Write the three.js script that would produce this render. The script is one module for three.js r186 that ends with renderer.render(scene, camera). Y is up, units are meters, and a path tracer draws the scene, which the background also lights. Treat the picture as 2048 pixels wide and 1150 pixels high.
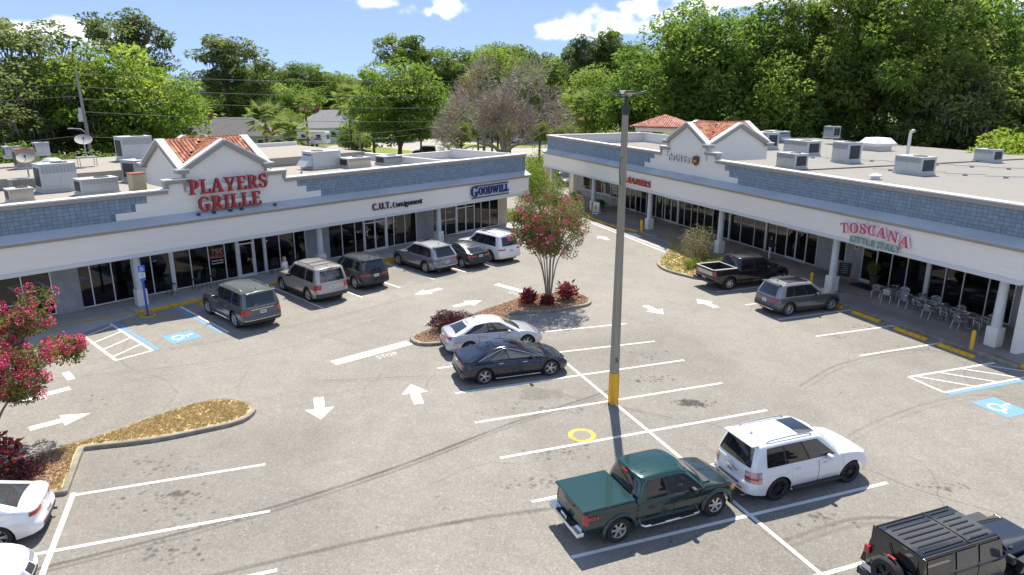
import * as THREE from 'three';
import { mergeGeometries, mergeVertices } from 'three/addons/utils/BufferGeometryUtils.js';
import { RoundedBoxGeometry } from 'three/addons/geometries/RoundedBoxGeometry.js';
import { FontLoader } from 'three/addons/loaders/FontLoader.js';
import { TextGeometry } from 'three/addons/geometries/TextGeometry.js';
import { MarchingCubes } from 'three/addons/objects/MarchingCubes.js';

// ---------- camera, sky, sun, exposure ----------
const scene = new THREE.Scene();
const camera = new THREE.PerspectiveCamera(44.66, 1024 / 575, 0.1, 2000);
camera.position.set(0, 11.9, 0);
camera.rotation.order = 'YXZ';
camera.rotation.x = -15.83 * Math.PI / 180;
const renderer = new THREE.WebGLRenderer({ antialias: true });
renderer.toneMapping = THREE.LinearToneMapping;
renderer.toneMappingExposure = 1.68;
renderer.shadowMap.enabled = true;
const SUN_EL = 59, SUN_AZ = 5;             // degrees: elevation, and degrees right of straight ahead (-z)
const sunDir = new THREE.Vector3(Math.sin(SUN_AZ * Math.PI / 180) * Math.cos(SUN_EL * Math.PI / 180), Math.sin(SUN_EL * Math.PI / 180), -Math.cos(SUN_AZ * Math.PI / 180) * Math.cos(SUN_EL * Math.PI / 180));
const sun = new THREE.DirectionalLight(new THREE.Color().setRGB(1, 0.93, 0.81), 4.4);
sun.position.copy(sunDir).multiplyScalar(150).add(new THREE.Vector3(0, 0, -60));
sun.target.position.set(0, 0, -60);
sun.castShadow = true; sun.shadow.radius = 1.2;
Object.assign(sun.shadow.camera, { left: -110, right: 110, top: 110, bottom: -110, near: 1, far: 400 });
sun.shadow.mapSize.set(4096, 4096);
scene.add(sun, sun.target);

// ---------- random numbers and noise ----------
function RNG(s) { let a = s >>> 0; return () => { a |= 0; a = a + 0x6D2B79F5 | 0; let t = Math.imul(a ^ a >>> 15, 1 | a); t = t + Math.imul(t ^ t >>> 7, 61 | t) ^ t; return ((t ^ t >>> 14) >>> 0) / 4294967296; }; }
const hsh = (x, y) => { let h = Math.imul(x, 374761393) + Math.imul(y, 668265263) | 0; h = Math.imul(h ^ h >>> 13, 1274126177); return ((h ^ h >>> 16) >>> 0) / 4294967296; };
function vn(x, y, p = 0) {
  const xi = Math.floor(x), yi = Math.floor(y), fx = x - xi, fy = y - yi, u = fx * fx * (3 - 2 * fx), v = fy * fy * (3 - 2 * fy);
  const m = p ? (k => ((k % p) + p) % p) : (k => k);
  const a = hsh(m(xi), m(yi)), b = hsh(m(xi + 1), m(yi)), c = hsh(m(xi), m(yi + 1)), d = hsh(m(xi + 1), m(yi + 1));
  return a + (b - a) * u + (c - a) * v + (a - b - c + d) * u * v;
}
const fbm = (x, y, o = 4, p = 0) => { let s = 0, a = .5, t = 0; for (let i = 0; i < o; i++) { s += a * vn(x, y, p); t += a; x = x * 2 + 17; y = y * 2 + 31; p *= 2; a *= .5; } return s / t; };
const clamp = (x, a = 0, b = 1) => Math.min(b, Math.max(a, x)), mix = (a, b, t) => a + (b - a) * t, sst = (a, b, x) => { const t = clamp((x - a) / (b - a)); return t * t * (3 - 2 * t); };

// sky: clear blue with fair-weather cumulus, as an equirectangular picture
{
  const w = 2560, h = 1280, d = new Float32Array(w * h * 4);
  // cumulus banks: azimuth in degrees (0 = straight ahead, right positive), elevation, half width, half height
  const banks = [[-32, 3.4, 3, .9], [-28.5, 3.0, 2, .6], [-10.6, 6.4, 2.1, 1.0], [-4.6, 5.9, 1.5, .95], [-7.4, 5.6, 1.2, .4], [4.5, 4.2, 3, .8], [8, 4.5, 4.5, 1.5], [11, 5.4, 3, 1], [15, 6.6, 5, 1.6], [21, 6.8, 5, 1.5], [-18, 7.1, 2.5, .4], [30, 6, 7, 2], [-52, 6, 8, 2.4], [50, 7, 10, 3], [80, 12, 14, 5], [-90, 12, 16, 5], [120, 10, 16, 5], [-130, 12, 20, 6], [165, 9, 16, 5], [40, 30, 14, 6], [-60, 35, 16, 7], [-150, 40, 20, 8], [130, 38, 18, 8]];
  for (let j = 0; j < h; j++) {
    const el = ((j + .5) / h - .5) * 180, e = Math.max(el, 0), t = Math.pow(1 - e / 90, 6.5);
    const near = banks.filter(b => Math.abs(el - b[1]) < b[3] * 2);
    for (let i = 0; i < w; i++) {
      const az = (i + .5) / w * 360 - 90, azs = az > 180 ? az - 360 : az;
      let r = mix(.14, .33, t), g = mix(.21, .48, t), b = mix(.39, .75, t), c = 0;
      if (el < -1) { r = .20; g = .20; b = .17; }
      else for (const [ba, be, bw, bh] of near) {
        let da = azs - ba; if (da > 180) da -= 360; if (da < -180) da += 360;
        const q = (da / bw) ** 2 + ((el - be) / (el < be ? bh * .6 : bh)) ** 2;
        if (q < 3) c = Math.max(c, 1 - q / 3);
      }
      if (c > 0) {
        const f = el > 20 ? .35 : 1, n = fbm(azs * .8 * f + 50, el * 1.3 * f + 9, 6), k = sst(.38, .72, c * .75 + (n - .5) * 1.25), lum = mix(.74, 1.0, fbm(azs * 1.1 * f, el * 2.2 * f + 4, 4));
        r = mix(r, .93 * lum, k); g = mix(g, .95 * lum, k); b = mix(b, lum, k);
      }
      const o = (j * w + i) * 4; d[o] = r; d[o + 1] = g; d[o + 2] = b; d[o + 3] = 1;
    }
  }
  const t = new THREE.DataTexture(d, w, h, THREE.RGBAFormat, THREE.FloatType);
  t.mapping = THREE.EquirectangularReflectionMapping; t.magFilter = t.minFilter = THREE.LinearFilter; t.needsUpdate = true;
  scene.background = t; scene.environment = t;
}

// ---------- helpers ----------
const names = {};
function numbered(n) { const k = names[n] = (names[n] ?? -1) + 1; return k ? n + '_' + String(k).padStart(3, '0') : n; }
function tag(o, label, category, group, kind) { if (label) o.userData.label = label; if (category) o.userData.category = category; if (group) o.userData.group = group; if (kind) o.userData.kind = kind; return o; }
function M(name, geo, mat, parent = scene) {
  const m = new THREE.Mesh(Array.isArray(geo) ? mergeGeometries(geo.map(g => { const q = g.index ? g.toNonIndexed() : g; for (const k of Object.keys(q.attributes)) if (!['position', 'normal', 'uv'].includes(k)) q.deleteAttribute(k); return q; })) : geo, mat);
  m.name = parent === scene ? numbered(name) : name; m.castShadow = m.receiveShadow = true; parent.add(m); return m;
}
function thing(name, label, category, x = 0, y = 0, z = 0, turn = 0, group) { const o = new THREE.Group(); o.name = numbered(name); o.position.set(x, y, z); o.rotation.y = turn; scene.add(o); return tag(o, label, category, group); }
function part(name, parent) { const o = new THREE.Group(); o.name = name; parent.add(o); return o; }
function copy(o, x, y, z, turn, label, s) { const c = o.clone(); c.name = numbered(o.name.replace(/_\d{3}$/, '')); c.userData = { ...o.userData }; c.position.set(x, y, z); c.rotation.y = turn; if (label) c.userData.label = label; if (s) c.scale.set(...(Array.isArray(s) ? s : [s, s, s])); scene.add(c); return c; }
const box = (w, h, d, x = 0, y = 0, z = 0) => new THREE.BoxGeometry(w, h, d).translate(x, y, z);           // centred in x and z, y is its middle
const bx = (x0, x1, y0, y1, z0, z1) => box(x1 - x0, y1 - y0, z1 - z0, (x0 + x1) / 2, (y0 + y1) / 2, (z0 + z1) / 2);
const rb = (w, h, d, r, x = 0, y = 0, z = 0, n = 2) => new RoundedBoxGeometry(w, h, d, n, r).translate(x, y, z);
const cyl = (r0, r1, h, x = 0, y = 0, z = 0, n = 12) => new THREE.CylinderGeometry(r1, r0, h, n).translate(x, y + h / 2, z);   // r0 at the foot
const V = (x, y, z) => new THREE.Vector3(x, y, z);
function tube(pts, r, n = 6, seg) { return new THREE.TubeGeometry(new THREE.CatmullRomCurve3(pts.map(p => p.isVector3 ? p : V(...p)), false, 'catmullrom', .2), seg ?? pts.length * 3, r, n); }
function bar(a, b, r, n = 6) { const A = V(...a), B = V(...b), g = new THREE.CylinderGeometry(r, r, A.distanceTo(B), n); g.applyQuaternion(new THREE.Quaternion().setFromUnitVectors(V(0, 1, 0), B.clone().sub(A).normalize())); return g.translate((A.x + B.x) / 2, (A.y + B.y) / 2, (A.z + B.z) / 2); }
function flat(pts, y, holes = []) {          // a horizontal sheet with uv in metres; pts are [x, z]
  const s = new THREE.Shape(pts.map(p => new THREE.Vector2(p[0], -p[1]))); holes.forEach(h => s.holes.push(new THREE.Path(h.map(p => new THREE.Vector2(p[0], -p[1])))));
  return new THREE.ShapeGeometry(s).rotateX(-Math.PI / 2).translate(0, y, 0);
}
function slab(pts, y0, y1, bevel = 0) { const s = new THREE.Shape(pts.map(p => new THREE.Vector2(p[0], -p[1]))); return new THREE.ExtrudeGeometry(s, { depth: y1 - y0 - bevel, bevelEnabled: bevel > 0, bevelSize: bevel, bevelOffset: -bevel, bevelThickness: bevel, bevelSegments: 2, curveSegments: 6 }).rotateX(-Math.PI / 2).translate(0, y0, 0); }
function smooth(pts, n = 4) { return new THREE.CatmullRomCurve3(pts.map(p => V(p[0], 0, p[1])), true, 'centripetal').getPoints(pts.length * n).slice(0, -1).map(p => [p.x, p.z]); }
function offset(pts, d) { const n = pts.length; let A = 0; for (let i = 0; i < n; i++) { const a = pts[i], b = pts[(i + 1) % n]; A += a[0] * b[1] - b[0] * a[1]; } const sg = A > 0 ? 1 : -1; return pts.map((p, i) => { const a = pts[(i + n - 1) % n], b = pts[(i + 1) % n]; let tx = b[0] - a[0], tz = b[1] - a[1]; const l = Math.hypot(tx, tz) || 1; return [p[0] - sg * tz / l * d, p[1] + sg * tx / l * d]; }); }
const lin = (r, g, b) => new THREE.Color().setRGB(r, g, b);
function mat(r, g, b, rough = .8, o = {}) { return new THREE.MeshPhysicalMaterial({ color: lin(r, g, b), roughness: rough, ...o }); }
function tex(w, h, fn, srgb = true, rep) {       // fn(u, v, x, y) gives [r, g, b] in 0..1 (sRGB when srgb)
  const d = new Uint8Array(w * h * 4);
  for (let y = 0; y < h; y++) for (let x = 0; x < w; x++) { const c = fn(x / w, y / h, x, y), o = (y * w + x) * 4; if (c.length) { d[o] = clamp(c[0]) * 255; d[o + 1] = clamp(c[1]) * 255; d[o + 2] = clamp(c[2]) * 255; } else d[o] = d[o + 1] = d[o + 2] = clamp(c) * 255; d[o + 3] = 255; }
  const t = new THREE.DataTexture(d, w, h); t.wrapS = t.wrapT = THREE.RepeatWrapping; t.magFilter = THREE.LinearFilter; t.minFilter = THREE.LinearMipmapLinearFilter; t.generateMipmaps = true; if (srgb) t.colorSpace = THREE.SRGBColorSpace; if (rep) t.repeat.set(rep, rep); t.needsUpdate = true; return t;
}
const L2 = c => c.map(v => v <= .0031308 ? v * 12.92 : 1.055 * Math.pow(v, 1 / 2.4) - .055);       // linear colour to sRGB for a map
const noiseTone = (n, lo, hi, base, f = 8, rep = .25) => tex(n, n, (u, v, x, y) => { const k = mix(lo, hi, fbm(u * f, v * f, 5, f)) * (1 + (hsh(x, y) - .5) * .1); return L2(base.map(c => c * k)); }, true, rep);
const grain = tex(256, 256, (u, v, x, y) => .5 * fbm(u * 32, v * 32, 3, 32) + .5 * hsh(x, y), false, 1);
const lumpy = tex(256, 256, (u, v) => fbm(u * 12, v * 12, 4, 12), false, .5);

// ---------- ground, parking lot, islands ----------
const white = mat(.80, .80, .77, .6, { bumpMap: grain, bumpScale: .004, map: tex(256, 256, (u, v, x, y) => { const k = 1 - .10 * sst(.55, .75, fbm(u * 16, v * 16, 4, 16)) - .06 * hsh(x, y); return L2([k, k, k * .98]); }, true, .5) });
const yellow = mat(.80, .45, .02, .55, { map: tex(256, 256, (u, v, x, y) => { const k = 1 - .35 * sst(.58, .72, fbm(u * 12, v * 12, 4, 12)) - .06 * hsh(x, y); return L2([k, k, k]); }, true, .6) });
const bluePaint = mat(.14, .34, .66, .6, { bumpMap: grain, bumpScale: .004 });
const concrete = mat(1, 1, 1, .9, { map: noiseTone(512, .82, 1.12, [.42, .41, .39], 8, .2), bumpMap: grain, bumpScale: .003 });
const walkConc = mat(1, 1, 1, .9, { map: noiseTone(512, .55, 1.35, [.30, .265, .235], 6, .14), bumpMap: grain, bumpScale: .003 });
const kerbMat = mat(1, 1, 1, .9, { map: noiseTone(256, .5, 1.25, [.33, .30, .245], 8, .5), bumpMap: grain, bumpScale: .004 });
const lawnMat = mat(1, 1, 1, 1, { map: tex(512, 512, (u, v, x, y) => { const a = fbm(u * 10, v * 10, 5, 10), k = (.6 + .8 * a) * (1 + (hsh(x, y) - .5) * .35); return L2([.13 * k, .17 * k, .04 * k]); }, true, .1) });
const earth = M('ground', flat([[-600, 30], [600, 30], [600, -900], [-600, -900]], -.03), lawnMat); earth.userData.kind = 'structure';

// the lot: one asphalt sheet with its own stains, tyre marks and cracks (a picture of 2048 x 2048 over 64 x 64 m)
const LX = -34, LZ = -72, LS = 64;
const lotTex = (() => {
  const n = 2048, D = new Float32Array(n * n), rnd = RNG(5);
  const dab = (x, z, r, k, soft = 1) => { const px = (x - LX) / LS * n, py = (z - LZ) / LS * n, R = r / LS * n, x0 = Math.floor(px - R), y0 = Math.floor(py - R); for (let yy = Math.max(0, y0); yy <= Math.min(n - 1, py + R); yy++) for (let xx = Math.max(0, x0); xx <= Math.min(n - 1, px + R); xx++) { const q = Math.hypot(xx - px, yy - py) / R; if (q < 1) { const i = yy * n + xx; D[i] = Math.max(D[i], k * Math.pow(1 - q, soft)); } } };
  const stroke = (pts, w, k, breakup = .5, step = .04) => { const c = new THREE.CatmullRomCurve3(pts.map(p => V(p[0], 0, p[1]))), L = c.getLength(), m = Math.ceil(L / step); for (let i = 0; i <= m; i++) { const p = c.getPoint(i / m), b = 1 - breakup * vn(i * step * 1.3 + pts[0][0] * 7, 3); dab(p.x + (rnd() - .5) * w * .3, p.z + (rnd() - .5) * w * .3, w, k * b, .7); } };
  const tyre = (pts, gap, w, k) => { stroke(pts, w, k * 1.3); stroke(pts.map(p => [p[0] + gap * .35, p[1] + gap]), w * .9, k * .8); };
  // black tyre sweeps across the lot
  tyre([[-13, -15], [-8, -17.6], [-4, -20.3], [0, -23.6], [4, -26.5]], .2, .09, .42);
  stroke([[-11, -13.6], [-6.5, -15.6], [-2, -17.3], [2.4, -18.4]], .11, .5);
  tyre([[-8, -27.5], [-2, -27.9], [3, -25.6], [6, -24]], .22, .07, .25);
  tyre([[12, -27], [15, -29.5], [20, -31], [22, -27]], .3, .09, .22); tyre([[10, -21], [14, -24], [19, -26], [23, -24]], .3, .08, .18);
  tyre([[7.5, -16.6], [10, -17.6], [13, -17.4]], .25, .1, .3); tyre([[-22, -29], [-16, -31.5], [-10, -36], [-6, -40]], .24, .07, .2); tyre([[-20, -27.5], [-12, -30.5], [-7, -36]], .3, .07, .16);
  for (let i = 0; i < 26; i++) { const x = LX + rnd() * LS, z = LZ + rnd() * LS, a = rnd() * 6.3, q = rnd() * 3 + 2; stroke([[x, z], [x + Math.cos(a) * q, z + Math.sin(a) * q], [x + Math.cos(a + .3) * q * 2, z + Math.sin(a + .3) * q * 2]], .05 + rnd() * .05, .08 + rnd() * .12); }
  // oil drips in the stalls
  const drips = (x, z, m, s, k) => { for (let i = 0; i < m; i++) dab(x + (rnd() + rnd() - 1) * s * 1.5, z + (rnd() + rnd() - 1) * s * .7, .02 + rnd() * rnd() * .12, k * (.4 + .6 * rnd()), .5); };
  for (const [x, z, m, s, k] of [[-11.6, -20.6, 60, 1.2, .5], [-10.6, -18.6, 70, 1.5, .55], [-8.6, -17.2, 50, 1.2, .5], [-9.2, -16.2, 60, 1, .55], [.4, -24.8, 40, 1.3, .4], [2, -24.8, 30, .8, .4], [5.8, -27.6, 60, .9, .6], [7.1, -25.3, 90, .7, .75], [6.1, -30.5, 40, .9, .5], [1.6, -21.4, 50, 1, .5], [.9, -19.4, 50, 1, .5], [13.4, -19.2, 40, .6, .6], [9, -17.6, 40, .7, .5], [-16.2, -25.6, 40, 1.2, .4], [-17, -31, 30, .8, .35], [18.5, -34.6, 30, .8, .5], [19.4, -31.4, 40, .8, .5], [17, -33, 20, .8, .4], [-6.3, -26.6, 20, 1, .35], [4, -17, 30, 1, .4], [10, -22, 30, 1.2, .4], [-3, -37, 20, 1.2, .3], [-1, -18, 20, 2, .3]]) drips(x, z, m, s, k);
  for (let i = 0; i < 26; i++) dab(7.1 + (rnd() - .5) * .7, -25.3 + (rnd() - .5) * .35, .18, .6, .6);
  for (let i = 0; i < 16; i++) dab(-10.2 + (rnd() - .5) * .5, -18.9 + (rnd() - .5) * .2, .12, .5, .6);
  for (let i = 0; i < 26; i++) dab(1.2 + (rnd() - .5) * 1.4, -26.1 + (rnd() - .5) * .6, .3, .17, .25);
  for (let i = 0; i < 900; i++) dab(LX + rnd() * LS, LZ + rnd() * LS, .015 + .06 * rnd() * rnd(), .5 * rnd(), .5);
  // hairline cracks
  for (let i = 0; i < 34; i++) { let x = LX + rnd() * LS, z = LZ + rnd() * LS, a = (rnd() < .5 ? -.35 : 1.2) + (rnd() - .5) * .5; const m = 40 + rnd() * 120; for (let j = 0; j < m; j++) { for (let q = 0; q < 3; q++) { dab(x, z, .022, .24, .2); x += Math.cos(a) * .024; z += Math.sin(a) * .024; } a += (rnd() - .5) * .5; if (rnd() < .03) a += (rnd() - .5) * 1.4; } }
  const P = [[7.2, -23.6], [11.6, -20.2], [12.4, -19.2], [16, -16.6]]; stroke(P, .028, .4, 0, .02);
  return tex(n, n, (u, v, x, y) => {
    const X = u * LS, Z = v * LS, a = fbm(X * .22, Z * .22, 4), b = fbm(X * 1.6 + 40, Z * 1.6, 3);
    const g = hsh(x, y), g2 = vn(X * 14, Z * 14);
    let k = .80 + .24 * a + .16 * (b - .5) + .38 * (g - .5) * (.6 + .8 * g2) + .12 * (g2 - .5);
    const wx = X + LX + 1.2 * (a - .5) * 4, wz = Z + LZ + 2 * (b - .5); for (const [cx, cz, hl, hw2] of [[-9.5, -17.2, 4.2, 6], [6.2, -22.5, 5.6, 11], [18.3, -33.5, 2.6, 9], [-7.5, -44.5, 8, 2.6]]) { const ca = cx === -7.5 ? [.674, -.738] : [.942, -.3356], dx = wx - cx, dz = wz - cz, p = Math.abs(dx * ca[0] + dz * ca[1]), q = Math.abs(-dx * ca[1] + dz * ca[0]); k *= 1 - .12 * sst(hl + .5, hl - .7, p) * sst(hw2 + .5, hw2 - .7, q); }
    if (g > .985) k += .3;
    k *= 1 - Math.min(.9, 1.4 * D[y * n + x]);
    return L2([.300 * k, .280 * k, .244 * k]);
  }, true);
})();
lotTex.wrapS = lotTex.wrapT = THREE.MirroredRepeatWrapping;
lotTex.repeat.set(1 / LS, 1 / LS);
const asphalt = mat(1, 1, 1, .92, { map: lotTex, bumpMap: grain.clone(), bumpScale: .006 });
asphalt.bumpMap.repeat.set(2.2, 2.2);
const lot = new THREE.Group(); lot.name = 'parking_lot'; lot.userData.kind = 'structure'; scene.add(lot);
{
  const g = flat([[-70, 20], [60, 20], [60, -60], [20, -96], [-6, -96], [-70, -40]], 0), uv = g.attributes.uv, p = g.attributes.position;
  for (let i = 0; i < p.count; i++) uv.setXY(i, p.getX(i) - LX, p.getZ(i) - LZ);
  M('asphalt', g, asphalt, lot);
}
const YM = .006;
function strip(a, b, w, m = white, name = 'stall_line', y = YM) {
  const dx = b[0] - a[0], dz = b[1] - a[1], l = Math.hypot(dx, dz), nx = -dz / l * w / 2, nz = dx / l * w / 2;
  return M(name, flat([[a[0] + nx, a[1] + nz], [b[0] + nx, b[1] + nz], [b[0] - nx, b[1] - nz], [a[0] - nx, a[1] - nz]], y), m, lot);
}
function arrow(a, b, s = 1) {      // painted arrow from tail a to tip b
  const dx = b[0] - a[0], dz = b[1] - a[1], l = Math.hypot(dx, dz), ux = dx / l, uz = dz / l, q = (t, n) => [a[0] + ux * t - uz * n, a[1] + uz * t + ux * n], h = l * .48;
  M('arrow', flat([q(0, .2 * s), q(l - h, .2 * s), q(l - h, .55 * s), q(l, 0), q(l - h, -.55 * s), q(l - h, -.2 * s), q(0, -.2 * s)], YM), white, lot);
}
const dirL = V(.6743, 0, -.7385), Rs = [.3552, .9348], Rn = [.9420, -.3356];   // along the right-hand rows, and along a stall
// double row in the middle: spine and stalls
strip([2.05, -30.5], [10.6, -8.0], .13, white, 'spine_line', YM + .004);
for (let i = 0; i < 8; i++) {
  const c = [2.74 + i * .985, -28.0 + i * 2.585];
  const lo = i === 0 ? -5.35 : -5.42, hi = 5.42;
  strip([c[0] + Rn[0] * lo, c[1] + Rn[1] * lo], [c[0] + Rn[0] * hi, c[1] + Rn[1] * hi], .13);
}
strip([-3.3, -28.85], [1.85, -30.7], .13); strip([2.0, -30.75], [7.0, -32.3], .12); strip([1.4, -33.6], [6.05, -35.0], .12);
// rows at the left edge
strip([-13.42, -18.9], [-9.5, -8.8], .15, white, 'spine_line', YM + .004);
strip([-13.31, -18.79], [-8.13, -20.6], .13); strip([-17.9, -14.1], [-7.09, -17.95], .13); strip([-16.8, -11.4], [-6.04, -15.33], .13);
// stalls in front of the right-hand shops
strip([13.37, -38.3], [18.5, -40.2], .12); strip([14.30, -35.67], [19.34, -37.5], .12); strip([15.20, -33.01], [20.21, -34.75], .12); strip([16.12, -30.36], [21.08, -32.13], .12); strip([12.5, -41.0], [17.6, -42.9], .12);
{ // hatched bay at the right
  const a = [17.04, -27.87], b = [21.8, -29.5], c = [17.61, -26.28], d = [22.5, -28.0];
  strip(a, b, .13, white, 'hatch_line'); strip(c, d, .13, white, 'hatch_line'); strip(a, c, .13, white, 'hatch_line');
  strip([17.72, -26.12], [22.5, -27.78], .17, bluePaint, 'blue_line');
  for (let i = 0; i < 4; i++) { const t = .06 + i * .26; strip([mix(a[0], b[0], t), mix(a[1], b[1], t)], [mix(c[0], d[0], t + .28), mix(c[1], d[1], t + .28)], .10, white, 'hatch_line', YM + .004); }
}
// left shops: stalls at right angles to the facade
const LL = (s, d) => [-24.94 + dirL.x * s + .7385 * d, -32.9 + dirL.z * s + .6743 * d];
for (const [a, b] of [[[-15.06, -42.19], [-10.7, -37.72]], [[-13.2, -44.3], [-8.89, -39.83]], [[-11.3, -46.4], [-6.97, -41.9]], [[-9.2, -48.5], [-5.04, -43.91]], [[-7.3, -50.4], [-3.11, -45.8]], [[-5.2, -52.2], [-1.22, -47.76]]]) strip(a, b, .13);
strip([-18.85, -37.98], [-14.4, -33.6], .14); strip([-19.05, -37.8], [-14.75, -33.55], .16, bluePaint, 'blue_line');
{ const a = [-22.45, -34.01], b = [-18.05, -29.79], c = [-21.39, -35.17], d = [-17.0, -31.04];
  strip(a, b, .14, white, 'hatch_line'); strip(c, d, .14, white, 'hatch_line'); strip(b, d, .14, white, 'hatch_line'); strip([-21.2, -35.3], [-16.82, -31.18], .17, bluePaint, 'blue_line');
  for (let i = 0; i < 4; i++) { const t = .25 + i * .22; strip([mix(a[0], b[0], t), mix(a[1], b[1], t)], [mix(c[0], d[0], t - .13), mix(c[1], d[1], t - .13)], .12, white, 'hatch_line', YM + .004); } }
strip([-19.5, -28.4], [-18.75, -27.6], .3, white, 'stop_bar');
strip([-8.05, -29.45], [-5.0, -32.12], .62, white, 'stop_bar'); strip([-1.0, -42.75], [1.4, -40.3], .42, white, 'stop_bar');
for (const [a, b] of [[[-7.76, -25.8], [-7.15, -23.86]], [[-3.65, -25.2], [-4.23, -27.13]], [[-17.57, -23.1], [-16.07, -24.4]], [[-18.28, -26.73], [-19.55, -25.42]], [[-4.4, -41.74], [-5.85, -40.31]], [[-3.3, -38], [-1.78, -39.18]], [[7.6, -38.2], [8.31, -36.54]], [[11.58, -37.81], [10.87, -39.48]], [[7.9, -56.23], [7.19, -57.85]], [[8.97, -62.56], [8.11, -64.42]], [[10.7, -57.54], [9.93, -59.21]]]) arrow(a, b);
strip([7.25, -64.04], [11.65, -51.72], .16, white, 'lane_line'); strip([7.75, -64.2], [12.1, -52.0], .5, concrete, 'concrete_gutter');
const fontB = await new FontLoader().loadAsync('fonts/droid/droid_sans_bold.typeface.json'), fontS = await new FontLoader().loadAsync('fonts/droid/droid_serif_bold.typeface.json'), fontR = await new FontLoader().loadAsync('fonts/droid/droid_sans_regular.typeface.json');
// STOP painted on the asphalt beside both bars
function groundText(t, x, z, turn, size, sx) { const g = new THREE.ShapeGeometry(fontB.generateShapes(t, size)); g.computeBoundingBox(); g.translate(-g.boundingBox.max.x / 2, 0, 0).scale(sx, 1, 1).rotateX(-Math.PI / 2).rotateY(turn).translate(x, YM, z); M('stop_lettering', g, mat(.5, .49, .47, .7), lot); }
groundText('STOP', -5.7, -30.25, .62, .4, .8); groundText('STOP', .05, -40.4, -.72, .42, .8);
// wheelchair emblems on blue squares
function emblem(x, z, turn, w, d) {
  const G = new THREE.Group(); G.name = 'wheelchair_emblem'; G.position.set(x, 0, z); G.rotation.y = turn; lot.add(G);
  M('blue_square', flat([[-w / 2, d / 2], [w / 2, d / 2], [w / 2, -d / 2], [-w / 2, -d / 2]], YM), mat(.15, .33, .66, .7, { bumpMap: grain, bumpScale: .004 }), G);
  const y = YM + .005, ring = new THREE.RingGeometry(.24, .33, 28, 1, 2.0, 4.4).rotateX(-Math.PI / 2).translate(-.05, y, .16);
  const q = (a, b, t) => { const dx = b[0] - a[0], dz = b[1] - a[1], l = Math.hypot(dx, dz), nx = -dz / l * t / 2, nz = dx / l * t / 2; return flat([[a[0] + nx, a[1] + nz], [b[0] + nx, b[1] + nz], [b[0] - nx, b[1] - nz], [a[0] - nx, a[1] - nz]], y); };
  M('symbol', [ring, new THREE.CircleGeometry(.085, 16).rotateX(-Math.PI / 2).translate(-.1, y, -.5), q([-.1, -.4], [-.04, -.02], .11), q([-.08, -.24], [.2, -.24], .07), q([-.04, -.02], [.22, .0], .1), q([.2, -.02], [.34, .36], .1), q([.3, .34], [.44, .3], .09)], white, G);
}
emblem(-16.46, -32.92, -2.36 + Math.PI / 2, 1.42, 1.42); emblem(19.0, -24.9, -1.2, 1.45, 1.3);
// islands: raised kerb ring with turf or mulch inside
const deadGrass = mat(1, 1, 1, 1, { map: tex(512, 512, (u, v, x, y) => { const a = fbm(u * 9, v * 9, 5, 9), g = sst(.55, .75, fbm(u * 5 + 9, v * 5, 4, 5)), k = (.6 + .8 * a) * (1 + (hsh(x, y) - .5) * .5); return L2([mix(.60, .42, g) * k, mix(.46, .39, g) * k, mix(.24, .15, g) * k]); }, true, .35), bumpMap: lumpy, bumpScale: .04 });
const mulch = mat(1, 1, 1, 1, { map: tex(512, 512, (u, v, x, y) => { const k = (.45 + 1.1 * vn(u * 90, v * 40)) * (1 + (hsh(x, y) - .5) * .6); return L2([.27 * k, .16 * k, .10 * k]); }, true, .5), bumpMap: grain, bumpScale: .03 });
const islands = {};
function island(name, pts, inner, h = .15) {
  const g = new THREE.Group(); g.name = name; g.userData.kind = 'structure'; scene.add(g);
  const pin = offset(pts, .17), s = new THREE.Shape(pts.map(p => new THREE.Vector2(p[0], -p[1]))); s.holes.push(new THREE.Path(pin.map(p => new THREE.Vector2(p[0], -p[1]))));
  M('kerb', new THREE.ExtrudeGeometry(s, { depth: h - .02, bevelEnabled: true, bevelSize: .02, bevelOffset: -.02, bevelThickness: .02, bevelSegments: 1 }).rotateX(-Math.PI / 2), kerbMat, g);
  M('soil', slab(offset(pts, .165), 0, h - .012), inner, g); islands[name] = offset(pts, .22); return g;
}
const I1 = smooth([[-5.03, -32.48], [-4.7, -33.3], [-3.28, -35.1], [-.69, -38.2], [1.08, -40.05], [3.2, -40.5], [4.21, -40.1], [4.62, -39.1], [4.39, -38.15], [3.54, -37.55], [2.1, -36.9], [-.1, -36.35], [-.1, -35.9], [-.05, -35.3], [-1.7, -33.5], [-3.47, -31.75], [-4.5, -31.7]], 3);
const I2 = smooth([[-9.8, -24.5], [-10.29, -25.15], [-10.96, -25.42], [-11.93, -25.36], [-13.21, -24.3], [-14.08, -23.1], [-15.18, -21.9], [-16.8, -20.4], [-19.5, -18.2], [-21, -17.2], [-20.6, -16.2], [-18.4, -17.1], [-15.2, -18.2], [-13.8, -18.72], [-13.56, -18.8], [-13.64, -19.05], [-13.98, -19.9], [-14.52, -21.25], [-14.6, -21.5], [-14.38, -21.58], [-12.65, -22.05], [-11.22, -22.75], [-9.95, -23.6]], 3);
const I3 = smooth([[10.23, -48.05], [11.7, -51.9], [12.25, -53.9], [12.4, -56.5], [12.5, -57.9], [13.4, -56.5], [15.3, -51.2], [15.6, -50.4], [15.2, -46.4], [14.2, -43.4], [12.0, -43.85], [11.42, -44.5], [10.55, -45.7], [10.19, -46.9]], 3);
island('middle_island', I1, mulch); island('turf_island', I2, deadGrass); island('shop_island', I3, deadGrass);
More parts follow.
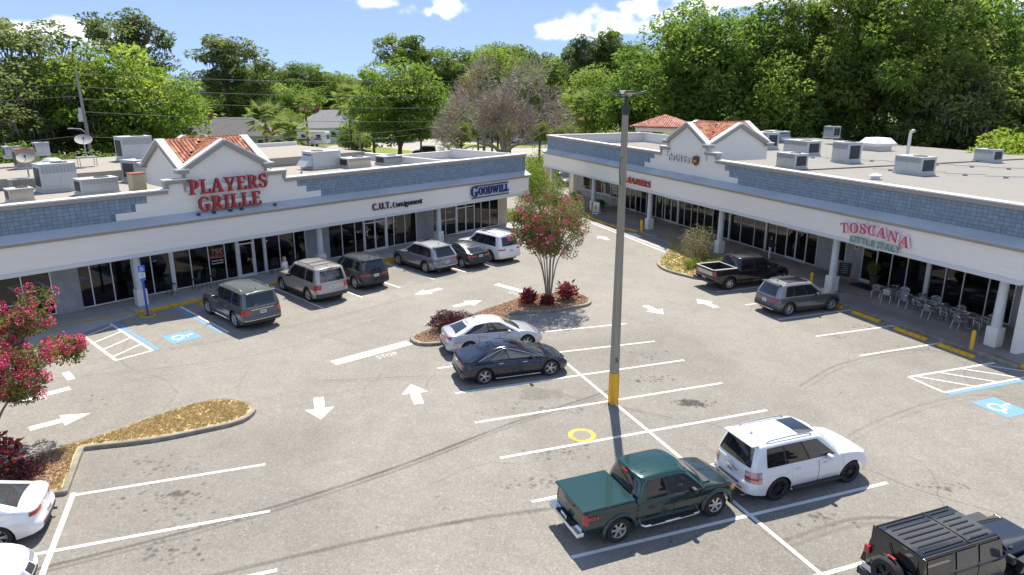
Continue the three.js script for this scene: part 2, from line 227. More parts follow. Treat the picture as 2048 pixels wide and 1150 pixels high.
function inside(p, poly) { let c = false; for (let i = 0, j = poly.length - 1; i < poly.length; j = i++) { const a = poly[i], b = poly[j]; if ((a[1] > p[1]) !== (b[1] > p[1]) && p[0] < (b[0] - a[0]) * (p[1] - a[1]) / (b[1] - a[1]) + a[0]) c = !c; } return c; }
function scatter(name, label, cat, poly, n, geo, m, y, sc, seed, pick, cols) {
  const r = RNG(seed), xs = poly.map(p => p[0]), zs = poly.map(p => p[1]), x0 = Math.min(...xs), x1 = Math.max(...xs), z0 = Math.min(...zs), z1 = Math.max(...zs), o = new THREE.Object3D(), im = new THREE.InstancedMesh(geo, m, n); let k = 0, guard = 0;
  while (k < n && guard++ < n * 40) { const p = [mix(x0, x1, r()), mix(z0, z1, r())]; if (!inside(p, poly) || (pick && !pick(p, r))) continue; o.position.set(p[0], y, p[1]); o.rotation.set((r() - .5) * .9, r() * 6.3, (r() - .5) * .9); o.scale.setScalar(sc * (.5 + r())); o.updateMatrix(); im.setMatrixAt(k, o.matrix); im.setColorAt(k, cols[Math.floor(r() * cols.length)]); k++; }
  im.count = k; im.name = name; im.castShadow = im.receiveShadow = true; tag(im, label, cat, null, 'stuff'); scene.add(im); return im;
}
const blade = (() => { const g = new THREE.BufferGeometry(), p = []; for (let i = 0; i < 5; i++) { const a = i * 1.26, c = Math.cos(a), s = Math.sin(a), l = .05 + .02 * (i % 3); p.push(c * .012, 0, s * .012, -c * .012 + s * .01, 0, -s * .012 - c * .01, c * l * .7 + s * .02, l, s * l * .7); } g.setAttribute('position', new THREE.Float32BufferAttribute(p, 3)); g.computeVertexNormals(); return g; })();
const grassCols = [lin(.72, .56, .31), lin(.66, .5, .27), lin(.6, .48, .23), lin(.44, .42, .15), lin(.78, .63, .38)];
const mulchI2 = p => Math.hypot(p[0] + 16.2, p[1] + 19.4) < 1.9;
scatter('dry_turf', 'dry yellow grass blades on the long turf island', 'grass', islands.turf_island, 6500, blade, mat(1, 1, 1, 1), .13, 1.0, 3, (p, r) => !mulchI2(p), grassCols);
scatter('shop_turf', 'short patchy grass on the island beside the black pickup', 'grass', islands.shop_island, 9000, blade, mat(1, 1, 1, 1), .13, .9, 4, null, [lin(.52, .44, .15), lin(.36, .38, .11), lin(.27, .33, .09), lin(.66, .52, .22)]);
const chip = new THREE.TetrahedronGeometry(.05).scale(1.6, .35, .6), chipCols = [lin(.36, .17, .10), lin(.28, .15, .09), lin(.42, .26, .16), lin(.2, .12, .08), lin(.45, .33, .22)];
scatter('mulch_chips', 'reddish brown mulch chips around the crape myrtle trunk', 'mulch', islands.middle_island, 9000, chip, mat(1, 1, 1, 1), .145, 1, 6, null, chipCols);
scatter('mulch_bed', 'red brown mulch chips around the red cordyline', 'mulch', islands.turf_island, 5000, chip, mat(1, 1, 1, 1), .15, 1.1, 7, (p, r) => Math.hypot(p[0] + 16.2, p[1] + 19.4) < 1.5 + r() * .9, chipCols);
// drain cover with its painted ring
{ const t = thing('manhole_cover', 'round asphalt covered manhole ringed in yellow paint', 'manhole', 2.5, 0, -22.62); M('lid', cyl(.34, .34, .012, 0, 0, 0, 28), mat(.27, .245, .21, .9, { bumpMap: lumpy, bumpScale: .01 }), t); M('painted_ring', new THREE.RingGeometry(.335, .5, 36).rotateX(-Math.PI / 2).translate(0, .007, 0), yellow, t); }
// street and lawns behind the shops
const road = M('street', flat([[-95, -132], [-40, -141], [-16, -128], [30, -130], [120, -150], [120, -168], [12, -172], [-20, -176], [-45, -150], [-95, -142]], .0), mat(1, 1, 1, .9, { map: noiseTone(256, .85, 1.1, [.40, .37, .33], 8, .05) })); road.userData.kind = 'structure';
for (const [n, pts] of [['verge', [[-34, -143], [-16, -131], [-14, -135], [-28, -152]]], ['verge', [[-17, -160], [6, -158], [8, -150], [-10, -149]]]]) { const v = M(n, flat(pts, .02), mat(1, 1, 1, 1, { map: noiseTone(256, .7, 1.2, [.22, .26, .05], 8, .1) })); v.userData.kind = 'structure'; }
// pavements in front of both rows of shops (local frames: x along the facade, z outwards)
function frameGroup(name, x, z, turn, kind) { const g = new THREE.Group(); g.name = name; g.position.set(x, 0, z); g.rotation.y = turn; if (kind) g.userData.kind = kind; scene.add(g); return g; }
const TL = 47.6 * Math.PI / 180, TR = -69.19 * Math.PI / 180, OL = [-24.94, -32.9], OR = [3.71, -80.75];
{
  const g = frameGroup('pavement', OL[0], OL[1], TL, 'structure');
  M('kerb_ramp', slab([[-4, 2.3], [1.6, 2.3], [5.6, .83], [5.6, -2.2], [-4, -2.2]], 0, .06), concrete, g);
  M('yellow_edge', flat([[.4, .6], [2.2, -.2], [5.7, .55], [5.7, .75], [2.2, .02], [.5, .85]], .066), yellow, g);
  for (let i = 0; i < 13; i++) { const a = 5.6 + i * 2.6; M('slab', slab([[a + .008, .70], [a + 2.59, .70], [a + 2.59, -2.3], [a + .008, -2.3]], 0, .15, .01), concrete, g); M('painted_kerb', slab([[a + .004, .88], [a + 2.596, .88], [a + 2.596, .705], [a + .004, .705]], 0, .155, .02), yellow, g); }
  M('end_slab', slab([[39.4, .88], [44, .88], [44, -10], [39.4, -10]], 0, .13), concrete, g);
}
{
  const g = frameGroup('pavement', OR[0], OR[1], TR, 'structure');
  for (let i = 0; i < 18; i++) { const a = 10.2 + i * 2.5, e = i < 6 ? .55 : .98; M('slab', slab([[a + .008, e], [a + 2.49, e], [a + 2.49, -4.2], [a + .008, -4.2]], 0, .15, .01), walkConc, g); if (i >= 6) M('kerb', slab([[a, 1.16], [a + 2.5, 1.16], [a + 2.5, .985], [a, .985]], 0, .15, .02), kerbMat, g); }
  M('terrace', slab([[-5, 1], [10.2, 1], [10.2, -4.2], [-5, -4.2]], 0, .14), concrete, g);
  M('planting_bed', slab([[10.2, .55], [12.9, .55], [12.9, -1.4], [10.2, -1.4]], .1, .17), mulch, g);
  M('painted_kerb', new THREE.TubeGeometry(new THREE.CatmullRomCurve3([V(9.2, .07, -.9), V(11.5, .07, .6), V(14.8, .07, 1.55), V(18.5, .07, 1.7), V(22.6, .07, .95)]), 40, .1, 4), yellow, g);
  M('entry_apron', slab([[9.6, -.6], [11.6, .58], [14.8, 1.45], [18.5, 1.6], [22.5, .9], [25.2, .56], [10, .55]], 0, .148), walkConc, g);
  M('paving_path', slab([[-14, 3.4], [-5, 2.4], [-5, -2.5], [-14, -2.5]], 0, .05), mat(.33, .17, .13, .9), g);
}

// ---------- the two rows of shops ----------
const stucco = mat(1, 1, 1, .92, { map: noiseTone(512, .93, 1.05, [.80, .765, .70], 6, .12), bumpMap: grain, bumpScale: .004 });
const trimPale = mat(1, 1, 1, .85, { map: noiseTone(256, .88, 1.06, [.60, .625, .63], 8, .3) });
const trimGrey = mat(1, 1, 1, .85, { map: noiseTone(256, .85, 1.08, [.33, .31, .28], 8, .3) });
const capWhite = mat(1, 1, 1, .85, { map: noiseTone(256, .86, 1.05, [.76, .75, .71], 8, .25) });
const ledgeMat = mat(1, 1, 1, .8, { map: noiseTone(512, .78, 1.12, [.50, .535, .55], 5, .13) });
const greyBlock = mat(1, 1, 1, .95, { map: noiseTone(256, .75, 1.15, [.34, .35, .36], 12, .5), bumpMap: lumpy, bumpScale: .01 });
const blues = [[.235, .30, .365], [.25, .318, .382], [.22, .285, .35], [.265, .335, .40]].map(c => mat(...c, .95, { bumpMap: grain, bumpScale: .01 }));
const frameMat = mat(.72, .74, .75, .45, { metalness: .3 });
const paneMat = new THREE.MeshPhysicalMaterial({ color: lin(.42, .42, .43), roughness: .02, transmission: 1, thickness: 0, ior: 1.5 });
const darkIn = mat(.46, .43, .38, .9), floorIn = mat(.26, .21, .16, .7);
const roofMem = mat(1, 1, 1, .9, { map: tex(1024, 1024, (u, v, x, y) => { const a = fbm(u * 6, v * 6, 5, 6), st = sst(.5, .8, fbm(u * 14, v * 3, 4, 0)), k = (.72 + .5 * a) * (1 - .25 * st) * (1 + (hsh(x, y) - .5) * .08) * (Math.abs((v * 16) % 1) < .03 ? .75 : 1); return L2([.37 * k, .335 * k, .285 * k]); }, true, 1 / 16) });
const roofGrey = mat(1, 1, 1, .9, { map: tex(1024, 1024, (u, v, x, y) => { const a = fbm(u * 5 + 3, v * 5, 6, 5), st = sst(.52, .75, fbm(u * 9, v * 9 + 4, 4, 9)), k = (.6 + .65 * a) * (1 - .38 * st) * (1 + (hsh(x, y) - .5) * .08); return L2([.29 * k, .278 * k, .255 * k]); }, true, 1 / 20) });
const tileMats = [[.46, .17, .085], [.52, .22, .12], [.38, .13, .065], [.58, .29, .17], [.30, .11, .065]].map(c => mat(...c, .85));
const greyMetal = mat(.34, .38, .40, .5, { metalness: .4 }), palMetal = mat(.5, .535, .54, .5, { metalness: .25 }), darkMetal = mat(.05, .05, .055, .5, { metalness: .4 }), steel = mat(.62, .63, .65, .28, { metalness: .9 }), rusty = mat(.30, .12, .06, .9), beige = mat(.55, .49, .40, .7);

const blockGeos = [0, 1, 2, 3].map(k => { const g = new THREE.BoxGeometry(.25, .182, .05, 4, 3, 1), p = g.attributes.position; for (let i = 0; i < p.count; i++) if (p.getZ(i) > 0) { const ex = Math.abs(p.getX(i)) > .12 || Math.abs(p.getY(i)) > .09; p.setZ(i, ex ? .008 : .024 + .034 * hsh(i * 7 + k * 91, k + 3)); } g.computeVertexNormals(); return g; });
function blockBand(b, d, y0, ranges, nPart, near) {           // split-face courses of .2 m; ranges give, per course pair, the runs [s0, s1]
  const all = [], r = RNG(nPart + d * 10);
  for (let row = 0; row < 6; row++) for (const [a, e] of ranges[row >> 1]) { const off = row % 2 ? .135 : 0; for (let s = a + .135 - off * 0; s + .13 <= e + .01; s += .27) all.push([s, y0 + .1 + row * .2, Math.floor(r() * 4), Math.floor(r() * 4)]); }
  for (let k = 0; k < 3; k++) for (const [a, e] of ranges[k]) M('mortar_bed', bx(a, e, y0 + k * .4, y0 + k * .4 + .4, d, d + .012), mat(.14, .19, .245, .95), b);
  all.sort((p, q) => near * (p[0] - q[0]));
  all.slice(0, nPart).forEach(([s, y, k, c]) => { const m = M('split_block', blockGeos[k], blues[c], b); m.position.set(s, y, d + .02); });
  for (let c = 0; c < 4; c++) { const rest = all.slice(nPart).filter(q => q[3] === c).map(([s, y, k]) => blockGeos[k].clone().translate(s, y, d + .02)); if (rest.length) M('far_split_blocks', rest, blues[c], b).userData.kind = 'stuff'; }
}
function column(b, x, z, top) {
  const c = part('column', b); c.position.set(x, 0, z);
  M('plinth', rb(.56, .95, .56, .03, 0, .15 + .475, 0), stucco, c);
  const sh = cyl(.235, .205, top - 1.1 - .22, 0, 1.1, 0, 8).rotateY(Math.PI / 8); M('shaft', sh, trimPale, c);
  M('capital', [cyl(.21, .30, .1, 0, top - .22, 0, 16), cyl(.32, .32, .06, 0, top - .12, 0, 16), box(.66, .06, .66, 0, top - .03, 0)], mat(.25, .31, .36, .8), c);
}
// a bay of shop front at z = W between s0 and s1, from y0 to yt
function shopFront(b, W, yt, bays) {
  for (const [s0, s1, k, o = {}] of bays) {
    const w = s1 - s0, cx = (s0 + s1) / 2;
    if (k === 'p') { M('wall_pier', bx(s0, s1, .1, yt, W - .35, W + .02), o.m ?? greyBlock, b); continue; }
    if (k === 'f') { M('frame_post', bx(s0, s1, .15, yt, W - .08, W + .09), frameMat, b); continue; }
    const y0 = o.sill ?? .2;
    if (o.sill) M('knee_wall', bx(s0, s1, .1, o.sill, W - .25, W + .03), o.km ?? greyBlock, b);
    if (k === 'd') {
      const d = part('door', b); d.position.set(s0, 0, W);
      M('door_frame', [bx(.0, .06, .15, 2.36, -.04, .05), bx(w - .06, w, .15, 2.36, -.04, .05), bx(.06, w - .06, 2.28, 2.36, -.04, .05), bx(.06, w - .06, .15, .33, -.03, .04)], frameMat, d);
      M('pane', bx(.06, w - .06, .33, 2.28, -.008, .004), paneMat, d);
      M('handle', bar([o.left ? .14 : w - .14, .95, .1], [o.left ? .14 : w - .14, 1.35, .1], .018), steel, d);
      M('transom_pane', bx(s0 + .03, s1 - .03, 2.38, yt, W - .008, W + .004), paneMat, b);
    } else {
      M('window_pane', bx(s0 + .025, s1 - .025, y0 + .07, yt, W - .008, W + .004), paneMat, b);
      M('sill_frame', bx(s0, s1, y0, y0 + .07, W - .06, W + .05), frameMat, b);
      if (o.mid) M('transom_bar', bx(s0 + .03, s1 - .03, o.mid - .025, o.mid + .025, W - .05, W + .045), frameMat, b);
    }
    M('mullion', bx(s1 - .027, s1 + .027, .2, yt, W - .058, W + .056), frameMat, b);
  }
}
const roofTile = (() => { const g = new THREE.CylinderGeometry(.1, .118, .42, 6, 1, true, -Math.PI / 2, Math.PI).rotateX(-Math.PI / 2 + .05); return g; })();   // runs along z, convex side up
function tower(b, s0, s1, d, ew, y0, yE, yA, keep) {
  const a = (s1 - s0) / 2, cx = (s0 + s1) / 2, cz = d - a, h = yA - yE, T = part('gable_tower', b); T.position.set(cx, 0, cz);
  const sh = new THREE.Shape([[-a, y0], [a, y0], [a, yE], [0, yA], [-a, yE]].map(p => new THREE.Vector2(...p)));
  for (let k = 0; k < 4; k++) { const g = new THREE.ExtrudeGeometry(sh, { depth: .2, bevelEnabled: false }).translate(0, 0, a - .2 + (k % 2 ? -.003 : 0)).rotateY(k * Math.PI / 2); M('gable_wall', g, stucco, T); }
  const L = Math.hypot(a, h), ang = Math.atan2(h, a);
  for (let k = 0; k < 4; k++) for (const sg of [-1, 1]) {
    const rake = (w, t, zo, up, ov) => new THREE.BoxGeometry(L + .02, t, w).translate(L / 2, up, 0).rotateZ(-ang).scale(sg, 1, 1).translate(0, yA, a + zo);
    const fix = g => { if (sg < 0) { const i = g.index.array; for (let q = 0; q < i.length; q += 3) { const t = i[q]; i[q] = i[q + 1]; i[q + 1] = t; } g.computeVertexNormals(); } return g; };
    M('rake_board', fix(rake(.16, .26, .1, .0)).rotateY(k * Math.PI / 2), trimGrey, T);
    M('rake_cap', fix(rake(.46, .09, -.02, .172)).rotateY(k * Math.PI / 2), capWhite, T);
  }
  for (let k = 0; k < 4; k++) { const c = Math.PI / 2 * k + Math.PI / 4, g = new THREE.Vector3(Math.SQRT2 * a * Math.sin(c), 0, Math.SQRT2 * a * Math.cos(c)); M('corner_return', [box(.62, .2, .62, g.x, yE - .02, g.z)], trimGrey, T); M('corner_cap', box(.68, .08, .68, g.x, yE + .12, g.z), capWhite, T); }
  // eight triangular roof faces laid with barrel tiles
  const R = RNG(77), rest = tileMats.map(() => []), slope = V(0, 0, 0);
  for (let k = 0; k < 4; k++) for (const sg of [-1, 1]) {
    const tri = new THREE.BufferGeometry(); tri.setAttribute('position', new THREE.Float32BufferAttribute([0, yA, 0, 0, yA, a - .1, sg * (a - .1), yE + .02, a - .1], 3)); tri.computeVertexNormals(); tri.rotateY(k * Math.PI / 2); tri.setAttribute('uv', new THREE.Float32BufferAttribute(6, 2)); M('roof_deck', tri, mat(.25, .1, .06, .9), T);
    for (let z = .16; z < a - .2; z += .225) for (let l = .1; l < z * L / a - .06; l += .34) {
      const x = l * Math.cos(ang), y = yA - l * Math.sin(ang) + .05, c = Math.floor(R() * 5);
      const m = new THREE.Object3D(); m.rotation.order = 'YXZ'; m.position.set(sg * x, y + (R() - .5) * .012, z); m.rotation.set(ang, sg * Math.PI / 2, 0); m.updateMatrix();
      const W = new THREE.Matrix4().makeRotationY(k * Math.PI / 2).multiply(m.matrix);
      if (keep(k, sg)) { const t = M('roof_tile', roofTile, tileMats[c], T); t.applyMatrix4(W); } else rest[c].push(roofTile.clone().applyMatrix4(W));
    }
    const rid = []; for (let z = .1; z < a - .2; z += .36) { const c = new THREE.CylinderGeometry(.11, .125, .42, 7, 1, true, -Math.PI / 2, Math.PI).rotateX(-Math.PI / 2).translate(0, yA + .03, z).rotateY(k * Math.PI / 2); rid.push(c); } if (sg > 0) M('ridge_tiles', rid, tileMats[1], T).userData.kind = 'stuff';
  }
  rest.forEach((g, i) => g.length && (M('far_roof_tiles', g, tileMats[i], T).userData.kind = 'stuff'));
}
function mall(p) {
  const b = thing('shop_row', p.label, 'building', p.o[0], 0, p.o[1], p.turn), { s0, s1, hf, d, W } = p, F = .5, ft = hf + 1.5, lb = ft + .5;      // fascia bottom/top, ledge back
  M('fascia', bx(s0, s1, hf, ft, F - .3, F), stucco, b);
  M('fascia_trim', bx(s0 - .03, s1 + .03, hf + .02, hf + .22, F - .33, F + .035), trimPale, b);
  M('soffit', bx(s0, s1, hf + .05, hf + .12, W - .4, F - .3), mat(.6, .6, .58, .9), b);
  M('cornice', [bx(s0 - .08, s1 + .08, ft, ft + .07, d - .1, F + .1), bx(s0 - .14, s1 + .14, ft + .07, ft + .17, d - .1, F + .18)], trimGrey, b);
  const led = new THREE.Shape([[F + .2, ft + .17], [F + .2, ft + .2], [d - .05, lb + .06], [d - .05, ft + .17]].map(q => new THREE.Vector2(...q)));
  M('ledge', new THREE.ExtrudeGeometry(led, { depth: s1 - s0 + .28, bevelEnabled: false }).rotateY(-Math.PI / 2).translate(s1 + .14, 0, 0), ledgeMat, b);
  const wt = lb + 1.22, ct = wt + .25, [ra, re] = p.raise, [ta, te] = p.tow;
  M('upper_wall', bx(s0, s1, ft, wt, d - .25, d), stucco, b);
  M('raised_wall', bx(ra, re, wt, wt + .5, d - .25, d), stucco, b);
  const cap = (a, e, y) => { M('parapet_board', bx(a, e, y, y + .2, d - .3, d + .14), trimGrey, b); M('parapet_cap', bx(a - .03, e + .03, y + .2, y + .27, d - .36, d + .2), capWhite, b); };
  cap(s0, ra + .0, wt); cap(re, s1, wt); cap(ra - .12, ta + .48, wt + .5); cap(te - .25, re + .12, wt + .5);
  for (const x of [ra, re]) M('step_return', bx(x - .1, x + .1, wt + .2, wt + .5, d - .28, d + .1), trimGrey, b);
  tower(b, ta, te, d + .002, 0, wt, p.yE, p.yA, p.keep);
  blockBand(b, d, lb + .02, p.band, 300, p.near);
  // closed shell behind the shop front
  M('interior_floor', bx(s0 + .3, s1 - .3, .06, .14, p.back, W - .01), floorIn, b);
  M('interior_wall', [bx(s0, s1, 0, hf + .5, W - 5.2, W - 5.0), ...p.party.map(x => bx(x - .06, x + .06, .14, hf + .05, W - 5, W - .1))], darkIn, b);
  M('interior_ceiling', bx(s0, s1, hf + .12, hf + .2, W - 5, W - .36), darkIn, b);
  M('header_wall', bx(s0, s1, hf - .3, hf + .1, W - .3, W - .02), greyBlock, b);
  for (const x of p.cols) column(b, x, -.36, hf + .06);
  shopFront(b, W, hf + .04, p.bays);
  return b;
}
const wS = (list, o) => list.slice(0, -1).map((s, i) => [s, list[i + 1], 'w', o]);
const left = mall({
  label: 'white shop row with tiled gable tower above the red Players Grille letters', o: OL, turn: TL, s0: -9, s1: 38.6, hf: 3.06, d: .05, W: -1.9, back: -24, raise: [8.38, 15.6], tow: [9.3, 14.5], yE: 7.43, yA: 8.93,
  keep: (k, sg) => k === 0 || (k === 3) || (k === 2 && sg > 0) || (k === 1 && sg > 0), near: 1, band: [[[-9, 5.56], [18.19, 38.6]], [[-9, 6.61], [17.13, 38.6]], [[-9, 7.24], [16.48, 38.6]]], party: [3.2, 19, 29.2], cols: [-4.4, 6.36, 18.05, 28.8],
  bays: [[-9, -4, 'p'], ...wS([-4, -2.8, -1.5, -.1], { mid: 1.1 }), [-.1, 1.2, 'w', { mid: 1.1 }], [1.2, 2.52, 'w', { mid: 1.1 }], [2.52, 3.87, 'p'], ...wS([3.87, 4.43, 5.52, 6.6, 7.67, 8.74]), [8.74, 8.95, 'f'], ...wS([8.95, 9.95, 11.07, 12.13, 12.86]), [12.86, 13.06, 'f'], [13.06, 14.0, 'd'], [14.0, 14.12, 'f'], [14.12, 14.75, 'w'], [14.75, 14.92, 'f'], ...wS([14.92, 15.9, 17.02, 17.87]), [17.87, 19.8, 'p'], ...wS([19.8, 20.85, 21.98, 22.72]), [22.72, 22.82, 'f'], [22.82, 23.78, 'd'], [23.78, 24.74, 'd', { left: 1 }], [24.74, 24.9, 'f'], ...wS([24.9, 25.54, 26.63, 27.77]), [27.77, 29.65, 'p'], [29.65, 30.9, 'w', { mid: 1.5 }], [30.9, 32.05, 'w', { mid: 1.5 }], [32.05, 32.2, 'f'], [32.2, 33.22, 'd'], [33.22, 34.24, 'd', { left: 1 }], ...wS([34.24, 35.04, 36.11, 37.22]), [37.22, 38.38, 'p', { m: mat(.40, .36, .30, .95, { bumpMap: lumpy, bumpScale: .01 }) }]]
});
const right = mall({
  label: 'white shop row with tiled gable tower above the white UPS Store letters', o: OR, turn: TR, s0: .9, s1: 54.2, hf: 3.5, d: .05, W: -3.9, back: -36, raise: [24.16, 31.45], tow: [24.95, 30.35], yE: 7.85, yA: 9.3,
  keep: (k, sg) => k === 0 || k === 1 || (k === 3 && sg < 0) || (k === 2 && sg < 0), near: -1, band: [[[.9, 21.61], [34.01, 54.2]], [[.9, 22.48], [33.01, 54.2]], [[.9, 23.11], [32.47, 54.2]]], party: [11, 16.4, 25, 33.4, 39.4], cols: [1.24, 11.63, 22.2, 32.03, 42.94, 53.02],
  bays: [[.6, 2.26, 'p'], ...wS([2.26, 4.05, 6.67, 8.71, 10.06, 11.73], { sill: .95 }), [11.73, 12.83, 'w'], [12.83, 13.92, 'd'], ...wS([13.92, 14.85, 15.9, 16.92, 17.61, 18.73, 19.16]), [19.16, 20.19, 'd'], [20.19, 21.2, 'd', { left: 1 }], [21.2, 21.42, 'f'], ...wS([21.42, 22.27, 23.31, 24.21, 25.22, 26.35, 27.4, 28.51]), [28.51, 28.66, 'f'], ...wS([28.66, 29.95, 31.54, 32.76]), [32.76, 32.94, 'f'], ...wS([32.94, 33.93, 35.01]), [35.01, 35.95, 'd'], [35.95, 36.95, 'd', { left: 1 }], [36.95, 37.93, 'w'], [37.93, 39.6, 'p'], [39.6, 40.4, 'w', { sill: 1.0 }], [40.4, 41.74, 'p'], [41.74, 42.86, 'd'], ...wS([42.86, 43.92, 45.02, 46.28]), [46.28, 46.54, 'f'], ...wS([46.54, 47.48, 48.56, 49.96, 51.34]), [51.34, 53.94, 'p']]
});
// roofs, back walls and parapets
{
  const b = left;
  M('roof_deck', bx(-9, 31.4, 5.5, 5.7, -13.2, -.2), roofMem, b); M('upper_roof', bx(-9, 31.4, 6.2, 6.4, -24.8, -13.2), roofMem, b);
  M('roof_step', bx(-9, 31.4, 5.6, 6.42, -13.3, -13.15), trimGrey, b);
  M('end_roof', bx(31.6, 38.3, 5.4, 5.6, -9, -.2), roofMem, b);
  M('back_parapet', [bx(22, 31.5, 5.6, 6.75, -25, -24.7), bx(31.35, 31.65, 5.5, 6.3, -24.7, -.25), bx(31.65, 38.4, 5.4, 6.3, -9.3, -9), bx(38.15, 38.4, 5.4, 6.5, -9, -.25)], capWhite, b);
  M('back_wall', [bx(-9, 31.6, 0, 6.2, -25, -24.8), bx(38.1, 38.4, 0, 5.4, -9.3, -1.95), bx(31.6, 38.4, 0, 5.4, -9.3, -9.1), bx(-9.2, -9, 0, 6.3, -25, -.2), bx(31.4, 31.65, 0, 5.5, -25, -9.3)], stucco, b);
}
{
  const b = right;
  M('roof_deck', bx(1.2, 54, 5.7, 5.95, -36, -.2), roofGrey, b); M('roof_seam', [bx(31.9, 32.1, 5.95, 6.03, -36, -7)], mat(.14, .13, .12, .9), b);
  M('end_parapet', [bx(.92, 1.2, 5.4, 6.9, -12, -.21), bx(.75, 1.35, 6.9, 7.0, -12, -.32), bx(.92, 11, 5.7, 7.0, -12.3, -12)], capWhite, b);
  M('back_wall', [bx(0, 53.85, 0, 5.9, -36.2, -36), bx(-.2, 0, 0, 5.4, -36, -4), bx(53.95, 54.2, 0, 6.7, -36, -.21), bx(-.2, .6, 0, 3.4, -4.3, -3.4)], stucco, b);
  M('breezeway_pier', [bx(-.9, -.1, 0, 3.3, -1.1, -.3), bx(-.8, .1, 0, 3.3, -4.3, -3.5)], mat(.62, .48, .34, .9), b);
}
// channel-letter signs: every letter stands off the wall on its own
function sign(name, label, fr, x, y, z, runs) {
  const t = thing(name, label, 'shop sign', 0, 0, 0); t.position.set(fr.position.x, 0, fr.position.z); t.rotation.y = fr.rotation.y;
  for (const { text, font, size, at, w, m, mBack, arc = 0, depth = .1, sx, track = 0 } of runs) {
    let cx = 0; const gl = [];
    for (const ch of text) { if (ch === ' ') { cx += size * .32; continue; } const g = new TextGeometry(ch, { font, size, depth, curveSegments: 4, bevelEnabled: false }); g.computeBoundingBox(); const adv = g.boundingBox.max.x + size * (.07 + track); gl.push([ch, g, cx, adv]); cx += adv; }
    const k = w / cx;
    gl.forEach(([ch, g, c]) => { g.scale(k, 1, 1); const q = (c * k + k * size * .3) / w - .5, dy = -arc * q * q * 4, L = M('letter', g, Array.isArray(m) ? m[1] : m, t); if (Array.isArray(m)) L.material = [m[0], m[1]]; L.position.set(at[0] + c * k, at[1] + dy, at[2]); L.rotation.z = -arc * q * 1.1; });
  }
  return t;
}
const redF = mat(.42, .018, .022, .5), redD = mat(.03, .012, .012, .6), navyF = mat(.012, .035, .16, .45), pinkF = mat(.62, .03, .10, .45), greenF = mat(.07, .24, .20, .5), whiteF = mat(.85, .85, .85, .5), blackF = mat(.025, .025, .028, .5), redO = mat(.62, .07, .05, .45), backW = mat(.72, .71, .69, .6);
{
  const s = sign('restaurant_sign', 'red serif channel letters Players Grille on the gable tower', left, 0, 0, 0, [
    { text: 'PLAYERS', font: fontS, size: .82, at: [9.45, 6.1, .25], w: 4.85, m: [redF, redD], depth: .14 }, { text: 'GRILLE', font: fontS, size: .82, at: [9.87, 5.1, .25], w: 3.95, m: [redF, redD], depth: .14 }]);
  M('raceway', [bx(9.45, 14.2, 6.32, 6.58, .06, .24), bx(9.95, 13.8, 5.35, 5.6, .06, .24)], backW, s);
  for (const [x, z] of [[9.8, .42], [10.7, .45], [11.7, .45], [12.4, .45], [14.6, .42]]) M('floodlight', [box(.18, .12, .16, x, 4.98, z), cyl(.02, .02, .16, x, 4.8, z)], darkMetal, s);
  sign('consignment_sign', 'purple and black channel letters C.U.T. Consignment on the fascia', left, 0, 0, 0, [{ text: 'C.U.T.', font: fontB, size: .46, at: [21.85, 3.7, .52], w: 1.72, m: [mat(.16, .02, .10, .4), blackF] }, { text: 'Consignment', font: fontR, size: .36, at: [23.65, 3.7, .52], w: 2.8, m: [blackF, blackF] }]);
  const g = sign('thrift_sign', 'navy blue serif letters Goodwill between two bars on the fascia', left, 0, 0, 0, [{ text: 'G', font: fontS, size: .82, at: [31.4, 3.58, .58], w: .92, m: [navyF, navyF] }, { text: 'OODWILL', font: fontS, size: .62, at: [32.3, 3.65, .58], w: 3.6, m: [navyF, navyF] }]);
  M('letter_bar', bx(31.95, 35.92, 4.36, 4.43, .52, .6), navyF, g); M('letter_bar', bx(31.6, 35.98, 3.42, 3.49, .52, .6), navyF, g); M('backer', bx(31.4, 35.9, 3.52, 4.33, .512, .56), mat(.55, .57, .62, .6), g);
  const u = sign('parcel_sign', 'white channel letters The UPS Store with a brown shield', right, 0, 0, 0, [{ text: 'The UPS Store', font: fontB, size: .5, at: [25.35, 6.42, .12], w: 3.3, m: [whiteF, mat(.05, .04, .04, .6)], depth: .07 }]);
  const sh = new THREE.Shape(); sh.moveTo(-.3, .3); sh.quadraticCurveTo(0, .38, .3, .3); sh.lineTo(.3, -.05); sh.quadraticCurveTo(.28, -.22, 0, -.34); sh.quadraticCurveTo(-.28, -.22, -.3, -.05); sh.lineTo(-.3, .3);
  M('shield', new THREE.ExtrudeGeometry(sh, { depth: .12, bevelEnabled: true, bevelSize: .02, bevelThickness: .02, bevelSegments: 1 }).translate(29.08, 6.68, .1), mat(.14, .06, .025, .5), u);
  M('shield_mark', [...['u', 'p', 's'].map((c, i) => new TextGeometry(c, { font: fontB, size: .2, depth: .015, curveSegments: 3 }).translate(28.86 + i * .15, 6.6, .25))], mat(.75, .42, .08, .5), u);
  sign('cleaners_sign', 'red channel letters Cleaners on the fascia behind the light pole', right, 0, 0, 0, [{ text: 'CLEANERS', font: fontB, size: .52, at: [18.6, 3.95, .53], w: 5.0, m: [redO, mat(.06, .01, .01, .6)], depth: .1 }]);
  sign('italian_sign', 'pink arched letters Toscana above green letters Little Italy', right, 0, 0, 0, [{ text: 'TOSCANA', font: fontS, size: .56, at: [44.15, 4.27, .6], w: 4.55, m: [pinkF, whiteF], arc: .27, depth: .16 }, { text: 'LITTLE ITALY', font: fontB, size: .37, at: [44.75, 3.64, .54], w: 3.4, m: [greenF, mat(.6, .62, .6, .5)], depth: .12 }]);
}
